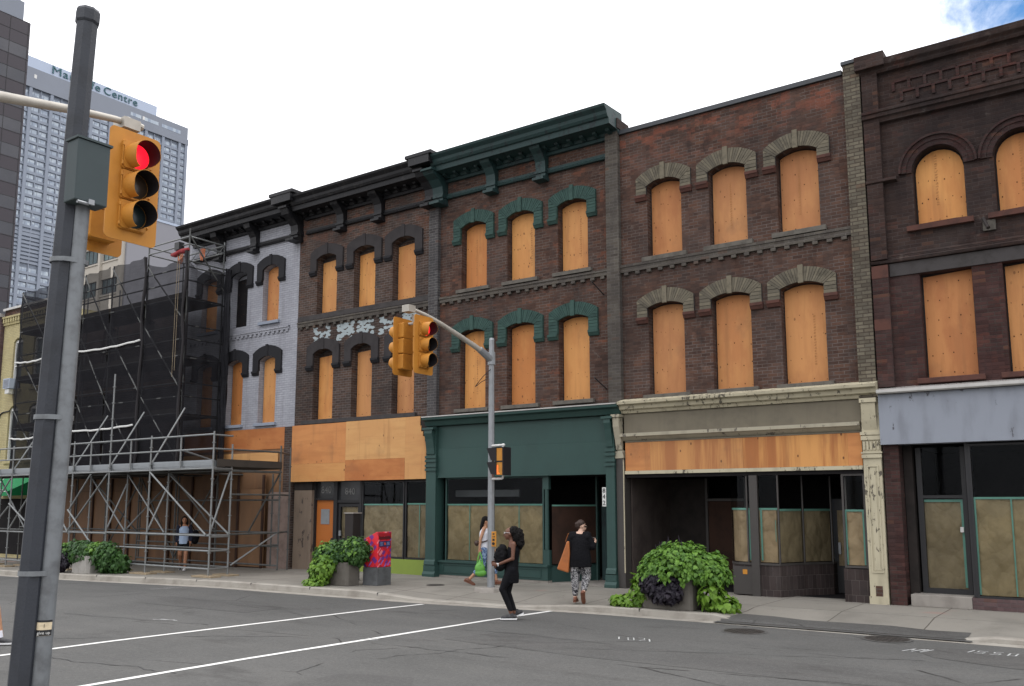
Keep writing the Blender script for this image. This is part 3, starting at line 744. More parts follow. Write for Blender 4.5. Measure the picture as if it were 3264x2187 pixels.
# thin dark column and console on the left
MB().box(-10.15, -9.95, Y0-.06, Y0+.25, .15, 3.15).build('side_post', m_frame_brown, b4)
q = MB(); q.box(-10.17,-9.95,Y0-.08,Y0+.02,3.16,3.34); q.prism([(Y0-.02,3.34),(Y0-.08,3.36),(Y0-.13,3.6),(Y0-.22,3.9),(Y0-.24,4.12),(Y0-.02,4.12)], 'x', -10.14, -9.98); q.box(-10.17,-9.95,Y0-.27,Y0+.02,4.125,4.19)
q.build('console', m_cream_clean, b4)
MB().box(-9.965,-9.945,Y0-.075,Y0-.05,.5,3.15).build('side_post_trim', m_cream, b4)
# recessed entrances
MB().box(-9.94, -9.90, Y0+.25, Y0+2.3, .152, 2.70).build('entry_wall', m_entry, b4)
e = MB(); e.box(-9.9, -8.9, Y0+2.28, Y0+2.34, .152, 2.70); e.build('entry_back_wall', m_dim, b4)
d = MB().box(-8.84, -7.9, Y0+2.24, Y0+2.30, .16, 2.15).build('door', m_brown_in, b4)
q = MB(); q.box(-8.9,-8.84,Y0+2.2,Y0+2.3,.16,2.72); q.box(-7.9,-7.84,Y0+2.2,Y0+2.3,.16,2.72); q.box(-8.84,-7.9,Y0+2.2,Y0+2.3,2.16,2.22); q.build('door_frame', m_frame_brown, d)
shell(b4, -9.93, -4.55, .148, 2.78)
# display window in the middle: tiled base, curved corner, paper behind glass
bk = MB(); pts = [(-7.62,Y0+2.2),(-7.60,Y0+.75),(-7.55,Y0+.45),(-7.45,Y0+.22),(-7.25,Y0+.07),(-7.02,Y0+.03),(-6.34,Y0+.03),(-6.05,Y0+.75),(-5.62,Y0+1.35),(-5.6,Y0+2.2)]
n = len(pts)
for (xa,ya),(xb,yb) in zip(pts, pts[1:]):
    bk.add([(xa,ya,.15),(xb,yb,.15),(xb,yb,.80),(xa,ya,.80)], [(0,1,2,3)])
bk.add([(x,y,.80) for x,y in pts], [tuple(t) for t in tessellate_polygon([[Vector((x,y,0)) for x,y in pts]])])
blk = bk.build('display_base', m_tile, b4, fix=False)
MB().box(-7.36,-6.91,Y0-.0,Y0+.028,.18,.76).build('access_panel', m_frame_brown, blk)
MB().box(-7.15,-7.05,Y0-.004,Y0-.001,.60,.70).build('small_sticker', m_yellow, blk)
gl = MB(); pp = MB(); tp = MB(); fr = MB()
papers = []
for i, ((xa,ya),(xb,yb)) in enumerate(zip(pts, pts[1:])):
    gl.add([(xa,ya+.01,.84),(xb,yb+.01,.84),(xb,yb+.01,2.70),(xa,ya+.01,2.70)], [(0,1,2,3)])
    d_ = Vector((xb-xa, yb-ya)).normalized(); N = Vector((-d_.y, d_.x))*.05
    zt = 1.98 if i < 6 else 1.96
    if 1 <= i <= 7:
        pp.mat(0 if i not in (6,7) else 1)
        pp.add([(xa+N.x,ya+N.y,.86),(xb+N.x,yb+N.y,.86),(xb+N.x,yb+N.y,zt),(xa+N.x,ya+N.y,zt)], [(0,1,2,3)])
        tp.add([(xa+N.x*.6,ya+N.y*.6,zt-.02),(xb+N.x*.6,yb+N.y*.6,zt-.02),(xb+N.x*.6,yb+N.y*.6,zt+.025),(xa+N.x*.6,ya+N.y*.6,zt+.025)], [(0,1,2,3)])
    fr.box(xa-.015 if i else xa, xa+.015, ya-.01, ya+.03, .80, 2.70) if i in (5,6,7,8) else None
    fr.add([(xa,ya-.02,.80),(xb,yb-.02,.80),(xb,yb-.02,.845),(xa,ya-.02,.845),(xa,ya+.03,.80),(xb,yb+.03,.80),(xb,yb+.03,.845),(xa,ya+.03,.845)], [(0,1,2,3),(3,2,6,7)])
fr.box(-6.945,-6.77,Y0-.02,Y0+.07,.15,2.70)
tp.box(-7.0,-6.96,Y0+.045,Y0+.047,.9,1.96); tp.box(-6.74,-6.70,Y0+.045,Y0+.047,.9,1.96); tp.box(-6.42,-6.405,Y0+.045,Y0+.047,1.3,1.75)
dw = fr.build('display_window', m_frame_brown, b4, fix=False)
gl.build('pane', m_glass, dw); pp.build('kraft_paper', [m_kraft_tan, m_kraft_dim], dw); tp.build('masking_tape', m_tape, dw)
# right-hand door recess and narrow display
papered(b4, -5.02, -4.56, .86, 1.95, 2.70, y=Y0+.05, paper=m_kraft_tan, strips=1, frame_mat=m_frame_brown, tape_sides=True)
MB().box(-5.04, -4.55, Y0+.0, Y0+.3, .15, .80).build('display_base', m_tile, b4)
MB().box(-5.06,-5.0,Y0+.3,Y0+1.6,.15,2.70).build('display_side', m_frame_brown, b4)
d = MB(); d.box(-5.62,-5.06,Y0+1.62,Y0+1.67,.16,2.2); d = d.build('door', m_frame_black, b4)
MB().box(-5.56,-5.12,Y0+1.60,Y0+1.618,.75,1.95).build('kraft_paper', m_kraft_dim, d)
MB().box(-5.55,-5.50,Y0+1.55,Y0+1.60,1.0,1.25).build('handle', m_steel, d)

# ---------------- 842: brown brick with green shop front
b3 = thing('brick_shop_building', 'three storey brown brick shop with dark green cornice, green arches and green shop front', 'building', (-13.1, Y0, .15), group='boarded-up brick shops in the row')
wu = [(-14.93,-14.06,7.93,9.67,9.80),(-13.37,-12.49,7.93,9.67,9.80),(-11.77,-10.89,7.93,9.68,9.80)]
wl = [(-14.95,-14.09,4.63,6.69,6.79),(-13.38,-12.49,4.63,6.69,6.78),(-11.77,-10.88,4.64,6.68,6.79)]
upper_wall(b3, -15.69, -10.30, 4.2, 11.25, wu+wl, m_brick_red)
for w_ in wu: window(b3, *w_, hood=('brick', w_[3]-.30, 9.92, 10.12, .26, [m_green_arch, m_green_arch]), board_mat=m_ply, frame_mat=m_frame_brown, sill=(.13,.10,m_sill))
for w_ in wl: window(b3, *w_, hood=('brick', w_[3]-.34, 6.89, 7.11, .27, [m_green_arch, m_green_arch]), board_mat=m_ply, frame_mat=m_frame_brown, sill=(.14,.10,m_sill))
dentils(b3, -15.66, -10.32, 7.65, 7.78, m_brick_buffgrey, .27)
MB().box(-16.03, -15.69, Y0-.12, Y0+.3, 4.5, 11.2).build('pilaster', m_brick_slate, b3)
MB().box(-10.30, -9.95, Y0-.12, Y0+.3, 4.45, 11.35).build('pilaster', m_brick_buffgrey, b3)
MB().box(-10.24,-9.9,Y0-.2,Y0+.4,11.30,11.55).build('corner_pier', m_brick_dark, b3)
body(b3, -15.9, -10.0, 11.3, m_brick_red)
def cornice(bld, x0, x1, mat, brx, modil, ztop=11.72):
    dz = ztop-11.72
    prof = [(-.02,11.19+dz),(.10,11.20+dz),(.13,11.27+dz),(.56,11.29+dz),(.58,11.42+dz),(.63,11.44+dz),(.67,11.50+dz),(.69,11.58+dz),(.78,11.66+dz),(.80,11.72+dz),(-.1,11.76+dz),(-.1,11.19+dz)]
    c = MB().prism([(Y0-d, z) for d, z in prof], 'x', x0, x1).build('cornice', mat, bld)
    m = MB(); n = modil; first = None
    m.prism([(-.33,11.285+dz),(-.31,11.235+dz),(-.15,11.20+dz),(-.10,11.20+dz),(-.10,11.285+dz)], 'x', -.05, .05)
    for i in range(n):
        x = x0+.2 + (x1-x0-.4)*i/(n-1)
        if first is None: first = m.build('modillion', mat, c, local=True); o = first
        else: o = first.copy(); COL.objects.link(o); o.parent = c
        o.location = Vector((x, Y0, 0)) - WORLD[c.name]
    MB().box(x0+.05, x1-.05, Y0-.09, Y0+.01, 11.10+dz, 11.185+dz).build('bed_mould', mat, c)
    for x in brx: console_bracket(c, x, mat, .15, dz)
    MB().prism([(Y0+.02,10.62),(Y0-.09,10.62),(Y0-.11,10.66),(Y0-.06,10.70),(Y0-.07,10.76),(Y0+.02,10.78)], 'x', x0+.12, x1-.12).build('frieze_moulding', mat, c)
    return c
def console_bracket(par, x, mat, hw, dz=0, big=False):
    q = MB(); k = 1.45 if big else 1
    q.prism([(Y0+.01,10.50),(Y0-.12*k,10.50),(Y0-.16*k,10.56),(Y0-.16*k,10.78),(Y0-.18*k,10.95),(Y0-.30*k,11.12),(Y0-.44*k,11.22),(Y0-.50*k,11.34+dz),(Y0-.44*k,11.42+dz),(Y0+.01,11.42+dz)], 'x', x-hw, x+hw)
    q.box(x-hw-.02, x+hw+.02, Y0-.19*k, Y0+.01, 10.64, 10.70)
    q.box(x-hw-.02, x+hw+.02, Y0-.30*k, Y0+.0, 10.43, 10.50)
    q.box(x-hw-.025, x+hw+.025, Y0-.53*k, Y0-.02, 11.30+dz, 11.36+dz)
    return q.build('bracket', mat, par)
c3 = cornice(b3, -15.55, -9.93, m_green_trim, (-13.82,-12.2), 15)
console_bracket(c3, -15.62, m_green_trim, .18, 0, True)
# green shop front
profile(b3, 'shop_cornice', [(-.02,4.20),(.14,4.21),(.17,4.27),(.20,4.33),(.30,4.37),(.31,4.43),(-.02,4.5)], -16.05, -9.98, m_green_shop)
MB().box(-16.06, -10.0, Y0-.325, Y0-.02, 4.435, 4.462).build('flashing', m_flash, b3)
MB().box(-15.68, -10.40, Y0-.04, Y0+.28, 2.81, 3.58).build('sign_board', m_green_shop, b3)
MB().box(-15.68, -10.40, Y0-.02, Y0+.28, 3.583, 4.19).build('sign_board', m_green_shop, b3)
MB().box(-15.66, -10.42, Y0-.07, Y0-.035, 2.79, 2.83).build('shop_moulding', m_green_shop, b3)
for xa, xb in ((-16.02,-15.68),(-10.40,-10.17)):
    q = MB(); q.box(xa, xb, Y0-.12, Y0+.25, .45, 4.19)
    pl_ = q.build('shop_pilaster', m_green_shop, b3)
    q = MB(); q.box(xa-.03, xb+.03, Y0-.16, Y0+.2, .30, .45); q.prism([(Y0-.20,.15),(Y0-.20,.22),(Y0-.15,.30),(Y0+.2,.30),(Y0+.2,.15)], 'x', xa-.04, xb+.04)
    q.prism([(Y0-.12,.45),(Y0-.17,.47),(Y0-.15,.56),(Y0-.12,.60)], 'x', xa-.015, xb+.015)
    q.build('pilaster_base', m_green_shop, pl_)
    q = MB(); xm = (xa+xb)/2; hw = (xb-xa)/2-.03
    q.prism([(Y0-.11,3.42),(Y0-.15,3.44),(Y0-.17,3.6),(Y0-.22,3.85),(Y0-.27,4.0),(Y0-.26,4.14),(Y0-.11,4.19)], 'x', xm-hw, xm+hw)
    for z in (3.36,3.26,3.12,3.02): q.box(xa-.025, xb+.025, Y0-.155, Y0-.1, z-.035, z+.03)
    q.box(xa-.03, xb+.03, Y0-.29, Y0-.1, 4.10, 4.155)
    q.build('console', m_green_shop, pl_)
shell(b3, -15.67, -10.41, .148, 2.79)
papered(b3, -15.50, -12.31, .60, 2.06, 2.79, paper=m_kraft, strips=4, frame_mat=m_green_shop)
MB().box(-15.48,-13.35,Y0+.5,Y0+.55,2.28,2.46).build('light_box', plain('dim_grey_panel', (.06,.065,.07), .7), b3)
q = MB(); q.box(-12.31,-12.13,Y0+.06,Y0+.16,.56,.95); q.cyl((-12.22,Y0+.10,.95),(-12.22,Y0+.10,2.45),.055,.05,12); q.box(-12.30,-12.14,Y0+.05,Y0+.16,2.45,2.80)
q.build('slender_column', m_green_shop, b3)
MB().box(-15.66,-12.14,Y0-.02,Y0+.22,.535,.585).build('window_sill', m_green_shop, b3)
q = MB(); q.box(-15.66,-12.16,Y0+.02,Y0+.22,.21,.533)
for xa, xb in ((-15.5,-14.4),(-14.3,-13.35),(-13.25,-12.35)): 
    for r_ in ((xa,xb,.47,.49),(xa,xb,.27,.29),(xa,xa+.02,.29,.47),(xb-.02,xb,.29,.47)): q.box(r_[0],r_[1],Y0+.004,Y0+.021,r_[2],r_[3])
q.build('bulkhead', m_green_shop, b3)
MB().box(-15.66,-12.16,Y0+.03,Y0+.25,.10,.205).build('plinth', m_conc, b3)
# recessed entrance on the right: slanting glazed side and door
q = MB(); q.add([(-12.16,Y0+.22,.15),(-11.55,Y0+1.45,.15),(-11.55,Y0+1.45,.56),(-12.16,Y0+.22,.56)], [(0,1,2,3)]); q.add([(-12.14,Y0+.16,.585),(-11.53,Y0+1.43,.585),(-11.60,Y0+1.45,.545),(-12.2,Y0+.2,.545)], [(0,1,2,3)])
sw = q.build('side_window', m_green_shop, b3)
MB().add([(-12.15,Y0+.22,.6),(-11.55,Y0+1.43,.6),(-11.55,Y0+1.43,2.05),(-12.15,Y0+.22,2.05)], [(0,1,2,3)]).build('kraft_paper', m_brown_in, sw)  # paper coloured dark brown to stand in for the deep recess's shade
q = MB(); q.add([(-12.14,Y0+.21,2.03),(-11.54,Y0+1.42,2.03),(-11.54,Y0+1.42,2.07),(-12.14,Y0+.21,2.07)], [(0,1,2,3)]); q.build('masking_tape', m_tape, sw)
MB().box(-11.57,-11.52,Y0+1.40,Y0+1.50,.15,2.79).build('jamb', m_green_shop, sw)
d = MB().box(-11.45,-10.55,Y0+1.50,Y0+1.55,.17,2.05).build('door', m_green_trim, b3)
MB().box(-11.28,-10.72,Y0+1.485,Y0+1.498,.75,1.9).build('door_panel', m_brown_in, d)
MB().box(-11.28,-10.72,Y0+1.485,Y0+1.498,.22,.45).build('kick_plate', m_brown_in, d)
q = MB(); q.box(-10.50,-10.40,Y0-.135,Y0-.122,2.03,2.48); np_ = q.build('number_plate', m_white_paint, b3)
for k, ch in enumerate('842'): text_mesh('numeral', ch, .15, m_letter_black, frame_at((-10.45,Y0-.139,2.40-.145*k),(1,0,0),(0,0,1)), np_)
MB().box(-12.13,-10.42,Y0+.02,Y0+3,.149,.160).build('doorstep', m_conc, b3)
for z, x in ((7.28,-10.45),(4.95,-10.42)):
    MB().cyl((x,Y0,z-.1),(x-.02,Y0-.55,z+.12),.014,.014,6).build('iron_rod', m_letter_black, b3)

# ---------------- 840: brown brick with plywood fascia
b2 = thing('brick_shop_building', 'three storey dark brick shop with black cornice and one wide plywood fascia over the door', 'building', (-18.8, Y0, .13), group='boarded-up brick shops in the row')
wu = [(-20.74,-19.85,7.98,9.72,9.85),(-19.11,-18.22,7.97,9.71,9.84),(-17.52,-16.62,7.97,9.70,9.84)]
wl = [(-20.78,-19.91,4.66,6.70,6.84),(-19.12,-18.28,4.64,6.70,6.84),(-17.47,-16.62,4.65,6.69,6.82)]
upper_wall(b2, -21.58, -16.03, 4.3, 11.25, wu+wl, m_brick_grey)
hood_corbel[b2.name] = m_black_stone
bmats = [m_ply_light, m_ply, m_ply, m_ply, m_ply_dull, m_ply_dull]
for i, w_ in enumerate(wu): window(b2, *w_, hood=('flat', w_[3]-.36, 9.95, 10.17, .28, [m_slate_stone]), board='low', board_mat=m_ply, frame_mat=m_sill_dark, drop=.02, depth=.32)
for i, w_ in enumerate(wl): window(b2, *w_, hood=('flat', w_[3]-.36, 6.93, 7.16, .28, [m_slate_stone]), board='low', board_mat=bmats[3+i], frame_mat=m_sill_dark, drop=.03, depth=.32)
dentils(b2, -21.52, -16.05, 7.62, 7.76, m_brick_buffgrey, .29)
MB().box(-21.52,-16.05,Y0-.06,Y0+.02,7.80,7.95).build('sill_band', m_sill_dark, b2)
MB().box(-21.2,-16.5,Y0-.09,Y0+.02,4.52,4.63).build('sill_band', m_sill_dark, b2)
body(b2, -21.5, -16.0, 11.3, m_brick_grey)
c2 = cornice(b2, -21.35, -15.9, m_black_trim, (-19.62,-18.02), 15)
console_bracket(c2, -15.95, m_black_trim, .15, .05, True)
MB().box(-16.32,-15.36,Y0-.88,Y0+.1,11.73,11.82).build('cornice_block', m_black_trim, c2)
MB().box(-16.2,-15.45,Y0-.86,Y0-.2,11.5,11.735).build('cornice_block', m_black_trim, c2)
# flaking remains of painted letters, one brick-sized flake at a time
FL = {'W': ['#...#','#...#','##.##','#.#.#','#.#.#','##.##','##.#.'], 'H': ['#####','#####','##.##','#####','#####','##..#','#...#'], 'E': ['#####','##...','####.','##.##','###..','#####','.###.'],
      'X': ['#...#','##.##','.###.','..#..','.###.','##.##','#...#'], 'B': ['####.','#####','##.##','#####','##.##','####.','.##..']}
for (ch, xc) in (('W',-20.45),('H',-19.42),('E',-18.55),('X',-17.65),('B',-16.75)):
    fb = MB()
    for r_, row in enumerate(FL[ch]):
        for c_, k in enumerate(row):
            if k == '#' and rnd.random() < .9:
                for _ in range(3):
                    x = xc+(c_-2)*.135+rnd.uniform(-.06,.06); z = 7.50-r_*.072+rnd.uniform(-.03,.03); a = rnd.uniform(.06,.10); hh = rnd.uniform(.032,.055)
                    pg = [(x+a*math.cos(t)*rnd.uniform(.6,1.1), z+hh*math.sin(t)*rnd.uniform(.6,1.1)) for t in [i*PI/4 for i in range(8)]]
                    y = Y0-.003-rnd.random()*.003
                    fb.add([(p_[0],y,p_[1]) for p_ in pg], [tuple(range(8))])
    fb.build('painted_letter', m_flake, b2)
# plywood fascia with a stepped right-hand edge
mats5 = [m_ply_orange, m_ply_knot, m_ply_light, m_ply_orange, m_ply_knot]
for i, (pg, th) in enumerate(([[(-21.56,3.30),(-19.19,3.30),(-19.19,4.50),(-21.56,4.50)],.10], [[(-21.56,2.76),(-19.19,2.76),(-19.19,3.297),(-21.56,3.297)],.102], [[(-19.187,3.37),(-16.833,3.37),(-16.833,4.51),(-19.187,4.51)],.10], [[(-19.187,2.765),(-16.833,2.765),(-16.833,3.367),(-19.187,3.367)],.103],
    [[(-16.83,2.77),(-16.05,2.77),(-16.05,3.8),(-16.10,3.8),(-16.10,3.95),(-16.17,3.95),(-16.17,4.08),(-16.24,4.08),(-16.24,4.25),(-16.28,4.25),(-16.28,4.51),(-16.83,4.51)],.101])):
    MB().prism(pg, 'y', Y0-th, Y0-th+.02).build('plywood_panel', mats5[i], b2)
MB().box(-21.5,-16.06,Y0-.075,Y0+.28,2.765,4.49).build('fascia_frame', m_dim, b2)
# ground floor
shell(b2, -21.5, -16.05, .10, 2.76)
MB().box(-21.5,-20.71,Y0+.02,Y0+.3,.05,2.5).build('peeling_pier', m_plaster, b2)
MB().box(-21.5,-20.71,Y0+.015,Y0+.3,2.503,2.755).build('pier_head', m_dim, b2)
MB().box(-16.06,-16.02,Y0-.08,Y0+.3,.12,2.755).build('side_pier', m_brick_buffgrey, b2)
d = MB().box(-20.66,-19.87,Y0+.2,Y0+.25,.14,2.2).build('door', m_orange_door, b2)
d['label'] = 'orange door with a small wired window'
MB().box(-20.47,-20.10,Y0+.188,Y0+.198,1.48,1.93).build('door_window', m_steel, d)
MB().ball((-19.96,Y0+.17,1.05),.03).build('handle', m_frame_black, d)
q = MB(); q.box(-20.71,-20.66,Y0+.12,Y0+.26,.12,2.76); q.box(-19.87,-19.72,Y0+.12,Y0+.26,.12,2.76); q.box(-20.66,-19.87,Y0+.14,Y0+.26,2.2,2.26); q.box(-18.78,-18.70,Y0+.12,Y0+.26,.12,2.76); q.box(-19.72,-18.78,Y0+.14,Y0+.26,2.12,2.2)
q.build('door_frame', m_frame_black, b2)
MB().box(-20.66,-19.87,Y0+.2,Y0+.22,2.26,2.76).build('transom', plain('transom_glass', (.025,.026,.028), .2, .5), b2)
MB().box(-19.72,-18.78,Y0+.2,Y0+.22,2.2,2.76).build('transom', plain('transom_glass', (.025,.026,.028), .2, .5), b2)
text_mesh('street_number', '840', .30, m_letter_dim, frame_at((-20.26,Y0+.194,2.50),(1,0,0),(0,0,1)), b2)
text_mesh('street_number', '840', .28, m_letter_dim, frame_at((-19.25,Y0+.194,2.45),(1,0,0),(0,0,1)), b2)
d = papered(b2, -19.70, -18.80, .25, 2.0, 2.1, y=Y0+.2, strips=1, name='glass_door', pane_frame=.09, paper=m_kraft_dim, tape=False)
MB().box(-19.61,-18.89,Y0+.155,Y0+.168,.98,1.08).build('push_bar', m_frame_black, d)
MB().box(-19.64,-19.56,Y0+.14,Y0+.168,1.15,1.30).build('handle', m_steel, d)
papered(b2, -18.68, -17.03, .60, 2.06, 2.74, y=Y0+.15, strips=1, paper=m_kraft_dim)
papered(b2, -16.99, -16.06, .60, 2.08, 2.74, y=Y0+.15, strips=2, paper=m_kraft_dim)
MB().box(-18.70,-16.06,Y0+.1,Y0+.26,.15,.555).build('lime_panel', m_lime, b2)

# ---------------- white-painted brick at the left end of the row
b1 = thing('brick_shop_building', 'white painted brick shop with black arches and black cornice beside the scaffolding', 'building', (-24.4, Y0, .08), group='boarded-up brick shops in the row')
hood_corbel[b1.name] = m_black_stone
wu = [(-26.62,-25.76,8.0,9.76,9.90),(-24.98,-24.13,8.0,9.76,9.90),(-23.34,-22.53,8.02,9.77,9.92)]
wl = [(-26.68,-25.82,4.68,6.72,6.86),(-25.02,-24.2,4.68,6.73,6.87),(-23.38,-22.54,4.68,6.73,6.87)]
upper_wall(b1, -27.4, -21.58, 4.5, 11.3, wu+wl, m_brick_white)
for i, w_ in enumerate(wu):
    if i == 1:                                # middle upper window shown open: near-black board stands in for unlit interior
        wn_ = window(b1, *w_, hood=('flat', w_[3]-.33, 10.02, 10.24, .28, [m_black_stone]), board='low', board_mat=m_dark, frame_mat=m_sill_dark, drop=.02, depth=.32)
        wn_['label'] = 'dark open window'
    else: window(b1, *w_, hood=('flat', w_[3]-.33, 10.02, 10.24, .28, [m_black_stone]), board='arch', board_mat=m_ply, frame_mat=m_hwall, sill=(.1,.1,m_hwall))
for i, w_ in enumerate(wl): window(b1, *w_, hood=('flat', w_[3]-.33, 6.99, 7.22, .28, [m_black_stone]), board='arch', board_mat=m_ply, frame_mat=m_hwall, sill=(.1,.1,m_hwall))
dentils(b1, -27.3, -21.95, 7.66, 7.76, m_brick_white, .22, proj=.05)
c1 = cornice(b1, -27.25, -21.3, m_black_trim, (-25.55,-23.75), 15, 11.8)
console_bracket(c1, -21.62, m_black_trim, .17, .1, True)
MB().box(-22.15,-21.05,Y0-.88,Y0+.1,11.80,11.90).build('cornice_block', m_black_trim, c1)
MB().box(-22.05,-21.15,Y0-.86,Y0-.2,11.55,11.795).build('cornice_block', m_black_trim, c1)
body(b1, -27.38, -21.6, 11.35, m_brick_white)
panel_sheet(b1, -27.2, -21.98, 3.82, 4.50, Y0-.03, .02, m_ply_orange)
panel_sheet(b1, -27.2, -22.25, 3.30, 3.72, Y0-.05, .02, m_ply_light)
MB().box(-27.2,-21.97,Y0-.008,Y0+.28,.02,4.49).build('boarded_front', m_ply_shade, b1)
MB().box(-21.96,-21.58,Y0-.06,Y0+.3,.05,4.49).build('brick_pier', m_brick_grey, b1)
MB().box(-22.55,-21.55,Y0-.11,Y0-.085,.08,2.45).build('weathered_board', m_ply_grey, b1)

# ---------------- dark brick building on the right with round arches
b5 = thing('brick_shop_building', 'dark sooty brick shop with round arched windows and a pale grey-blue sign board', 'building', (-1.0, Y0, .15), group='boarded-up brick shops in the row')
NX = 3
wu = [(-3.31+1.45*i,-2.38+1.45*i,7.62,8.72,9.185) for i in range(NX)]
wl = [(-3.30+1.45*i,-2.37+1.45*i,4.53,6.63,6.631) for i in range(NX)]
XR = 1.2
MB().wall([(-4.19,7.0),(XR,7.0),(XR,11.05),(-4.19,11.05)], [opening(*w_) for w_ in wu], Y0, .3).build('wall', m_brick_dark, b5)
MB().wall([(-4.19,4.3),(XR,4.3),(XR,6.997),(-4.19,6.997)], [[(w_[0],w_[2]),(w_[1],w_[2]),(w_[1],w_[3]),(w_[0],w_[3])] for w_ in wl], Y0, .3).build('wall', m_brick_darkred, b5)
for i, w_ in enumerate(wu):
    win = window(b5, *w_, board='arch', board_mat=m_ply, frame_mat=m_sill_dark)
    x0_, x1_ = w_[0], w_[1]; cx = (x0_+x1_)/2; h = MB()
    for (ri, ro, yy) in ((.475,.58,.035),(.58,.675,.055),(.675,.718,.10)):
        n = 26; inn = [(cx-ri*math.cos(PI*k/n), 8.72+ri*math.sin(PI*k/n)) for k in range(n+1)]; out = [(cx-ro*math.cos(PI*k/n), 8.72+ro*math.sin(PI*k/n)) for k in range(n+1)]
        if ro < .69:
            for k in range(n):
                h.prism([inn[k], inn[k+1], (out[k+1][0],out[k+1][1]), (out[k][0],out[k][1])], 'y', Y0-yy-rnd.uniform(0,.008), Y0+.01)
        else: h.ring(inn, out, Y0-yy, Y0+.01)
    h.build('round_arch', m_brick_darkred, win)
    s = MB(); s.prism([(x0_-.15,7.50),(x1_+.12,7.50),(x1_+.12,7.60),(x1_-.2,7.615),(x0_+.3,7.61),(x0_-.15,7.60)], 'y', Y0-.11, Y0+.05); s.build('sill', m_sandstone, win)
for i, w_ in enumerate(wl):
    win = window(b5, w_[0], w_[1], w_[2], w_[3]-.002, w_[3]-.002, board='low', board_mat=m_ply_dull, frame_mat=m_sill_dark, drop=-.0)
    MB().box(w_[0]-.14, w_[1]+.12, Y0-.10, Y0+.05, 4.42, 4.525).build('sill', m_sandstone, win, bevel=.012)
MB().box(-3.84, XR, Y0-.035, Y0+.01, 6.64, 6.90).build('lintel_band', m_sill_dark, b5)
profile(b5, 'string_course', [(-.01,6.91),(.08,6.92),(.10,6.97),(.06,7.0),(.07,7.05),(.02,7.09),(-.01,7.09)], -4.19, XR, m_brick_dark)
MB().box(-4.17,-3.86,Y0-.11,Y0+.2,4.40,6.88).build('pilaster', m_brick_darkred, b5)
MB().box(-4.17,-3.86,Y0-.12,Y0+.2,7.0,11.05).build('pilaster', m_brick_dark, b5)
MB().box(-4.172,-3.858,Y0-.115,Y0-.1,6.62,6.879).build('sandstone_block', m_sandstone, b5)
MB().box(-4.172,-3.858,Y0-.113,Y0-.1,5.55,5.78).build('sandstone_block', m_sandstone, b5)
profile(b5, 'impost_band', [(-.01,8.60),(.15,8.62),(.15,8.68),(-.01,8.70)], -4.18, -3.60, m_brick_dark)
profile(b5, 'cornice_band', [(-.01,9.88),(.10,9.90),(.12,9.98),(.17,10.0),(.17,10.07),(.20,10.09),(.20,10.15),(-.01,10.20)], -4.18, XR, m_brick_dark)
profile(b5, 'top_cornice', [(-.01,10.95),(.10,10.97),(.14,11.05),(.20,11.10),(.22,11.22),(-.35,11.27),(-.35,10.95)], -4.20, XR, m_brick_dark)
MB().box(-4.26,-3.68,Y0-.27,Y0+.3,11.06,11.36).build('parapet_block', m_brick_dark, b5)
fz = MB(); nx = int((XR+3.6)/.30)
for i in range(nx):
    x = -3.6+i*.30
    for j, z in enumerate((10.72,10.48)):
        xx = x + (.15 if j else 0)
        fz.box(xx, xx+.06, Y0-.035, Y0+.01, z-.2, z)
        fz.box(xx+.06, xx+.30, Y0-.033, Y0+.01, z-.02, z+.035)
fz.build('basketwork_frieze', m_brick_darkred, b5)
body(b5, -4.15, XR, 11.05, m_brick_dark)
profile(b5, 'canopy', [(-.01,4.26),(.30,4.245),(.32,4.27),(.32,4.33),(-.01,4.40)], -4.17, XR, m_flash)
MB().box(-4.165, XR, Y0-.20, Y0+.2, 3.25, 4.24).build('sign_board', m_blue_sign, b5)
MB().box(-4.16,-3.87,Y0-.05,Y0+.3,.15,3.245).build('brick_pier', m_brick_darkred, b5)
shell(b5, -3.86, XR, .15, 3.24)
MB().box(-3.86,-3.70,Y0+.3,Y0+.9,.15,3.24).build('entry_wall', m_dim, b5)
dr = MB(); dr.box(-3.66,-3.56,Y0+.42,Y0+.5,.37,3.2); dr.box(-2.86,-2.78,Y0+.42,Y0+.5,.37,3.2); dr.box(-3.56,-2.86,Y0+.42,Y0+.5,.37,.47); dr.box(-3.56,-2.86,Y0+.42,Y0+.5,2.2,2.26)
dr = dr.build('glass_door', m_frame_black, b5)
MB().add([(-3.56,Y0+.46,.47),(-2.86,Y0+.46,.47),(-2.86,Y0+.46,3.2),(-3.56,Y0+.46,3.2)], [(0,1,2,3)]).build('pane', m_glass, dr)
MB().add([(-3.56,Y0+.50,.47),(-2.87,Y0+.50,.47),(-2.87,Y0+.5,2.17),(-3.56,Y0+.50,2.17)], [(0,1,2,3)]).build('kraft_paper', m_kraft_dim, dr)
q = MB(); q.box(-3.56,-2.87,Y0+.472,Y0+.474,2.13,2.18); q.box(-2.91,-2.87,Y0+.472,Y0+.474,.5,2.13); q.build('masking_tape', m_tape, dr)
MB().box(-2.93,-2.87,Y0+.40,Y0+.42,1.55,1.65).build('lock_plate', m_white_paint, dr)
MB().box(-2.72,-2.66,Y0+.05,Y0+.5,.37,3.24).build('window_post', m_frame_black, b5)
papered(b5, -2.66, XR, .40, 2.19, 3.22, y=Y0+.06, paper=m_kraft, strips=6, tape_sides=True)
MB().box(-2.74, XR, Y0-.02, Y0+.2, .15, .36).build('brick_base', m_brick_purple, b5)
MB().box(-3.80,-2.745,Y0-.04,Y0+.9,.15,.37).build('doorstep', m_conc, b5, bevel=.01)
q = MB(); q.box(-2.12,-1.90,Y0-.05,Y0-.01,7.28,7.48); fx = q.build('wall_plate', m_sill, b5)
MB().cyl((-2.10,Y0-.06,7.52),(-2.0,Y0-.32,7.25),.035,.035,8).build('lamp_arm', m_dark_metal, fx)
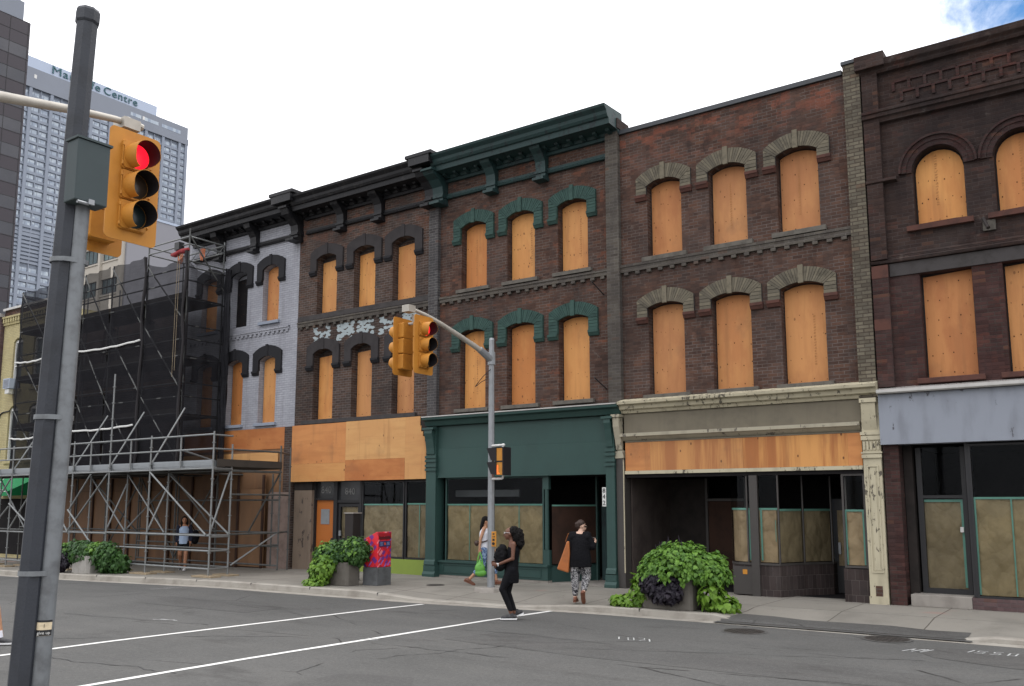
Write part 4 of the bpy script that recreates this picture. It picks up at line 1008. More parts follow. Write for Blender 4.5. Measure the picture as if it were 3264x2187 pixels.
# ------------------------------------------------------------------ buildings behind and to the left
# pale concrete slab tower, its long side facing right
HX = -310.0
tw = thing('apartment_tower', 'tall pale grey concrete slab tower with rows of small windows and rooftop lettering', 'tower', (HX, 175, -3))
YA, YB = 118.0, 206.8
b = MB(); b.box(HX-22, HX-.35, YA, YB, -3, 147.9)
b.build('core_wall', m_hrecess, tw)
b = MB(); b.box(HX-22.5, HX+.6, YA-.5, YB+.4, 147.9, 150.2); b.box(HX-22.3, HX+.35, YA-.3, YB+.1, 150.2, 155.2)
b.build('parapet', m_hband, tw)
b = MB(); b.box(HX-20, HX+.1, YA, 192.6, 155.2, 159.2); b.build('sign_band', m_hsign, tw)
b = MB(); b.box(HX+.1, HX+.25, 160, 192.6, 154.9, 155.25); b.build('roof_edge', m_hletter, tw)
FIN = [121.5+7.45*i for i in range(12)]
b = MB()
for y in FIN + [YB-.3]: b.box(HX-.35, HX+.45, y-.55, y+.55, -3, 147.88)
b.build('wall_fins', m_hwall, tw)
ST = 2.76
b = MB()
zs_ = [146.9 - ST*k for k in range(44)]
for k, z in enumerate(zs_):
    if 84.0 < z < 97: continue
    b.box(HX-.34, HX+.05, YA, YB-.2, z-ST+.05, z-ST+1.0)
for z in [84.6+1.38*i for i in range(9)]: b.box(HX-.34, HX+.1, YA, YB-.2, z, z+.85)
b.build('spandrels', m_hwall, tw)
pier = MB()
for i in range(len(FIN)):
    pier.box(HX-.33, HX+.02, FIN[i]+3.52, FIN[i]+3.92, -3, 147.87)
pier.build('mullion_piers', m_hwall, tw)
def win_mesh(w, h):
    m = MB(); m.add([(0,0,0),(0,w,0),(0,w,h),(0,0,h)], [(0,1,2,3)])
    m.mat(1)
    for y0, y1, z0, z1 in ((0,w,-.08,.06),(0,w,h-.10,h+.04),(0,.1,.06,h-.1),(w-.1,w,.06,h-.1),(w*.30,w*.30+.09,.06,h-.1)): m.box(-.02, .07, y0, y1, z0, z1)
    return m
wa = win_mesh(2.55, 1.5)
cells = []
for i in range(len(FIN)):
    for half in (0, 1):
        for k, z in enumerate(zs_):
            if 84.0 < z - ST < 97 or 84 < z < 97: continue
            y = FIN[i] + .75 + half*3.25
            if y + 2.6 < YB: cells.append((y, z-ST+1.05))
# the hundred nearest the eye in the picture are separate windows, the rest one mass
def seen(c):
    y, z = c
    r = y/310.0
    return (.46 < r < .50 and z > 60) or (.60 < r < .668 and z > 104)
cells.sort(key=lambda c: (not seen(c), -c[1]))
w0 = None
for i, (y, z) in enumerate(cells[:98]):
    if w0 is None:
        w0 = wa.build('window', [m_hglass, m_hwall], tw, local=True); o = w0
    else:
        o = w0.copy(); COL.objects.link(o); o.parent = tw
    o.location = Vector((HX-.15, y, z)) - WORLD[tw.name]
rest = MB()
for y, z in cells[98:]:
    rest.mat(0).add([(HX-.15,y,z),(HX-.15,y+2.55,z),(HX-.15,y+2.55,z+1.5),(HX-.15,y,z+1.5)], [(0,1,2,3)])
    rest.mat(1).box(HX-.17, HX-.1, y+.75, y+.85, z, z+1.5)
    rest.box(HX-.17, HX-.1, y, y+2.55, z+1.42, z+1.52)
o = rest.build('windows', [m_hglass, m_hwall], tw); o['kind'] = 'stuff'
for word_, ya_, yb_ in (('Manulife',150.8,168.9),('Centre',170.3,184.1)):
    text_mesh('rooftop_lettering', word_, 4.2, m_hletter, frame_at((HX+.30, (ya_+yb_)/2, 157.25), (0,1,0), (0,0,1)), tw, extrude=.12, spacing=1.1, width=yb_-ya_)
b = MB()
for y in [YA+3*i for i in range(30)]:
    if y < YB-.5: b.cyl((HX+.2,y,155.2 if y > 192.6 else 159.2),(HX+.2,y,156.3 if y > 192.6 else 160.3),.05,.05,5)
b.cyl((HX+.2,YA,160.2),(HX+.2,192,160.2),.06,.06,5); b.cyl((HX+.2,193,156.2),(HX+.2,YB-.5,156.2),.06,.06,5)
b.build('roof_railing', m_hletter, tw)
b = MB()
for ya, yb in ((195.0,203.5),(181.5,186.0),(187.5,193.5)): b.box(HX+.34, HX+.40, ya, yb, 151.5, 152.9)
b.build('plant_louvres', m_hglass, tw)
b = MB()
for y in (186.6,144.6): b.box(HX+.34, HX+.40, y, y+.9, 151.6, 153.0)
b.build('bright_vent', m_white_paint, tw)

# dark granite tower at the picture's left edge
BX = -120.0
bt = thing('office_tower', 'dark brown granite office tower with tinted glass bands at the left edge', 'tower', (BX, 42, -3))
YE = 55.05
zt = 67.5
b = MB(); b.box(BX-40, BX, 20, YE, -3, zt); b.build('granite_wall', m_granite, bt)
w0 = None
mb = MB(); mb.box(0, .004, 20.2, YE-.25, 0, 1.72)
for k in range(18):
    z = zt - 1.78*2*k - 5.25
    if z < 0: break
    if w0 is None: w0 = mb.build('window_band', m_tint, bt, local=True); o = w0
    else: o = w0.copy(); COL.objects.link(o); o.parent = bt
    o.location = Vector((BX+.001, 0, z)) - WORLD[bt.name]
b = MB()
for k in range(36):
    z = zt - 1.78*k
    if z > 0: b.box(BX, BX+.03, 20.1, YE-.02, z-.03, z+.03)
for k in range(15):
    y = YE - .25 - 2.35*k
    b.box(BX, BX+.028, y-.03, y+.03, -3, zt-.1)
b.build('panel_joints', m_letter_black, bt)
b = MB(); b.box(BX-38, BX-.55, 20, YE-.75, zt, zt+3.0); b.box(BX-38, BX-1.2, 20, YE-1.0, zt+3, zt+12)
for k in range(9):
    y = YE-1.75-1.75*k
    b.box(BX-1.25, BX-.55, y-.42, y+.42, zt+3, zt+12)
b.build('louvred_crown', m_hband, bt)

# grey and beige mid-rise whose roof shows above the scaffolding
mr = thing('midrise_building', 'beige mid-rise block with strip windows and a blank grey side wall', 'building', (-80, 50, -1))
MB().box(-83.5, -76.0, 45.0, 78, -1, 29.2).build('side_wall', m_grey_conc, mr)
MB().box(-83.4, -75.95, 45.5, 78, 29.21, 29.45).build('roof_edge', m_hsign, mr)
b = MB()
for z in [26.3-3.3*k for k in range(7)]:
    b.box(-83.5, -76.3, 44.8, 44.99, z+.25, z+1.85); b.box(-83.5, -76.3, 44.72, 44.99, z+1.86, z+2.0)
for x in (-83.45,-79.95,-76.45): b.box(x-.18, x+.18, 44.55, 44.99, -1, 29.2)
b.build('front_cladding', m_beige, mr)
w0 = None
for z in [26.3-3.3*k for k in range(7)]:
    for x in (-81.7,-78.2):
        if w0 is None:
            m = MB(); m.box(-1.5,1.5,-.02,0,-1.1,.2); m.mat(1)
            for i in range(5): m.box(-1.5+.74*i,-1.44+.74*i,-.06,-.02,-1.1,.2)
            w0 = m.build('window', [m_win_far, m_frame_brown], mr, local=True); o = w0
        else: o = w0.copy(); COL.objects.link(o); o.parent = mr
        o.location = Vector((x, 44.97, z)) - WORLD[mr.name]

# yellow-painted house and its dull neighbour
yh = thing('yellow_house', 'yellow painted brick house with corbelled cornice half hidden by the scaffolding netting', 'building', (-38.9, Y0, -.1))
wins = [(-40.05,-39.2,7.0,9.1,9.3),(-40.05,-39.2,3.9,6.1,6.3),(-38.3,-37.45,7.0,9.1,9.3),(-38.3,-37.45,3.9,6.1,6.3)]
MB().wall([(-41.0,-.3),(-36.6,-.3),(-36.6,9.95),(-41.0,9.95)], [opening(*w_) for w_ in wins], Y0, .25).build('wall', m_brick_yellow, yh)
MB().box(-40.98,-36.62,Y0+.26,Y0+10,-.3,10.4).build('main_block', m_brick_yellow, yh)
b = MB(); b.box(-41,-36.6,Y0-.06,Y0+.2,9.951,10.05)
for i in range(20): b.box(-40.95+i*.22,-40.84+i*.22,Y0-.12,Y0+.02,10.051,10.25)
b.box(-41,-36.6,Y0-.14,Y0+.2,10.251,10.33)
b.build('corbelled_cornice', m_brick_yellow, yh)
MB().box(-41,-36.6,Y0-.02,Y0+.3,10.331,10.62).build('parapet', m_brick_red, yh)
MB().box(-41.05,-36.6,Y0-.10,Y0+.4,10.621,10.72).build('coping', m_flash, yh)
for w_ in wins:
    q = MB(); x0_,x1_,zb_,zs_2,zc_ = w_
    for r_ in ((x0_,x0_+.07,zb_,zc_-.1),(x1_-.07,x1_,zb_,zc_-.1),(x0_+.07,x1_-.07,zb_,zb_+.08),(x0_+.07,x1_-.07,zc_-.22,zc_-.1),(x0_+.07,x1_-.07,(zb_+zs_2)/2-.03,(zb_+zs_2)/2+.03)): q.box(r_[0],r_[1],Y0+.08,Y0+.16,r_[2],r_[3])
    wn = q.build('window', m_white_paint, yh)
    MB().box(x0_+.01,x1_-.01,Y0+.165,Y0+.18,zb_,zc_-.05).build('pane', m_win_far, wn)
    MB().box(x0_-.08,x1_+.08,Y0-.08,Y0+.05,zb_-.1,zb_).build('sill', m_brick_yellow, wn)
q = MB(); q.box(-40.0,-39.45,Y0-.35,Y0+.05,7.02,7.45); ac = q.build('air_conditioner', m_hsign, yh)
q = MB()
for i in range(7): q.box(-39.96,-39.49,Y0-.356,Y0-.351,7.06+i*.052,7.085+i*.052)
q.build('grille', m_frame_brown, ac)
MB().box(-39.9,-39.55,Y0-.30,Y0,6.8,7.0).build('bracket', m_white_paint, ac)
MB().tube([(-41.0,Y0-.03,2.5),(-40.9,Y0-.03,5.6),(-40.75,Y0-.03,5.95),(-40.5,Y0-.03,6.05),(-39.9,Y0-.03,6.08)], .03, 6).build('cable', m_letter_black, yh)
MB().box(-40.9,-36.7,Y0-.02,Y0+.05,.0,2.3).build('shop_front', m_dark, yh)
aw = MB(); aw.prism([(Y0-.02,2.45),(Y0-1.35,2.40),(Y0-1.35,2.58),(Y0-.02,3.25)], 'x', -40.0, -36.75)
aw = aw.build('awning', m_awning, yh)
q = MB(); q.add([(-39.8,Y0-1.353,2.56),(-36.9,Y0-1.353,2.56),(-36.9,Y0-1.353,2.585),(-39.8,Y0-1.353,2.585)], [(0,1,2,3)])
cv = [(-39.3+.12*i, Y0-1.30+.0*i, 0) for i in range(14)]
for i in range(13):
    u0, u1 = i/13, (i+1)/13
    def S(u, d): 
        x = -39.6+2.2*u; t = .85*(1-u)**2+.05; y = Y0-1.35+1.33*t; z = 2.58+.67*t+.006
        return (x, y+d, z+d*.5)
    q.add([S(u0,0),S(u1,0),S(u1,.05),S(u0,.05)], [(0,1,2,3)])
q.build('white_trim', m_white_paint, aw)
pb = thing('plum_building', 'dull plum brick building with pale roof edge at the left edge of the row', 'building', (-45, Y0, -.1))
MB().box(-52,-41.02,Y0-.15,Y0+10,-.3,10.35).build('wall', m_brick_purple, pb)
MB().box(-52,-41.0,Y0-.25,Y0+10,10.351,10.5).build('coping', m_flash, pb)
q = MB(); q.box(-50,-41.3,Y0-.20,Y0-.16,.1,2.6); q.build('shop_front', m_dark, pb)

# dark gutted building inside the netting
dh = thing('gutted_building', 'dark stripped brick building half demolished behind the scaffold netting', 'building', (-32, Y0, 0))
wins = [(-35.6+2.55*i,-34.7+2.55*i,z,z+1.8,z+1.95) for i in range(3) for z in (4.4,7.0)]
MB().wall([(-36.55,3.2),(-27.5,3.2),(-27.5,9.5),(-30.0,9.62),(-31.2,9.5),(-33.2,9.66),(-34.6,9.55),(-36.55,9.6)], [opening(*w_) for w_ in wins], Y0+.1, .3).build('wall', m_brick_dark, dh)
MB().box(-36.5,-27.45,Y0+.42,Y0+9,0,9.3).build('main_block', m_dark, dh)
w0 = None
for w_ in wins:
    q = MB()
    for r_ in ((w_[0],w_[0]+.06,w_[2],w_[3]),(w_[1]-.06,w_[1],w_[2],w_[3]),(w_[0]+.06,w_[1]-.06,w_[2]+.9,w_[2]+.96)): q.box(r_[0],r_[1],Y0+.2,Y0+.26,r_[2],r_[3])
    q.mat(1).box(w_[0],w_[1],Y0+.27,Y0+.29,w_[2],w_[3]); q.build('window', [m_sill, m_dim], dh)
MB().box(-36.55,-27.5,Y0+.02,Y0+.42,.0,3.19).build('ground_storey', m_dim, dh)
MB().box(-36.5,-27.45,Y0+.03,Y0+.12,6.3,6.55).build('timber_band', m_ply_shade, dh)
# ------------------------------------------------------------------ scaffolding
sc = thing('scaffolding', 'steel tube scaffolding over the sidewalk carrying a tower wrapped in black netting', 'scaffolding', (-28.5, 16.9, 0))
R_ = .026
PX = [-20.8,-23.75,-25.9,-28.0,-30.0,-31.95,-34.0,-36.0]
def pole(name, p, q, mat=None, r=R_, coup=True):
    b = MB(); b.cyl(p, q, r, r, 8)
    if coup and name == 'upright':
        z = p[2]+.6
        while z < q[2]-.2:
            b.cyl((p[0],p[1],z-.012),(p[0],p[1],z+.012), r*2.0, r*2.0, 8); z += .5
    return b.build(name, mat or m_tube, sc, smooth=True)
for i, x in enumerate(PX):
    zt_ = 6.1 if i == 2 else 4.08
    for y, ztop in ((15.2, zt_), (15.82, 3.14 if i else 3.75), (17.55, 3.14 if i else 3.8)):
        zg = side_z(x)+.045
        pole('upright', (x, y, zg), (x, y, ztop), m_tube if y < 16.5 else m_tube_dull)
    b = MB().box(x-.5, x+.35, 15.02, 15.36, side_z(x)+.002, side_z(x)+.045)
    b.build('sole_board', m_sole, sc)
    b = MB().box(x-.45, x+.3, 15.66, 15.98, side_z(x)+.002, side_z(x)+.045)
    b.build('sole_board', m_sole, sc)
for i in range(len(PX)-1):
    xa, xb = PX[i], PX[i+1]
    zz = [.34,.82,1.23,3.06,3.6,4.0] if i in (0,1) else ([1.2,3.06,3.6,4.0] if i in (2,3) else [.2,1.15,3.06,3.6,4.0])
    for z in zz: pole('ledger', (xb, 15.2, z), (xa, 15.2, z))
    for z in (([.36,.84,1.22] if i in (0,1) else [1.2]) + [3.02]): pole('ledger', (xb, 15.82, z), (xa, 15.82, z), m_tube_dull)
    for z in ([.3,.85,1.25,2.2] if i < 3 else [1.2]): pole('ledger', (xb, 17.55, z), (xa, 17.55, z), m_tube_dull)
for x in PX[:6]:
    pole('transom_tube', (x, 15.2, 3.02), (x, 17.6 if x > -21 else 18.5, 3.02), m_tube_dull)
    pole('transom_tube', (x, 15.2, 1.2), (x, 15.82, 1.2))
for z in (.34,.82,1.23,3.06,3.6,3.98):
    pole('ledger', (-20.8,15.2,z), (-20.8,15.82,z)); 
for z in (.9,1.25,2.35,3.0,3.6): pole('ledger', (-20.8,15.82,z), (-20.8,17.55,z), m_tube_dull)
pole('upright', (-21.3,18.35,side_z(-21)), (-21.3,18.35,3.8), m_tube_dull)
for z in (1.25,2.35,3.6): pole('ledger', (-20.8,17.5,z), (-21.4,18.4,z), m_tube_dull)
for p, q in (((-23.7,15.17,3.0),(-20.95,15.17,1.25)), ((-23.8,15.79,1.25),(-25.85,15.79,3.0)), ((-28.05,15.17,1.25),(-25.95,15.17,3.0)), ((-25.9,15.85,1.2),(-28,15.85,2.9)), ((-20.83,15.2,1.25),(-20.83,15.8,3.0)), ((-23.78,15.2,1.25),(-23.78,15.82,2.6)), ((-25.93,15.2,1.25),(-25.93,15.82,2.7)),
             ((-23.75,15.85,2.95),(-20.85,15.85,1.25)), ((-30.0,15.17,2.9),(-28.05,15.17,1.2)), ((-31.9,15.17,1.2),(-30.05,15.17,2.9)), ((-31.98,15.17,2.95),(-34.0,15.17,1.2)), ((-34,15.17,1.15),(-36,15.17,2.95)), ((-31.98,15.79,1.2),(-34.0,15.79,2.95)), ((-31.95,15.15,2.0),(-34.6,15.15,.25))):
    pole('brace', p, q)
for i in (1,2,3,5): pole('raking_brace', (PX[i]-.04, 15.22, 3.2), (PX[i]-.04, 16.28, 5.0))
for p, q in (((-21.9,18.2,.2),(-21.9,18.2,3.0)), ((-24.6,18.2,.2),(-24.6,18.2,3.0)), ((-26.7,18.2,.2),(-26.7,18.2,3.0)), ((-28.9,18.2,.2),(-28.9,18.2,3.0)), ((-31,18.2,.2),(-31,18.2,3.0))):
    pole('upright', p, q, m_tube_dull)
for p, q in (((-22.2,17.55,1.2),(-20.8,17.55,3.0)), ((-23.7,15.85,3.0),(-23.75,17.5,1.3)), ((-25.9,15.85,1.3),(-25.9,17.5,3.0)), ((-28,15.85,2.9),(-28,17.5,1.2)), ((-23.8,17.58,2.9),(-25.9,17.58,.4)), ((-25.95,17.58,.4),(-27.9,17.58,2.9)), ((-28.0,17.58,2.9),(-30,17.58,.4)), ((-26.9,15.17,3.0),(-28.05,15.17,1.9)),
             ((-25.95,15.13,.45),(-28.05,15.13,1.9)), ((-30.05,15.13,1.2),(-31.9,15.13,2.1)), ((-20.8,15.9,.4),(-20.8,17.5,1.25)), ((-33.0,15.17,.3),(-34.0,15.17,1.15)), ((-34.0,15.17,2.9),(-35.2,15.17,1.2)), ((-22.3,15.2,3.62),(-22.3,16.5,3.3))):
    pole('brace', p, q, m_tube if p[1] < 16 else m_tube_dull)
for x in (-22.3,-24.8,-27.0,-29.1,-33.0): pole('guard_post', (x,15.2,3.1), (x,15.2,4.02), m_tube)
# decks of the covered way
for i in range(len(PX)-1):
    xa, xb = PX[i], PX[i+1]
    b = MB(); b.box(xb+.02, xa-.02, 15.26, 15.60, 3.10, 3.28); b.box(xb+.02, xa-.02, 15.24, 15.26, 3.14, 3.30)
    for z in (3.16,3.20,3.24): b.box(xb+.02, xa-.02, 15.232, 15.24, z, z+.012)
    b.build('alu_deck', m_alum, sc)
    MB().box(xb+.01, xa-.01, 15.62, 17.6 if i == 0 else 18.55, 3.10, 3.18).build('plank_deck', m_deck, sc)
MB().box(-20.78,-20.74,15.3,17.55,3.12,3.32).build('edge_board', m_deck, sc)
# tower above the covered way
TX = [-25.15,-27.45,-29.6,-31.45,-33.7,-36.1]
YF, YR = 17.08, 18.45
for i, x in enumerate(TX):
    zt_ = [11.15,10.95,10.55,10.5,10.5,10.5][i]
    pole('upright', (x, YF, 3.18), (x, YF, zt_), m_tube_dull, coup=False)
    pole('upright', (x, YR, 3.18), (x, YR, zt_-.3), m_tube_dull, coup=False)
lv = [5.0,6.9,8.85]
for i in range(len(TX)-1):
    for z in [4.2]+[k+d for k in lv for d in (0,.55,1.0)]: pole('ledger', (TX[i+1],YF,z), (TX[i],YF,z), m_tube_dull)
    a, c = TX[i], TX[i+1]
    pole('brace', (c, YF-.035, 10.45 if i > 0 else 10.2), (a, YF-.035, 8.0), m_tube_dull)
    pole('brace', (c, YF-.035, 8.1), (a, YF-.035, 5.7), m_tube_dull)
    pole('brace', (c, YF-.035, 5.7), (a, YF-.035, 3.4), m_tube_dull)
    for z in lv:
        MB().box(c+.02, a-.02, YF+.03, YR, z-.06, z+.0).build('plank_deck', m_deck, sc)
        MB().box(c+.02, a-.02, YF+.03, YF+.06, z+.003, z+.18).build('toe_board', m_deck, sc)
for z in [k+d for k in lv for d in (-.08,.55,1.0)] + [10.05]: pole('ledger', (TX[0],YF,z), (TX[0],YR+.1,z), m_tube_dull)
pole('brace', (TX[0]+.03, YF, 10.9), (TX[0]+.03, YR, 9.3), m_tube_dull)
# lattice frame on top
for z in (10.62,10.88):
    pole('ledger', (TX[1],YF,z), (TX[0],YF,z), m_tube); pole('ledger', (TX[1],YR,z), (TX[0],YR,z), m_tube)
    pole('ledger', (TX[0],YF,z), (TX[0],YR,z), m_tube); pole('ledger', (TX[1],YF,z), (TX[1],YR,z), m_tube)
for k in range(6):
    xa = TX[1]+(TX[0]-TX[1])*k/6; xb = TX[1]+(TX[0]-TX[1])*(k+1)/6
    pole('brace', (xa,YR,10.62 if k%2 else 10.88), (xb,YR,10.88 if k%2 else 10.62), m_tube, .014)
pole('upright', (TX[0],YR,3.2), (TX[0],YR,11.0), m_tube, coup=False)
# netting
def net_mat(name, a_lo, a_hi):
    s = NT(name); p = s.pos()
    d = s.n('BsdfDiffuse', {'Color': (.020,.020,.023)}); t = s.n('BsdfTransparent', {'Color': (1,1,1)})
    n = s.noise(s.scale(p, (1.2,1,1.8)), 1.3, 4, .6)
    wv = s.noise(s.scale(p, (1,1,16)), 1.0, 3, .6)
    fac = s.math('ADD', a_lo, s.math('MULTIPLY', s.math('ADD', s.math('MULTIPLY', n, .65), s.math('MULTIPLY', wv, .35)), a_hi-a_lo), clamp=True)
    m = s.n('MixShader', {0: fac, 1: t.outputs[0], 2: d.outputs[0]})
    s.t.links.new(m.outputs[0], s.out.inputs[0]); return s.m
m_net = net_mat('black_netting', .54, .88)
m_net_d = net_mat('black_netting_dense', .80, .97)
def net(xa, xb, za, zfun, y, mat, name='netting', side=False):
    b = MB(); nx, nz = 28, 30; vs = []
    for j in range(nz+1):
        for i in range(nx+1):
            u = i/nx; x = xa+(xb-xa)*u; z = za+(zfun(u)-za)*j/nz
            d = .045*math.sin(u*PI*3+j*.35)*math.sin(j*.6+u*5)+.03*math.sin(u*17+.6*math.sin(j*.9))+rnd.uniform(-.012,.012)
            vs.append((x, y+d, z) if not side else (y+d, x, z))
    b.add(vs, [(j*(nx+1)+i, j*(nx+1)+i+1, (j+1)*(nx+1)+i+1, (j+1)*(nx+1)+i) for j in range(nz) for i in range(nx)])
    return b.build(name, mat, sc, smooth=True)
for i in range(5):
    a, c = TX[i], TX[i+1]
    zf = [lambda u: 10.28-.25*math.sin(PI*u), lambda u: 10.55-.06*math.sin(PI*u), lambda u: 10.52-.05*math.sin(PI*u), lambda u: 10.5-.1*math.sin(PI*u), lambda u: 10.5-.08*math.sin(PI*u)][i]
    net(c, a, 3.25 if i == 0 else 3.35, zf, YF-.07, m_net)
net(YF-.05, YR+.12, 3.3, lambda u: 10.0-.3*math.sin(PI*u), TX[0]+.06, m_net, side=True)
net(-25.1, -24.7, 3.4, lambda u: 10.1-.15*u, YR+.02, m_net_d)
net(YF-.03, YR+.1, 3.3, lambda u: 10.4, TX[-1]-.05, m_net, side=True)
# gathered net seams and white straps
for x, zt_ in ((TX[0]+.02,10.35),(TX[1],10.5)):
    pts = [(x+.05*math.sin(k*1.1), YF-.11+.02*math.sin(k*1.7), 3.4+(zt_-3.4)*k/14) for k in range(15)]
    MB().tube(pts, [.05+.015*math.sin(k*2.3) for k in range(15)], 7).build('net_seam', m_black_in, sc, smooth=True)
for xa, xb, z in ((-31.75,-27.5,7.62),(-36.1,-33.6,7.62),(-32.1,-27.65,4.73),(-36.1,-33.8,4.62)):
    pts = [(xa+(xb-xa)*k/12, YF-.13, z-.07*math.sin(PI*k/12)+.012*math.sin(k*2.1)) for k in range(13)]
    MB().tube(pts, [(.022,.035)]*13, 6, up=(0,1,0)).build('white_strap', m_white_paint, sc)
# gear lashed to the top
hoist = thing('hoist', 'red rolled bag and hoist tied to the top of the scaffolding', 'hoist', (-25.6, 17.2, 10.35))
b = MB(); b.tube([(-26.0,17.0,10.36),(-25.8,17.0,10.33),(-25.5,17.0,10.40),(-25.3,17.0,10.38),(-25.12,17.05,10.44)],[.05,.09,.075,.095,.05],12)
b.build('red_bag', plain('red_canvas', (.26,.03,.035), .7, .2, var=.3), hoist)
b = MB(); b.box(-25.75,-25.5,16.92,17.12,10.46,10.72); b.build('motor', m_frame_black, hoist)
b = MB(); b.cyl((-25.62,16.98,10.4),(-25.62,16.98,6.2),.008,.008,5); b.cyl((-25.5,16.98,10.4),(-25.5,16.98,6.4),.008,.008,5); b.build('rope', m_sole, hoist)
for x, y, lab in ((-27.0,18.0,'orange clamp strap hanging at the left of the scaffold top'),(-26.0,18.2,'orange clamp strap hanging beside the red hoist')):
    o = thing('strap_bundle', lab, 'strap', (x, y, 10.7))
    b = MB()
    for k in range(6): b.tube([(k*.05-.12,0,.18),(k*.05-.14+rnd.uniform(-.05,.05),.02,-.02),(k*.05-.1+rnd.uniform(-.06,.06),0,-.18-rnd.random()*.12)], .013, 6)
    b.build('loops', plain('orange_webbing', (.50,.17,.08), .7, .2, var=.3), o, local=True)
# plywood hoarding under the covered way
hd = thing('hoarding', 'stained plywood hoarding along the wall beneath the scaffolding', 'hoarding', (-29, 18.5, 0))
x = -22.6; k = 0
while x > -36.4:
    z0_ = side_z(x)+.03
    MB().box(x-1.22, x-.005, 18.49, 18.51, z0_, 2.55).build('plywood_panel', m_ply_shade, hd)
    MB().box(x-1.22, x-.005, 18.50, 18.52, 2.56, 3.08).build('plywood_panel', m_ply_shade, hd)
    x -= 1.225
b = MB()
for k in range(12): b.box(-22.7-1.225*k, -22.62-1.225*k, 18.44, 18.488, side_z(-26)+.03, 3.0)
b.build('battens', m_brown_in, hd)
MB().box(-36.4,-22.6,18.44,18.488,side_z(-36),side_z(-36)+.16).build('base_rail', m_dark_metal, hd)
# ------------------------------------------------------------------ signals, poles and street furniture
def rounded(w, h, r, n=5):
    pts = []
    for cx, cy, a in ((w/2-r,h/2-r,0),(-w/2+r,h/2-r,PI/2),(-w/2+r,-h/2+r,PI),(w/2-r,-h/2+r,1.5*PI)):
        for k in range(n+1): t = a + PI/2*k/n; pts.append((cx+r*math.cos(t), cy+r*math.sin(t)))
    return pts
def signal_head(label, loc, rz, group, lit=True):
    # local: faces +x, width along y, hung from its top
    t = thing('traffic_signal', label, 'traffic light', loc, rz, group)
    pl = MB().prism(rounded(.62, 1.28, .06), 'x', -.012, 0).build('backplate', m_yellow, t, local=True)
    lens = [m_lamp_red if lit else m_lamp_amber, m_lamp_amber, m_lamp_green]
    h = MB()
    for k in range(3):
        z = .345-.345*k
        h.prism(rounded(.335,.335,.03), 'x', -.17, .035) if False else h.add(*prism_x(rounded(.33,.335,.03), z, -.17, .03))
    h.build('housing', m_yellow, t, local=True, bevel=.006)
    for k in range(3):
        z = .345-.345*k
        d = MB(); d.add(*prism_x(rounded(.315,.315,.03), z, .031, .048))
        for zz in (-.11,.11): d.cyl((.04,-.165,z+zz-.02),(.04,-.165,z+zz+.02),.013,.013,8); d.cyl((.04,.165,z+zz-.012),(.06,.165,z+zz+.012),.011,.011,6)
        d.cyl((.04,-.168,z-.13),(.04,-.168,z+.13),.005,.005,6)
        door = d.build('lamp_door', m_yellow, t, local=True)
        L = MB(); n = 24; vs = [(.075,0,z)]
        for rr, xx in ((.05,.073),(.10,.066),(.142,.05)): vs += [(xx, rr*math.cos(2*PI*i/n), z+rr*math.sin(2*PI*i/n)) for i in range(n)]
        fs = [(0,1+i,1+(i+1)%n) for i in range(n)]
        for q in range(2): fs += [(1+q*n+i,1+q*n+(i+1)%n,1+(q+1)*n+(i+1)%n,1+(q+1)*n+i) for i in range(n)]
        L.add(vs, fs).build('lens', lens[k], door, local=True, smooth=True)
        v = MB(); n = 28; a0 = -1.25; vs = []
        for i in range(n+1):
            ang = -PI/2 - a0 + (2*PI + 2*a0)*i/n if False else (-PI/2+.30) + (2*PI-.60)*i/n
            ln = .225 if math.sin(ang) > -.2 else .225*(1-.38*min(1,(-.2-math.sin(ang))/.8))
            for rr, x in ((.152,.045),(.152,.045+ln),(.147,.045+ln),(.147,.045)):
                vs.append((x, rr*math.cos(ang), z+rr*math.sin(ang)-.05*(x-.045)))
        fo = []; fi = []
        for i in range(n):
            a = 4*i; b_ = 4*i+4
            fo += [(a,b_,b_+1,a+1),(a+1,b_+1,b_+2,a+2)]; fi.append((a+2,b_+2,b_+3,a+3))
        v.add(vs, fo); v.mi = 1; v.add(vs, fi)
        v.build('visor', [m_yellow, m_black_in], door, local=True, smooth=True, fix=False)
    return t
def prism_x(poly, z, a, b):
    m = MB().prism([(p[0], p[1]+z) for p in poly], 'x', a, b); return m.v, m.f
def axis_pt(p, q, z): 
    t = (z-p[2])/(q[2]-p[2]); return tuple(p[i]+(q[i]-p[i])*t for i in range(3))

# near pole with strapped conduit
P0, P1 = (-5.975,3.0,.96), (-5.921,3.103,5.59)
base = axis_pt(P0, P1, .15)
np_ = thing('street_pole', 'tall weathered grey steel pole with strapped conduit and control box in the foreground', 'pole', base)
MB().tube([base, P0, axis_pt(P0,P1,3.2), P1], [.092,.088,.080,.072], 8).build('shaft', m_pole_dark, np_)
t1 = axis_pt(P0,P1,5.50); t2 = axis_pt(P0,P1,5.59); t3 = axis_pt(P0,P1,5.612)
MB().tube([t1, axis_pt(P0,P1,5.515), t2, t3], [.075,.083,.083,.072], 8).build('pole_cap', m_pole_dark, np_)
def off(z, d, f=0): 
    p = axis_pt(P0,P1,z); return (p[0]+.463*d+.886*f, p[1]+.886*d-.463*f, p[2])
MB().tube([off(.15,.104,.03), off(2.6,.094,.03), off(3.9,.080,.03), off(4.18,.078,.03)], [.056,.055,.053,.053], 18).build('conduit', m_conduit, np_, smooth=True)
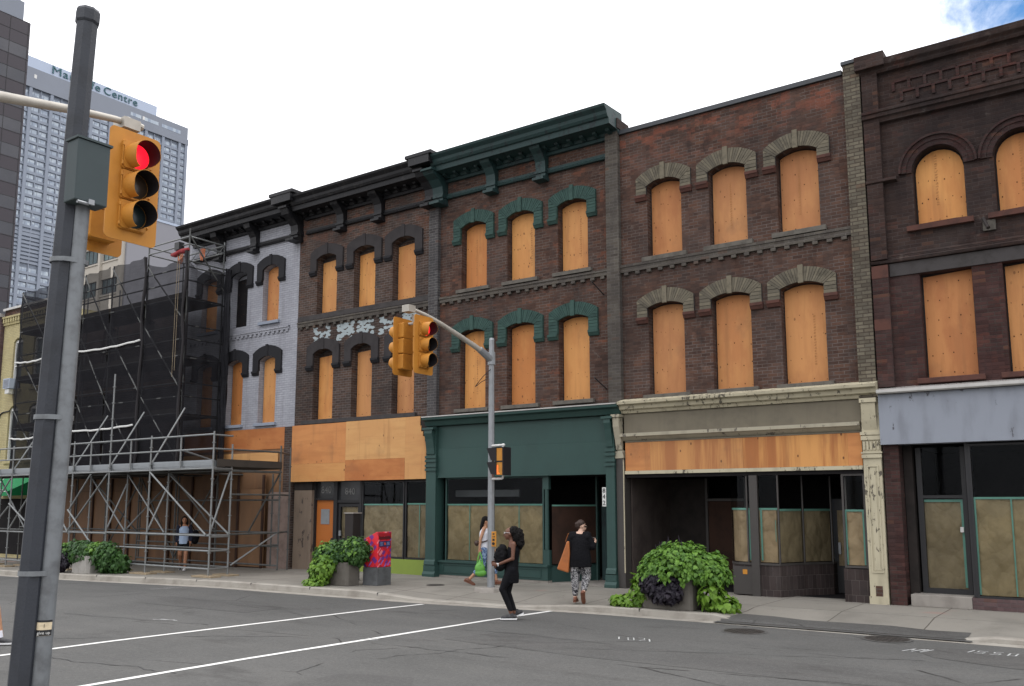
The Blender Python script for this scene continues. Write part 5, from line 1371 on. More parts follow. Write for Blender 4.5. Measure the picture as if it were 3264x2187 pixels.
for z in (3.75,2.67,1.65):
    b = MB(); cx = [off(z+dz, 0) for dz in (-.03,.03)]
    pts = []
    for dz in (-.016,.016):
        ring_ = []
        for k in range(24):
            a = 2*PI*k/24; ca, sa = math.cos(a), math.sin(a)
            d = ca*.088 if ca < 0 else ca*.155; f = sa*.086+ (.012 if ca > 0 else 0)
            ring_.append(off(z+dz, d, f))
        pts.append(ring_)
    b.add(pts[0]+pts[1], [(k,(k+1)%24,24+(k+1)%24,24+k) for k in range(24)])
    b.build('steel_band', m_conduit, np_)
bx = MB(); bx.box(-5.885,-5.737,3.0,3.232,4.14,4.575)
bb = bx.build('control_box', m_box_green, np_, bevel=.008)
MB().box(-5.89,-5.728,2.99,3.245,4.576,4.592).build('box_lid', m_box_green, bb)
q = MB(); q.box(-5.736,-5.718,3.09,3.13,4.125,4.16); q.cyl((-5.74,3.02,4.13),(-5.74,3.10,4.13),.012,.012,8); q.build('latch', m_steel, bb)
# torn sticker on the conduit
def wrap(z0, z1, a0, a1, r, name, mat, par):
    b = MB(); n = 10; vs = []
    for z in (z0, z1):
        for k in range(n+1):
            a = a0+(a1-a0)*k/n
            c = off(z, .100, .03); vs.append((c[0]+r*math.cos(a), c[1]+r*math.sin(a), c[2]))
    b.add(vs, [(k,k+1,n+2+k,n+1+k) for k in range(n)]); return b.build(name, mat, par)
va = math.atan2(-.463,.886)
stk = wrap(1.255, 1.352, va-.95, va+.75, .0585, 'sticker', plain('cream_sticker', (.62,.52,.36), .6, .3, var=.3, sc=20), np_)
wrap(1.256, 1.292, va-.95, va+.75, .0592, 'sticker_strip', m_letter_black, stk)
wrap(1.340, 1.353, va-.95, va+.75, .0592, 'sticker_strip', m_letter_black, stk)
c = off(1.274,.100,.03); text_mesh('lettering', 'give up', .027, m_white_paint, frame_at((c[0]+.0635*math.cos(va-.08), c[1]+.0635*math.sin(va-.08), c[2]), (-math.sin(va-.08), math.cos(va-.08), 0), (0,0,1)), stk, extrude=.0005)
c = off(1.317,.100,.03); text_mesh('lettering', 'I', .032, m_letter_black, frame_at((c[0]+.0635*math.cos(va-.08), c[1]+.0635*math.sin(va-.08), c[2]), (-math.sin(va-.08), math.cos(va-.08), 0), (0,0,1)), stk, extrude=.0005)

# near signal arm from a pole outside the picture
sp = thing('signal_pole', 'pole with pale curved mast arm reaching in from the left edge of the picture', 'pole', (-9.0,2.2,.15))
MB().tube([(-9.0,2.2,.15),(-9.0,2.2,5.9)], [.10,.075], 12).build('shaft', m_arm, sp)
MB().tube([(-9.0,2.2,5.35),(-9.0,2.7,5.66),(-9.01,3.3,5.93),(-9.02,3.9,6.13),(-9.05,4.7,6.29),(-9.09,5.15,6.37),(-9.12,5.32,6.39)], [.064,.061,.058,.054,.044,.038,.036], 14).build('mast_arm', m_arm, sp, smooth=True)
q = MB(); q.box(-9.25,-9.02,5.22,5.42,6.30,6.42); q.cyl((-9.12,5.3,6.42),(-9.12,5.5,6.40),.05,.04,10); q.build('arm_bracket', m_arm, sp)
signal_head('yellow traffic light showing red, large in the foreground beside the grey pole', (-9.0,5.36,5.62), 0, 'traffic lights')
signal_head('yellow traffic light seen from behind, tucked behind the large red light', (-9.62,5.31,5.60), PI, 'traffic lights', lit=False)
MB_ = MB(); MB_.cyl((-9.56,5.33,6.05),(-9.05,5.35,6.05),.03,.03,8); MB_.cyl((-9.2,5.34,6.05),(-9.12,5.32,6.38),.03,.03,8)
MB_.build('hanger', m_arm, sp)

# far signal pole
FX, FY = -12.25, 16.5
fp = thing('signal_pole', 'grey octagonal signal pole with long arm standing on the sidewalk by the green shop', 'pole', (FX,FY,.15))
MB().tube([(FX,FY,.21),(FX,FY,3.2),(FX,FY,5.9)], [.088,.075,.062], 8).build('shaft', m_steel, fp)
MB().tube([(FX,FY,5.9),(FX,FY,5.96)], [.07,.05], 8).build('pole_cap', m_steel, fp)
MB().tube([(FX,FY,.10),(FX,FY,.22)], [.42,.37], 8).build('concrete_footing', m_conc, fp, bevel=.02)
AP = [(FX-.02,FY-.08,5.50),(-12.36,16.0,5.70),(-12.46,15.5,5.90),(-12.56,15.0,6.09),(-12.64,14.65,6.21),(-12.70,14.4,6.275),(-12.74,14.2,6.31)]
MB().tube(AP, [.068,.062,.056,.05,.045,.04,.036], 14).build('mast_arm', m_arm, fp, smooth=True)
MB().tube([(FX,FY,5.32),(FX,FY,5.62)], [.095,.09], 8).build('clamp', m_steel, fp)
MB().tube([(FX-.01,FY-.04,5.46),(-12.33,16.14,5.645)], [.088,.078], 12).build('arm_socket', m_steel, fp)
q = MB(); q.box(-12.84,-12.64,14.02,14.24,6.22,6.37); q.cyl((-12.74,14.26,6.20),(-12.74,14.3,5.98),.03,.03,8); q.cyl((-13.03,14.28,6.0),(-12.5,14.3,6.0),.03,.03,8)
q.build('hanger', m_arm, fp)
signal_head('yellow traffic light showing red on the far mast arm', (-12.47,14.33,5.50), 0, 'traffic lights')
signal_head('yellow traffic light facing away on the far mast arm', (-13.03,14.27,5.50), PI, 'traffic lights', lit=False)
MB().tube([(FX+.03,FY-.08,5.2),(FX-.15,FY-.13,5.05),(FX-.35,FY-.13,4.86),(FX-.38,FY-.13,4.82),(FX-.2,FY-.13,4.92),(FX-.02,FY-.09,5.0)], .008, 5).build('wire_loop', m_letter_black, fp)
ps = thing('pedestrian_signal', 'black and yellow pedestrian signal with lit orange hand on the far pole', 'pedestrian signal', (-11.9,16.35,2.75))
b = MB()
for z in (2.74,3.06): b.box(-11.92,-11.74,16.25,16.52,z,z+.29)
b.build('housing', m_yellow, ps, bevel=.006)
b = MB(); b.box(-11.745,-11.715,16.23,16.53,2.73,3.36); b.box(-11.95,-11.921,16.23,16.53,3.031,3.059); b.box(-11.93,-11.74,16.24,16.54,3.351,3.37); b.box(-11.93,-11.74,16.24,16.54,3.03,3.06)
b.build('back_shell', m_black_in, ps)
for z in (2.74,3.06):
    v = MB()
    v.prism([(-11.92,z),(-11.92,z+.29),(-12.19,z+.285),(-12.07,z+.02)], 'y', 16.238, 16.248); v.prism([(-11.92,z),(-11.92,z+.29),(-12.19,z+.285),(-12.07,z+.02)], 'y', 16.522, 16.532)
    v.box(-12.19,-11.92,16.238,16.532,z+.288,z+.296)
    v.build('visor', m_black_in, ps)
h = MB(); h.box(-11.932,-11.922,16.30,16.47,2.78,2.86)
for k in range(4): h.box(-11.932,-11.922,16.31+k*.04,16.335+k*.04,2.86,2.95+.015*(1 if k in (1,2) else 0))
h.box(-11.932,-11.922,16.27,16.30,2.82,2.88); h.build('hand_symbol', m_hand, ps)
h = MB(); h.box(-11.90,-11.875,16.243,16.249,2.78,2.96); h.box(-11.90,-11.84,16.243,16.249,2.76,2.785); h.build('painted_hand_glow', m_hand, ps)  # emissive strips on the housing side stand in for the hand's light spill
b = MB(); b.cyl((FX,FY-.02,3.42),(-11.82,16.38,3.42),.028,.028,10); b.ball((-11.82,16.38,3.42),.038); b.cyl((FX,FY-.02,2.66),(-11.88,16.4,2.66),.026,.026,10); b.cyl((-11.83,16.38,3.42),(-11.83,16.38,3.36),.025,.025,8); b.cyl((-11.86,16.4,2.66),(-11.84,16.4,2.74),.025,.025,8)
b.build('mounting_arm', m_white_paint, ps)
pbn = thing('push_button', 'yellow crosswalk push button plate on the far signal pole', 'push button', (-12.1,16.42,1.1))
b = MB(); b.box(-12.16,-12.03,16.385,16.41,1.13,1.47); bk_ = b.build('button_plate', m_yellow, pbn, bevel=.01)
b = MB(); b.cyl((-12.095,16.385,1.20),(-12.095,16.36,1.20),.032,.03,12); b.box(-12.125,-12.065,16.381,16.386,1.26,1.31); b.box(-12.125,-12.10,16.381,16.386,1.34,1.36); b.box(-12.09,-12.065,16.381,16.386,1.34,1.37); b.box(-12.12,-12.07,16.381,16.386,1.40,1.43); b.build('button', m_letter_black, bk_)

# mailbox
def mail_mat():
    s = NT('red_mail_wrap'); uv = s.uv(); p = s.pos()
    r = s.n('VectorRotate', {'Vector': uv, 'Angle': math.radians(42)}, rotation_type='Z_AXIS').outputs[0]
    c = s.n('VectorMath', {0: s.scale(r, (13, 9, 1))}, operation='FLOOR').outputs[0]
    w = s.n('TexWhiteNoise', {'Vector': c}).outputs[0]
    c2 = s.n('VectorMath', {0: s.scale(r, (30, 7, 1))}, operation='FLOOR').outputs[0]
    w2 = s.n('TexWhiteNoise', {'Vector': c2}).outputs[0]
    col = s.mix(s.math('GREATER_THAN', w, .62), (.62,.022,.035), (.40,.015,.035))
    col = s.mix(s.math('GREATER_THAN', w, .82), col, (.14,.03,.20))
    col = s.mix(s.math('GREATER_THAN', w2, .90), col, (.70,.18,.22))
    col = s.mix(s.math('GREATER_THAN', w2, .965), col, (.22,.13,.45))
    return s.done(col, .45, .4)
m_mail = mail_mat()
mz = side_z(-15.3)
ml = thing('mailbox', 'red patterned street mailbox with sloping top on a dark grey base', 'mailbox', (-15.31,15.99,mz))
MB().box(-15.555,-15.075,15.755,16.235,mz,.575).build('base', plain('mailbox_base', (.10,.105,.11), .6, .3, var=.4, sc=6, streak=.4), ml, bevel=.01)
MB().prism([(-15.55,.58),(-15.08,.58),(-15.08,1.415),(-15.14,1.42),(-15.55,1.24)], 'y', 15.76, 16.23).build('body', m_mail, ml, bevel=.012)
b = MB(); b.box(-15.078,-15.066,15.80,16.19,1.24,1.31); sl = b.build('slot', plain('slot_red', (.10,.008,.012), .6), ml)
b = MB(); b.box(-15.079,-15.070,15.78,16.21,1.32,1.39); b.build('flap', plain('flap_red', (.36,.015,.025), .5), ml)
b = MB(); b.box(-15.079,-15.072,15.80,16.19,1.07,1.20); lb = b.build('label_plate', plain('label_blue', (.02,.025,.11), .5), ml)
b = MB(); b.cyl((-15.072,15.995,1.135),(-15.068,15.995,1.135),.035,.035,12); b.mi = 1
for y in (15.83,16.06):
    for z in (1.10,1.13,1.16): b.box(-15.0715,-15.069,y,y+.10,z,z+.012)
b.build('label_print', [plain('label_red', (.55,.06,.03), .5), plain('label_text_blue', (.25,.3,.5), .5)], lb)
n = 28; cx, cz = -15.30, 1.0
def disc(r, y, mat, name, par): return MB().add([(cx+r*math.cos(2*PI*k/n), y, cz+r*math.sin(2*PI*k/n)) for k in range(n)], [tuple(range(n))]).build(name, mat, par)
lg = disc(.088, 15.754, plain('logo_yellow', (.62,.35,.06), .5, var=.05), 'emblem', ml)
disc(.079, 15.752, plain('logo_red', (.42,.012,.02), .5, var=.05), 'emblem_disc', lg)
MB().add([(cx+u*.062, 15.7505, cz+v*.062) for u, v in ((1,-.05),(-.75,.85),(-.45,.15),(-1.0,.1),(-.4,-.15),(-.8,-.8))], [(0,1,2),(2,3,4),(0,2,4),(0,4,5)]).build('emblem_wing', m_white_paint, lg)
# dark pillar behind the middle planter
pz = side_z(-16.6)
pl_ = thing('utility_pillar', 'dark brown metal pillar standing behind the middle planter', 'pillar', (-16.69,16.5,pz))
MB().box(-16.84,-16.54,16.36,16.64,pz,1.84).build('casing', m_dark_metal, pl_, bevel=.015)
MB().box(-16.86,-16.52,16.34,16.66,1.841,1.87).build('cap', m_conc, pl_)

# ------------------------------------------------------------------ planters
def leaf_mat(name, a, b):
    s = NT(name); p = s.pos()
    w = s.noise(p, 8, 3)
    g = s.n('NewGeometry').outputs['Random Per Island']
    col = s.mix(s.math('ADD', s.math('MULTIPLY', g, .8), s.math('MULTIPLY', w, .2)), a, b)
    pr = s.n('BsdfPrincipled', {'Base Color': col, 'Roughness': .5, 'Specular IOR Level': .35})
    tr = s.n('BsdfTranslucent', {'Color': col})
    m = s.n('MixShader', {0: .3, 1: pr.outputs[0], 2: tr.outputs[0]})
    s.t.links.new(m.outputs[0], s.out.inputs[0]); return s.m
m_leaf = leaf_mat('leaf_green', (.05,.13,.02), (.16,.31,.042))
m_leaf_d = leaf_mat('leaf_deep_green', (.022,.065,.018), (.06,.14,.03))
m_leaf_lime = leaf_mat('leaf_lime', (.085,.185,.02), (.19,.33,.04))
m_leaf_dark = leaf_mat('leaf_purple', (.010,.009,.016), (.030,.022,.034))
m_stem = plain('stems', (.05,.07,.025), .8)
def leaves(blobs, n, size, seed, zmin=.16, zcut=None):
    r = random.Random(seed); b = MB()
    tot = sum(k[1][0]*k[1][1]+k[1][0]*k[1][2]+k[1][1]*k[1][2] for k in blobs)
    for c, rad in blobs:
        m = int(n*(rad[0]*rad[1]+rad[0]*rad[2]+rad[1]*rad[2])/tot)
        for _ in range(m):
            while True:
                v = Vector((r.gauss(0,1), r.gauss(0,1), r.gauss(0,1)))
                if v.length > .1: break
            v.normalize()
            sh = 1 - abs(r.gauss(0,.15)) + .13*math.sin(v.x*9+seed)*math.sin(v.y*8)*math.sin(v.z*7+2)+ r.uniform(0,.10)*(r.random() < .25)
            p = Vector((c[0]+v.x*rad[0]*sh, c[1]+v.y*rad[1]*sh, c[2]+v.z*rad[2]*sh))
            if zcut is not None and p.z < zcut + .06*math.sin(v.x*11+v.y*7): continue
            if p.z < zmin: p.z = zmin + r.uniform(0,.05)
            nrm = (Vector((v.x/rad[0], v.y/rad[1], v.z/rad[2])).normalized()*.8 + Vector((r.gauss(0,.38), r.gauss(0,.38), .35+r.gauss(0,.3)))).normalized()
            dn = Vector((v.x*.4+r.gauss(0,.3), v.y*.4+r.gauss(0,.3), -1+r.gauss(0,.3)))
            t = (dn - nrm*dn.dot(nrm)).normalized(); s = nrm.cross(t)
            L = size*r.uniform(.6,1.25); w = L*r.uniform(.38,.5); k = L*r.uniform(.05,.2)
            pts = [p, p+t*L*.1+s*w*.75-nrm*k*.3, p+t*L*.42+s*w*.95-nrm*k*.4, p+t*L*1.0-nrm*k*1.6, p+t*L*.42-s*w*.95-nrm*k*.4, p+t*L*.1-s*w*.75-nrm*k*.3, p+t*L*.45+nrm*k*.3]
            b.add(pts, [(0,1,2,6),(6,2,3),(6,3,4),(0,6,4,5)])
    return b
def planter(label, x0, x1, y0, y1, z0, z1, mat, sets, seed, cham=.05, cut=False):
    t = thing('planter', label, 'planter', ((x0+x1)/2, (y0+y1)/2, z0), group='concrete planters along the kerb')
    o = [(x0+cham,y0),(x1-cham,y0),(x1,y0+cham),(x1,y1-cham),(x1-cham,y1),(x0+cham,y1),(x0,y1-cham),(x0,y0+cham)]
    b = MB(); b.prism(o, 'z', z0, z1); b.build('concrete_box', mat, t, bevel=.012)
    b = MB()
    cx, cy = (x0+x1)/2, (y0+y1)/2
    for k in range(14):
        a = k*2.4; b.tube([(cx+.1*math.cos(a),cy+.08*math.sin(a),z1-.02),(cx+.25*math.cos(a),cy+.2*math.sin(a),z1+.2),(cx+.42*math.cos(a),cy+.32*math.sin(a),z1+.25)], [.012,.009,.005], 5)
    b.build('stems', m_stem, t)
    for nm, mt, blobs, n, size in sets:
        seed += 1
        leaves(blobs, n, size, seed, z0+.012, z1+.0 if nm in ('leafy_crown','bright_leaves') and cut else None).build(nm, mt, t, fix=False)
        if nm == 'leafy_crown':
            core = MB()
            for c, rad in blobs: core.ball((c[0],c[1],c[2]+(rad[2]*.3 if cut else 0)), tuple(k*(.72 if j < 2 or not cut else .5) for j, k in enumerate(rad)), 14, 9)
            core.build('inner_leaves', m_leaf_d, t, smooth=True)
            if cut:
                sp_ = MB()
                for _ in range(9):
                    u = rnd.uniform(-.6,.6); q0 = Vector((-7.26+u, 15.8+rnd.uniform(-.25,.2), 1.30-.35*u*u)); q1 = q0+Vector((rnd.uniform(-.05,.05),0,rnd.uniform(.08,.2)))
                    sp_.tube([tuple(q0),tuple(q0.lerp(q1,.5)),tuple(q1)],[.006,.012,.004],5)
                sp_.build('flower_spikes', m_leaf_dark, t)
    return t
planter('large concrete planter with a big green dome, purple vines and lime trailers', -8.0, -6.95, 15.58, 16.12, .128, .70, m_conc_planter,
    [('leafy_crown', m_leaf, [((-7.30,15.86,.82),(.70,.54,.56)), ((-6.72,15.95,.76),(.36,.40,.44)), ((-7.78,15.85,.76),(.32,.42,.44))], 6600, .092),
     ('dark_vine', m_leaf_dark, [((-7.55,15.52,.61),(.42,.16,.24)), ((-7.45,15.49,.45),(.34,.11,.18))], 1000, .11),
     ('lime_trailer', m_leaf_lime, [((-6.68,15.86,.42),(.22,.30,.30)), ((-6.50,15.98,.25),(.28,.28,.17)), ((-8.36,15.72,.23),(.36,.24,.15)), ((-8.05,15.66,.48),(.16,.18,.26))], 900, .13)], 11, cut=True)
zp = side_z(-16.1)
planter('concrete planter overflowing with green and lime vines beside the red mailbox', -16.62, -15.60, 15.28, 15.72, zp, .70, m_conc_planter,
    [('leafy_crown', m_leaf_d, [((-16.15,15.5,.88),(.52,.36,.36)), ((-15.58,15.55,.97),(.34,.30,.34)), ((-16.40,15.38,.74),(.34,.30,.42))], 2600, .095),
     ('bright_leaves', m_leaf, [((-16.30,15.36,.86),(.46,.32,.34)), ((-15.62,15.50,1.0),(.32,.28,.30))], 800, .095),
     ('dark_vine', m_leaf_dark, [((-16.78,15.3,.42),(.10,.14,.30))], 130, .09),
     ('lime_trailer', m_leaf_lime, [((-16.32,15.08,.48),(.30,.22,.36)), ((-16.38,14.96,.22),(.30,.20,.13)), ((-16.15,15.14,.60),(.22,.16,.24))], 900, .10)], 31)
zp = side_z(-26.4)
planter('pale concrete planter with purple and green vines in front of the scaffolding', -26.55, -25.62, 14.52, 15.0, zp, zp+.52, m_conc_pale,
    [('leafy_crown', m_leaf_d, [((-26.45,14.75,.66),(.95,.36,.36)), ((-25.15,14.85,.55),(.50,.36,.46)), ((-24.75,15.0,.35),(.36,.30,.32))], 1800, .12),
     ('bright_leaves', m_leaf, [((-27.0,14.6,.68),(.40,.26,.24)), ((-25.5,14.75,.78),(.40,.25,.2))], 500, .12),
     ('dark_vine', m_leaf_dark, [((-26.95,14.45,.42),(.34,.16,.34))], 600, .11),
     ('lime_trailer', m_leaf_lime, [((-27.35,14.35,.12),(.25,.2,.18))], 200, .12)], 51, .09)
# ------------------------------------------------------------------ people
def skin_mat(name, c): return plain(name, c, .5, .35, var=.12, sc=12, dirt=tuple(k*.75 for k in c))
sk_dark = skin_mat('deep_brown_skin', (.13,.058,.036)); sk_fair = skin_mat('fair_skin', (.56,.36,.27)); sk_tan = skin_mat('tan_skin', (.40,.215,.13)); sk_warm = skin_mat('warm_skin', (.33,.155,.085))
cl_black = plain('black_cloth', (.006,.006,.0075), .9, .12, var=.3, sc=2, dirt=(.014,.014,.017), bump=.02)
cl_black2 = plain('black_leggings', (.005,.005,.007), .8, .15, var=.2)
cl_navy = plain('navy_jacket', (.015,.018,.035), .8, .2, var=.3, sc=9)
cl_white = plain('white_shirt', (.66,.67,.72), .8, .2, var=.25, sc=8, dirt=(.4,.42,.5))
cl_blue = plain('pale_blue_shirt', (.34,.43,.58), .8, .2, var=.3, sc=8, dirt=(.22,.3,.42))
hair_black = plain('black_hair', (.005,.004,.004), .75, .2, var=.3, sc=30, dirt=(.011,.009,.008), bump=.012)
hair_brown = plain('brown_hair', (.035,.018,.012), .55, .4, var=.3, sc=30, dirt=(.015,.009,.007), bump=.006)
shoe_dark = plain('dark_sneaker', (.03,.03,.033), .6, .3, var=.5, sc=20, dirt=(.10,.10,.10))
shoe_brown = plain('brown_leather', (.15,.055,.03), .5, .4, var=.3, sc=10)
sole_white = plain('white_sole', (.68,.68,.68), .6, .3, var=.1)
eye_m = plain('dark_eyes', (.02,.015,.012), .3, .5, var=0); lip_m = plain('lips', (.16,.05,.045), .5, .4, var=0)
def print_mat(name, a, b, sc=14, lo=.46, hi=.54):
    s = NT(name); q = s.obj()
    n = s.noise(q, sc, 3, .6, 1.6)
    return s.done(s.mix(s.step(n, lo, hi), a, b), .8, .2)
pr_bw = print_mat('black_white_print', (.015,.015,.02), (.36,.355,.36), 20, .43, .60); pr_denim = print_mat('mottled_denim', (.055,.10,.20), (.24,.33,.48), 16)
def blob(name, mat, prims, parent, voxel=.010, smooth=4):
    b = MB()
    for p in prims:
        if p[0] == 't':
            b.tube(p[1], p[2], 14, up=p[3] if len(p) > 3 else None)
            if not isinstance(p[2], (list,tuple)) or not isinstance(p[2][0], (list,tuple)):
                rs = p[2] if isinstance(p[2], (list,tuple)) else [p[2]]*len(p[1])
                for c, r in zip(p[1], rs): b.ball(c, r*.995, 12, 8)
        elif p[0] == 'b': b.ball(p[1], p[2], 16, 11)
        else: b.box(*p[1])
    o = b.build(name, mat, parent, smooth=False, local=True)
    m = o.modifiers.new('remesh', 'REMESH'); m.mode = 'VOXEL'; m.voxel_size = voxel; m.use_smooth_shade = True
    s = o.modifiers.new('smooth', 'SMOOTH'); s.iterations = smooth; s.factor = .5
    return o
def torso(hip, chest, neck, lean=0, w=1.0, d=1.0):     # stacked oval rings; lists of (centre, (half width, half depth))
    return [('t', [hip, tuple(Vector(hip).lerp(Vector(chest), .4)), tuple(Vector(hip).lerp(Vector(chest), .75)), chest, tuple(Vector(chest).lerp(Vector(neck), .65)), neck],
             [(.165*w,.115*d),(.128*w,.10*d),(.138*w,.11*d),(.158*w,.108*d),(.11*w,.075*d),(.055,.055)], (1,0,0))]
def hand(wrist, dirn, palm_n, curl=.5, s=1.0):
    w = Vector(wrist); d = Vector(dirn).normalized(); nrm = (Vector(palm_n) - d*Vector(palm_n).dot(d)).normalized(); sd = d.cross(nrm)
    out = [('t', [tuple(w), tuple(w+d*.045*s), tuple(w+d*.085*s)], [(.022*s,.017*s),(.038*s,.015*s),(.040*s,.013*s)], tuple(sd))]
    for k, L in enumerate((.062,.072,.068,.052)):
        b0 = w + d*.08*s + sd*(.030-.020*k)*s
        a = curl*.6; p1 = b0 + (d*math.cos(a)+nrm*math.sin(a))*L*.5*s; a = curl*1.5; p2 = p1 + (d*math.cos(a)+nrm*math.sin(a))*L*.32*s; a = curl*2.2; p3 = p2 + (d*math.cos(a)+nrm*math.sin(a))*L*.25*s
        out.append(('t', [tuple(b0),tuple(p1),tuple(p2),tuple(p3)], [.0095*s,.009*s,.0085*s,.007*s]))
    t0 = w + d*.025*s + sd*.028*s; t1 = t0 + (d*.5+sd*.75+nrm*.3).normalized()*.04*s; t2 = t1 + (d*.75+sd*.2+nrm*.5).normalized()*.032*s
    out.append(('t', [tuple(t0),tuple(t1),tuple(t2)], [.012*s,.0105*s,.0085*s]))
    return out
def head(c, yaw=0, pitch=0):                # face towards +y turned by yaw
    c = Vector(c); R = Matrix.Rotation(yaw, 3, 'Z') @ Matrix.Rotation(pitch, 3, 'X')
    P = lambda x, y, z: tuple(c + R @ Vector((x,y,z)))
    prims = [('b', tuple(c + R @ Vector((0,-.008,.025))), (.076,.092,.092)), ('b', P(0,.02,-.03), (.062,.068,.075)), ('b', P(0,.045,-.085), (.034,.032,.028)),
             ('t', [P(0,.082,.015), P(0,.104,-.022), P(0,.092,-.03)], [.010,.013,.012]), ('b', P(0,.082,-.055), (.024,.013,.012)),
             ('b', P(.076,-.005,-.01), (.012,.02,.03)), ('b', P(-.076,-.005,-.01), (.012,.02,.03)), ('b', P(.03,.072,.025), (.024,.014,.012)), ('b', P(-.03,.072,.025), (.024,.014,.012))]
    return prims, P
def face_bits(parent, P, lip=True):
    b = MB()
    for s in (-1,1): b.ball(P(s*.031,.083,.006), (.013,.007,.007), 8, 6)
    for s in (-1,1): b.tube([P(s*.016,.086,.030), P(s*.034,.084,.034), P(s*.052,.072,.028)], .004, 5)
    b.build('eyes', eye_m, parent, local=True)
    if lip: MB().ball(P(0,.092,-.055), (.022,.009,.009), 8, 6).build('mouth', lip_m, parent, local=True)
def shoe(name, toe_dir, ankle, parent, mat, sole, L=.25, lift=0):
    a = Vector(ankle); d = Vector(toe_dir).normalized(); up = Vector((0,0,1)); h = Vector((d.x,d.y,0)).normalized() if abs(d.z) < .99 else Vector((0,1,0)); s_ = d.cross(Vector((0,0,1))).normalized(); u = s_.cross(d)
    heel = a - d*.06 - u*.045; 
    pts = [heel+u*.01, a-u*.03+d*.02, a+d*.10-u*.048, a+d*.165-u*.055]
    o = blob(name, mat, [('t', [tuple(p) for p in pts], [.040,.043,.040,.034]), ('b', tuple(a-u*.005), (.042,.042,.05))], parent, .009, 3)
    b = MB(); pl = []
    for t_, w in ((-.10,.026),(-.07,.036),(0,.036),(.08,.042),(.14,.043),(.19,.030),(.205,.012)): pl.append((t_, w))
    ring_ = [a + d*t_ + s_*w - u*.085 for t_, w in pl] + [a + d*t_ - s_*w - u*.085 for t_, w in pl[::-1]]
    n = len(ring_); top = [p + u*.024 for p in ring_]
    b.add(ring_+top, [(i,(i+1)%n,n+(i+1)%n,n+i) for i in range(n)] + [tuple(range(n)), tuple(range(n,2*n))]); b.build('sole', sole, o, local=True)
    return o
def person(label, loc, heading):
    return thing('person', label, 'person', loc, math.atan2(-heading[0], heading[1]))
RV = (.8166,.5772)                          # the picture's right-hand direction along the ground
def road_z(x, y): return gz(x)+(.03-.01*(y-8)/5 if y < 13 else max(0, .02*(1-(y-13)/(yk(x)+.02-13))))

# woman crossing the road, facing left, arms round a black bundle
p1 = person('woman in black with big curly black hair crossing the road holding a dark bundle', (-9.47,13.38,road_z(-9.47,13.38)), (-RV[0],-RV[1]))
hd_, P = head((0,.035,1.535), .0, .08)
pr = torso((0,0,.90),(0,-.035,1.24),(0,-.01,1.42)) + hd_ + [('t',[(0,-.012,1.36),(0,.015,1.46)],[.05,.046]), ('t',[(-.09,.0,.86),(-.085,.16,.55),(-.08,.01,.14)],[.085,.055,.036]), ('t',[(.09,0,.86),(.085,.06,.48),(.08,-.06,.11)],[.085,.055,.036]),
   ('t',[(-.155,-.035,1.355),(-.185,-.02,1.10),(-.12,.25,.99)],[.046,.038,.027]), ('t',[(.155,-.03,1.355),(.185,.02,1.11),(.10,.26,1.02)],[.046,.038,.027]), ('t',[(-.155,-.035,1.355),(0,-.03,1.36),(.155,-.03,1.355)],[.046,.05,.046])]
pr += hand((-.12,.25,.99), (.35,.9,.05), (.9,-.3,0), .7) + hand((.10,.26,1.02), (-.35,.9,-.1), (-.9,-.3,0), .7)
bd = blob('body', sk_dark, pr, p1, .009)
face_bits(p1, P)
b = MB()
for s in (-1,1): b.tube([P(s*.012,.098,.012), P(s*.03,.102,.024), P(s*.052,.094,.012), P(s*.034,.1,-.008), P(s*.012,.098,.012)], .003, 5)
b.tube([P(-.055,.09,.015), P(-.078,.0,.02)], .003, 5); b.build('glasses', sole_white, p1, local=True)
hb = random.Random(3); curls = []
core = [('b',(0,-.045,1.575),(.108,.108,.098)), ('b',(0,-.115,1.49),(.128,.105,.15)), ('b',(0,-.15,1.38),(.12,.08,.12))]
for k in range(260):
    c, r = core[hb.randrange(3)][1:]
    v = Vector((hb.gauss(0,1), hb.gauss(0,1)-.3, hb.gauss(0,1))).normalized()
    q = (c[0]+v.x*r[0]*1.0, c[1]+v.y*r[1]*1.0, c[2]+v.z*r[2]*1.0)
    if q[1] < .055: curls.append(('b', q, hb.uniform(.010,.021)))
blob('hair', hair_black, core + curls, p1, .008, 0)
blob('tank_top', cl_black, [('t',[(0,.0,.66),(0,.0,.80),(0,0,.92),(0,-.02,1.08),(0,-.035,1.24),(0,-.03,1.32)],[(.175,.135),(.185,.14),(.175,.125),(.145,.115),(.168,.122),(.12,.09)],(1,0,0)), ('t',[(-.08,-.03,1.30),(-.085,-.035,1.395),(-.08,-.07,1.3)],.020), ('t',[(.08,-.03,1.30),(.085,-.035,1.395),(.08,-.07,1.3)],.020)], p1, .009)
blob('leggings', cl_black2, [('t',[(-.09,0,.90),(-.087,.09,.70),(-.085,.165,.55),(-.082,.07,.32),(-.08,.02,.19)],[.10,.088,.064,.052,.044]), ('t',[(.09,0,.90),(.085,.07,.48),(.08,-.045,.18)],[.10,.066,.044])], p1, .009)
shoe('shoe', (0,1,-.0), (-.08,.0,.105), p1, shoe_dark, sole_white); shoe('shoe', (0,.93,-.36), (.085,-.10,.145), p1, shoe_dark, sole_white)
MB().tube([(-.112,.235,.975),(-.128,.24,1.02)], .031, 10).build('watch', sole_white, p1, local=True)
bun = thing('bundle', 'fluffy black bundle held against the chest by the woman crossing the road', 'bundle', tuple(p1.location + Vector((0,0,1.0))), p1.rotation_euler.z)
prims = [('b',(0,.19,.14),(.15,.12,.17)),('b',(0,.21,-.02),(.15,.11,.12)),('b',(0,.16,.26),(.11,.08,.09))]
for k in range(60):
    v = Vector((hb.gauss(0,1),hb.gauss(0,1),hb.gauss(0,1))).normalized(); prims.append(('b',(v.x*.14,.19+v.y*.11,.12+v.z*.2),hb.uniform(.02,.035)))
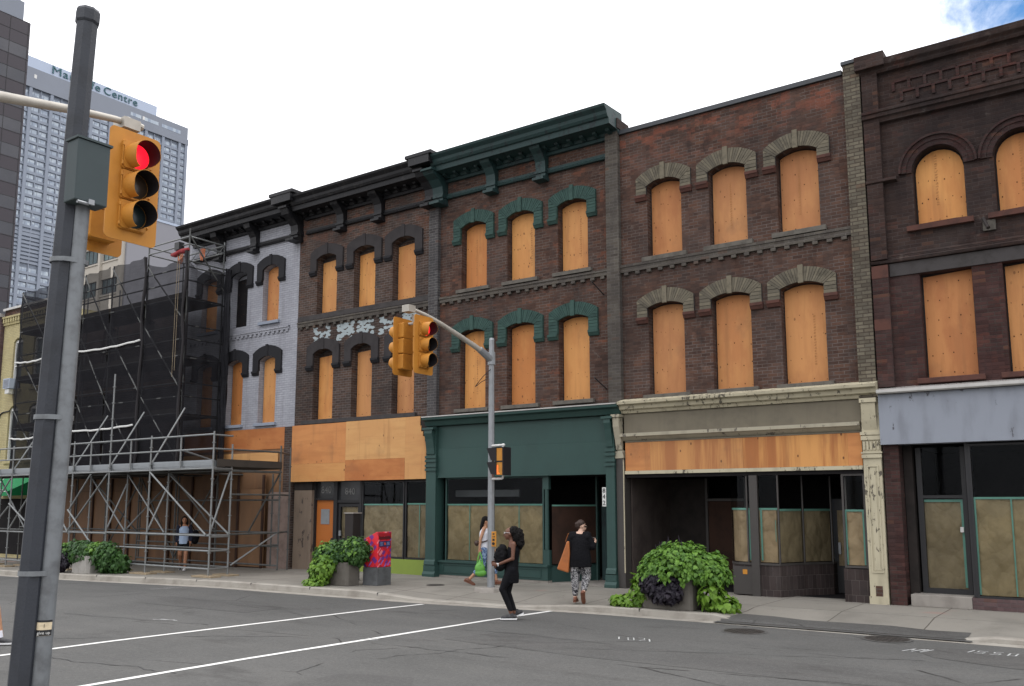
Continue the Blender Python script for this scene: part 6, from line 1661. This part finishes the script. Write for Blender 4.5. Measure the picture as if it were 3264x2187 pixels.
blob('fluff', plain('black_fluff', (.008,.008,.009), .95, .1, var=.2), prims, bun, .011, 1)

# woman with orange bag seen from behind
p2 = person('woman seen from behind in loose black top and patterned trousers carrying an orange bag', (-9.35,15.60,.14), (-.35,.937))
hd_, P = head((.03,.03,1.505), -.95, -.22)
pr = torso((0,0,.90),(0,.0,1.22),(.01,.0,1.40), w=1.12, d=1.15) + hd_ + [('t',[(0,-.01,1.34),(.025,.015,1.44)],[.056,.05]), ('t',[(-.095,0,.86),(-.10,.02,.48),(-.10,-.03,.10)],[.095,.06,.04]), ('t',[(.095,0,.86),(.115,.05,.50),(.09,-.17,.22)],[.095,.06,.04]),
   ('t',[(-.17,0,1.33),(-.23,-.01,1.06),(-.22,.12,.86)],[.052,.043,.029]), ('t',[(.17,0,1.33),(.235,.03,1.08),(.25,.26,1.17)],[.052,.043,.029]), ('t',[(-.17,0,1.33),(0,-.01,1.35),(.17,0,1.33)],[.052,.06,.052])]
pr += hand((.25,.26,1.17),(.25,.9,.25),(-.6,.2,.2),.8) + hand((-.22,.12,.86),(0,.3,-1),(1,0,0),.4)
blob('body', sk_fair, pr, p2, .009); face_bits(p2, P)
MB().tube([P(-.075,.03,.01), P(-.05,.10,.012), P(0,.108,.01), P(.05,.10,.012), P(.075,.03,.01)], .010, 6).build('sunglasses', eye_m, p2, local=True)
blob('hair', hair_brown, [('b',P(0,-.03,.045),(.086,.092,.085)), ('b',P(0,-.07,-.005),(.072,.055,.06)), ('b',P(0,-.115,.02),(.04,.035,.04))], p2, .009, 2)
blob('loose_top', cl_black, [('t',[(-.165,0,1.335),(-.08,-.015,1.35)],[.07,.05]), ('t',[(.165,0,1.335),(.08,-.015,1.35)],[.07,.05]), ('t',[(-.15,-.02,1.29),(.15,-.02,1.29)],[.075,.075]), ('t',[(0,0,.70),(0,0,.85),(0,0,1.02),(0,0,1.20),(0,.0,1.31),(0,.005,1.36)],[(.235,.175),(.23,.17),(.205,.155),(.20,.135),(.165,.105),(.10,.075)],(1,0,0)),
   ('t',[(-.15,0,1.31),(-.23,-.005,1.10),(-.235,.05,.98)],[.075,.085,.07]), ('t',[(.15,0,1.31),(.245,.02,1.11),(.25,.17,1.13)],[.075,.085,.058])], p2, .010)
blob('trousers', pr_bw, [('t',[(0,0,.90),(0,0,.72)],[(.20,.14),(.19,.135)],(1,0,0)), ('t',[(-.095,0,.80),(-.105,.01,.48),(-.10,-.03,.17)],[.115,.095,.058]), ('t',[(.095,0,.80),(.115,.05,.50),(.092,-.13,.27)],[.115,.095,.062])], p2, .010)
shoe('shoe', (0,1,0), (-.10,-.03,.095), p2, shoe_brown, shoe_brown); shoe('shoe', (0,.62,-.78), (.09,-.19,.20), p2, shoe_brown, shoe_brown)
bag = thing('shoulder_bag', 'orange leather shoulder bag hanging at the left side of the woman in the black top', 'bag', tuple(p2.location + Vector((0,0,.85))), p2.rotation_euler.z)
bgm = plain('orange_leather', (.36,.115,.03), .5, .4, var=.3, sc=6)
b = MB(); b.prism([(-.46,-.20),(-.22,-.27),(-.19,.10),(-.20,.36),(-.25,.36),(-.36,.06)], 'y', -.12, .14); b.build('bag_body', bgm, bag, local=True, bevel=.03)
MB().tube([(-.30,.02,.35),(-.24,0,.50),(-.175,-.01,.535),(-.16,.05,.45)], [(.008,.016)]*4, 6).build('strap', bgm, bag, local=True)
cup = thing('coffee_cup', 'small brown coffee cup in the right hand of the woman in the black top', 'cup', tuple(p2.location + Vector((0,0,1.2))), p2.rotation_euler.z)
b = MB(); b.cyl((.235,.345,-.04),(.235,.345,.06),.028,.036,14); b.build('paper_cup', plain('brown_cup', (.08,.03,.02), .6), cup, local=True)
MB().cyl((.235,.345,.061),(.235,.345,.075),.039,.034,14).build('lid', eye_m, cup, local=True)

# woman walking right behind the signal pole with a green bag
p3 = person('dark haired woman in white sleeveless shirt walking behind the far signal pole', (-13.17,17.45,.15), RV)
hd_, P = head((0,.05,1.52), 0, -.05)
pr = torso((0,0,.90),(0,.01,1.22),(0,.02,1.40)) + hd_ + [('t',[(0,.0,1.34),(0,.03,1.45)],[.05,.045]), ('t',[(-.085,0,.86),(-.085,.22,.50),(-.08,.30,.10)],[.085,.055,.037]), ('t',[(.085,0,.86),(.085,-.02,.48),(.08,-.34,.15)],[.085,.055,.037]),
   ('t',[(.15,0,1.34),(.19,-.08,1.10),(.19,-.10,.87)],[.044,.037,.026]), ('t',[(-.15,0,1.34),(-.19,.06,1.10),(-.17,.20,.92)],[.044,.037,.026]), ('t',[(-.15,0,1.34),(.0,.0,1.35),(.15,0,1.34)],[.044,.05,.044])]
pr += hand((.19,-.10,.87),(0,.05,-1),(-1,0,0),.9) + hand((-.17,.2,.92),(0,.4,-.9),(1,0,0),.4)
blob('body', sk_tan, pr, p3, .009); face_bits(p3, P)
blob('hair', hair_black, [('b',P(0,-.02,.04),(.088,.098,.088)), ('t',[P(0,-.07,.02),P(0,-.10,-.12),P(0,-.11,-.22)],[(.085,.05),(.09,.045),(.07,.035)],(1,0,0))], p3, .009, 2)
blob('shirt', cl_white, [('t',[(0,0,.84),(0,0,.98),(0,.0,1.10),(0,.01,1.24),(0,.01,1.35)],[(.175,.128),(.155,.118),(.148,.115),(.168,.122),(.115,.08)],(1,0,0))], p3, .009)
blob('jeans', pr_denim, [('t',[(0,0,.92),(0,0,.80)],[(.165,.12),(.17,.125)],(1,0,0)), ('t',[(-.085,0,.84),(-.085,.22,.50),(-.082,.27,.30)],[.10,.07,.06]), ('t',[(.085,0,.84),(.085,-.02,.48),(.082,-.2,.30)],[.10,.07,.06])], p3, .009)
shoe('sandal', (0,1,.08), (-.08,.30,.095), p3, shoe_brown, shoe_brown); shoe('sandal', (0,.9,-.4), (.08,-.36,.14), p3, shoe_brown, shoe_brown)
gb = thing('shopping_bag', 'bright green plastic shopping bag carried low beside the signal pole', 'bag', tuple(p3.location + Vector((0,0,.3))), p3.rotation_euler.z)
gm = plain('green_plastic', (.11,.33,.05), .4, .4, var=.35, sc=12, dirt=(.07,.22,.03))
blob('bag_body', gm, [('b',(.20,-.09,.10),(.075,.125,.15)), ('b',(.20,-.07,.0),(.08,.14,.09)), ('t',[(.20,-.09,.18),(.2,-.09,.30)],[.07,.025])], gb, .010, 2)
b = MB()
for s in (-1,1): b.tube([(.20,-.09+s*.07,.2),(.20,-.09+s*.04,.38),(.195,-.09,.50)], [(.010,.016)]*3, 6)
b.build('handles', gm, gb, local=True)
sl = thing('sling_bag', 'small dark brown sling bag on the hip of the woman in white', 'bag', tuple(p3.location + Vector((0,0,1.0))), p3.rotation_euler.z)
b = MB(); b.ball((.10,-.17,.0),(.07,.06,.07),12,8); b.tube([(.08,-.17,.03),(.175,-.02,.03),(.16,.08,.06),(.02,.15,.10)], .016, 6); b.build('pouch', plain('dark_brown_leather', (.05,.028,.02), .5, .4), sl, local=True, smooth=True)

# woman under the scaffolding, walking towards the viewer
p4 = person('woman in navy jacket, pale blue top and black shorts walking under the scaffolding', (-24.2,16.75,side_z(-24.2)), (.75,-.66))
hd_, P = head((0,.02,1.52), .15, .0)
pr = torso((0,0,.90),(0,0,1.22),(0,.01,1.40)) + hd_ + [('t',[(0,.0,1.34),(0,.015,1.45)],[.05,.045]), ('t',[(-.09,0,.86),(-.09,.14,.48),(-.085,.20,.10)],[.09,.058,.04]), ('t',[(.09,0,.86),(.09,.03,.48),(.085,-.24,.14)],[.09,.058,.04]),
   ('t',[(-.16,0,1.34),(-.22,-.03,1.08),(-.20,.06,.84)],[.046,.04,.028]), ('t',[(.16,0,1.34),(.21,-.02,1.08),(.21,-.02,.84)],[.046,.04,.028]), ('t',[(-.16,0,1.34),(0,0,1.35),(.16,0,1.34)],[.046,.05,.046])]
pr += hand((-.20,.06,.84),(0,.2,-1),(1,0,0),.4) + hand((.21,-.02,.84),(0,.1,-1),(-1,0,0),.4)
blob('body', sk_warm, pr, p4, .010); face_bits(p4, P)
blob('hair', hair_black, [('b',P(0,-.02,.045),(.088,.095,.085)), ('t',[P(.075,-.02,.03),P(.085,.0,-.10),P(.08,.02,-.22)],[.03,.035,.028]), ('t',[P(-.075,-.02,.03),P(-.085,.0,-.10),P(-.08,.02,-.22)],[.03,.035,.028]), ('b',P(0,-.07,-.06),(.08,.04,.12))], p4, .010, 2)
blob('blouse', cl_blue, [('t',[(0,.01,.80),(0,.012,.95),(0,.01,1.10),(0,.01,1.24),(0,.015,1.34)],[(.165,.135),(.145,.125),(.14,.12),(.155,.12),(.10,.08)],(1,0,0))], p4, .010)
blob('jacket', cl_navy, [('t',[(-.13,-.03,.84),(-.12,-.03,1.1),(-.13,-.02,1.32)],[.075,.07,.065]), ('t',[(.13,-.03,.84),(.12,-.03,1.1),(.13,-.02,1.32)],[.075,.07,.065]), ('t',[(0,-.08,.84),(0,-.07,1.1),(0,-.05,1.34)],[(.15,.05),(.14,.05),(.14,.06)],(1,0,0)), ('t',[(-.16,0,1.33),(-.225,-.03,1.08),(-.205,.04,.90)],[.06,.055,.045]), ('t',[(.16,0,1.33),(.215,-.02,1.08),(.215,-.02,.88)],[.06,.055,.045])], p4, .010)
blob('shorts', cl_black2, [('t',[(0,0,.90),(0,0,.78)],[(.168,.125),(.175,.13)],(1,0,0)), ('t',[(-.09,0,.84),(-.09,.07,.66)],[.10,.095]), ('t',[(.09,0,.84),(.09,.01,.66)],[.10,.095])], p4, .010)
shoe('shoe', (0,1,.05), (-.085,.20,.095), p4, sole_white, sole_white); shoe('shoe', (0,.85,-.5), (.085,-.26,.15), p4, shoe_dark, sole_white)
bp = thing('shoulder_bag', 'big dark bag on the shoulder of the woman under the scaffolding', 'bag', tuple(p4.location + Vector((0,0,.9))), p4.rotation_euler.z)
blob('bag_body', cl_black, [('b',(-.33,-.06,.12),(.12,.15,.20)), ('b',(-.32,-.06,.0),(.11,.14,.12))], bp, .012, 2)
MB().tube([(-.30,-.06,.30),(-.20,-.02,.48),(-.15,.03,.44)], .014, 6).build('strap', cl_black, bp, local=True)

# man leaving the picture at the left edge: one leg shows
p5 = person('man in shorts with white socks and dark sneakers stepping out at the left edge', (-14.41,6.46,.02), RV)
hd_, P = head((0,.05,1.62), 0, 0)
pr = torso((0,0,.98),(0,.01,1.31),(0,.02,1.50), w=1.12, d=1.1) + hd_ + [('t',[(0,.0,1.44),(0,.03,1.55)],[.058,.054]), ('t',[(-.095,0,.94),(-.095,.25,.55),(-.09,.36,.10)],[.095,.062,.042]), ('t',[(.095,0,.94),(.095,.33,.54),(.09,.45,.13)],[.095,.064,.042]),
   ('t',[(-.19,0,1.44),(-.23,-.08,1.16),(-.22,.05,.92)],[.052,.044,.031]), ('t',[(.19,0,1.44),(.23,.06,1.16),(.22,.20,.94)],[.052,.044,.031]), ('t',[(-.19,0,1.44),(0,0,1.45),(.19,0,1.44)],[.052,.06,.052])]
pr += hand((-.22,.05,.92),(0,.2,-1),(1,0,0),.4) + hand((.22,.2,.94),(0,.3,-1),(-1,0,0),.4)
blob('body', sk_tan, pr, p5, .010); face_bits(p5, P)
blob('hair', hair_brown, [('b',P(0,-.02,.05),(.086,.095,.08))], p5, .010, 2)
blob('shirt', cl_blue, [('t',[(0,0,.92),(0,0,1.10),(0,.01,1.32),(0,.01,1.44)],[(.195,.14),(.17,.13),(.195,.135),(.14,.09)],(1,0,0)), ('t',[(-.18,0,1.42),(-.225,-.06,1.22)],[.07,.065]), ('t',[(.18,0,1.42),(.225,.04,1.22)],[.07,.065])], p5, .011)
blob('shorts', cl_navy, [('t',[(0,0,1.0),(0,0,.88)],[(.185,.135),(.195,.14)],(1,0,0)), ('t',[(-.095,0,.92),(-.095,.18,.62)],[.115,.10]), ('t',[(.095,0,.92),(.095,.27,.64)],[.115,.10])], p5, .011)
shoe('shoe', (0,1,.02), (.09,.46,.10), p5, shoe_dark, sole_white); shoe('shoe', (0,.95,-.2), (-.09,.30,.11), p5, shoe_dark, sole_white)
b = MB(); b.tube([(.09,.45,.11),(.09,.435,.21)], [.048,.046], 12); b.tube([(-.09,.33,.12),(-.09,.325,.22)], [.048,.046], 12); b.build('socks', cl_white, p5, local=True, smooth=True)
BLUE1 = (-.0520,.8893,.4541); BLUE2 = (-.8224,.3826,.421)
CLOUD = 29.0; BLUEK = .95
# ------------------------------------------------------------------ light, sky, camera
SUN_EL, SUN_AZ = math.radians(58), math.radians(20)         # azimuth measured from +y towards +x
w = bpy.data.worlds.new('World'); scene.world = w; w.use_nodes = True
t = w.node_tree; t.nodes.clear()
def wn(typ, ins=None, **pr):
    n = t.nodes.new('ShaderNode'+typ)
    for k, v in pr.items(): setattr(n, k, v)
    for k, v in (ins or {}).items():
        if hasattr(v, 'is_output'): t.links.new(v, n.inputs[k])
        else: n.inputs[k].default_value = v
    return n
def wm(op, a, b=0.0, clamp=False): return wn('Math', {0: a, 1: b}, operation=op, use_clamp=clamp).outputs[0]
out = wn('OutputWorld'); bg = wn('Background'); bg.inputs['Strength'].default_value = .1
sky = wn('TexSky', sky_type='NISHITA', sun_disc=False); sky.sun_elevation = SUN_EL; sky.sun_rotation = SUN_AZ
tc = wn('TexCoord').outputs['Generated']
def near(d, inner, outer):                  # 1 close to direction d
    v = Vector(d).normalized()
    dot = wn('VectorMath', {0: tc, 1: tuple(v)}, operation='DOT_PRODUCT').outputs['Value']
    return wn('MapRange', {0: dot, 1: math.cos(outer), 2: math.cos(inner)}, interpolation_type='SMOOTHSTEP').outputs[0]
nz = wn('TexNoise', {'Vector': tc, 'Scale': 9.0, 'Detail': 7.0, 'Roughness': .6, 'Distortion': .4}).outputs[0]
nz2 = wn('TexNoise', {'Vector': tc, 'Scale': 2.2, 'Detail': 5.0, 'Roughness': .55}).outputs[0]
gapsum = wm('ADD', wm('MULTIPLY', near(BLUE1, .0, .13), .62), wm('MULTIPLY', near(BLUE2, .0, .06), .34))
gap = wn('MapRange', {0: wm('ADD', gapsum, wm('MULTIPLY', nz, 1.0)), 1: .90, 2: 1.26}, interpolation_type='SMOOTHSTEP').outputs[0]
upz = wn('SeparateXYZ', {0: tc}).outputs[2]
grad = wm('ADD', .36, wm('MULTIPLY', wm('MAXIMUM', upz, 0.0), .64))     # overcast sky: zenith brighter than horizon
bright = wm('MULTIPLY', grad, wm('ADD', CLOUD*.85, wm('MULTIPLY', nz2, CLOUD*.3)))
cl = wn('CombineColor', {0: bright, 1: wm('MULTIPLY', bright, 1.0), 2: wm('MULTIPLY', bright, 1.03)}).outputs[0]
blue = wn('VectorMath', {0: sky.outputs[0], 1: (BLUEK*.38,BLUEK*.82,BLUEK*1.22)}, operation='MULTIPLY').outputs[0]
mx = wn('Mix', data_type='RGBA'); t.links.new(gap, mx.inputs[0]); t.links.new(cl, mx.inputs[6]); t.links.new(blue, mx.inputs[7])
t.links.new(mx.outputs[2], bg.inputs[0]); t.links.new(bg.outputs[0], out.inputs[0])
sd = bpy.data.lights.new('sun', 'SUN'); sd.energy = .7; sd.angle = math.radians(14); sd.color = (1,.95,.88)
so = bpy.data.objects.new('sun', sd); COL.objects.link(so)
sv = Vector((math.sin(SUN_AZ)*math.cos(SUN_EL), math.cos(SUN_AZ)*math.cos(SUN_EL), math.sin(SUN_EL)))
so.rotation_euler = sv.to_track_quat('Z', 'Y').to_euler(); so.location = sv*60
cd = bpy.data.cameras.new('camera'); cam = bpy.data.objects.new('camera', cd); COL.objects.link(cam)
cam.location = (0,0,2.1); cam.rotation_euler = (PI/2+math.radians(7.681), 0, math.radians(35.26))
cd.sensor_width = 36; cd.lens = 31.158; cd.shift_y = 130.5/3264; cd.clip_start = .05; cd.clip_end = 3000
scene.camera = cam
scene.render.engine = 'CYCLES'; scene.cycles.max_bounces = 8; scene.cycles.transparent_max_bounces = 24
scene.view_settings.view_transform = 'Standard'; scene.view_settings.look = 'None'; scene.view_settings.exposure = 0; scene.view_settings.gamma = 1
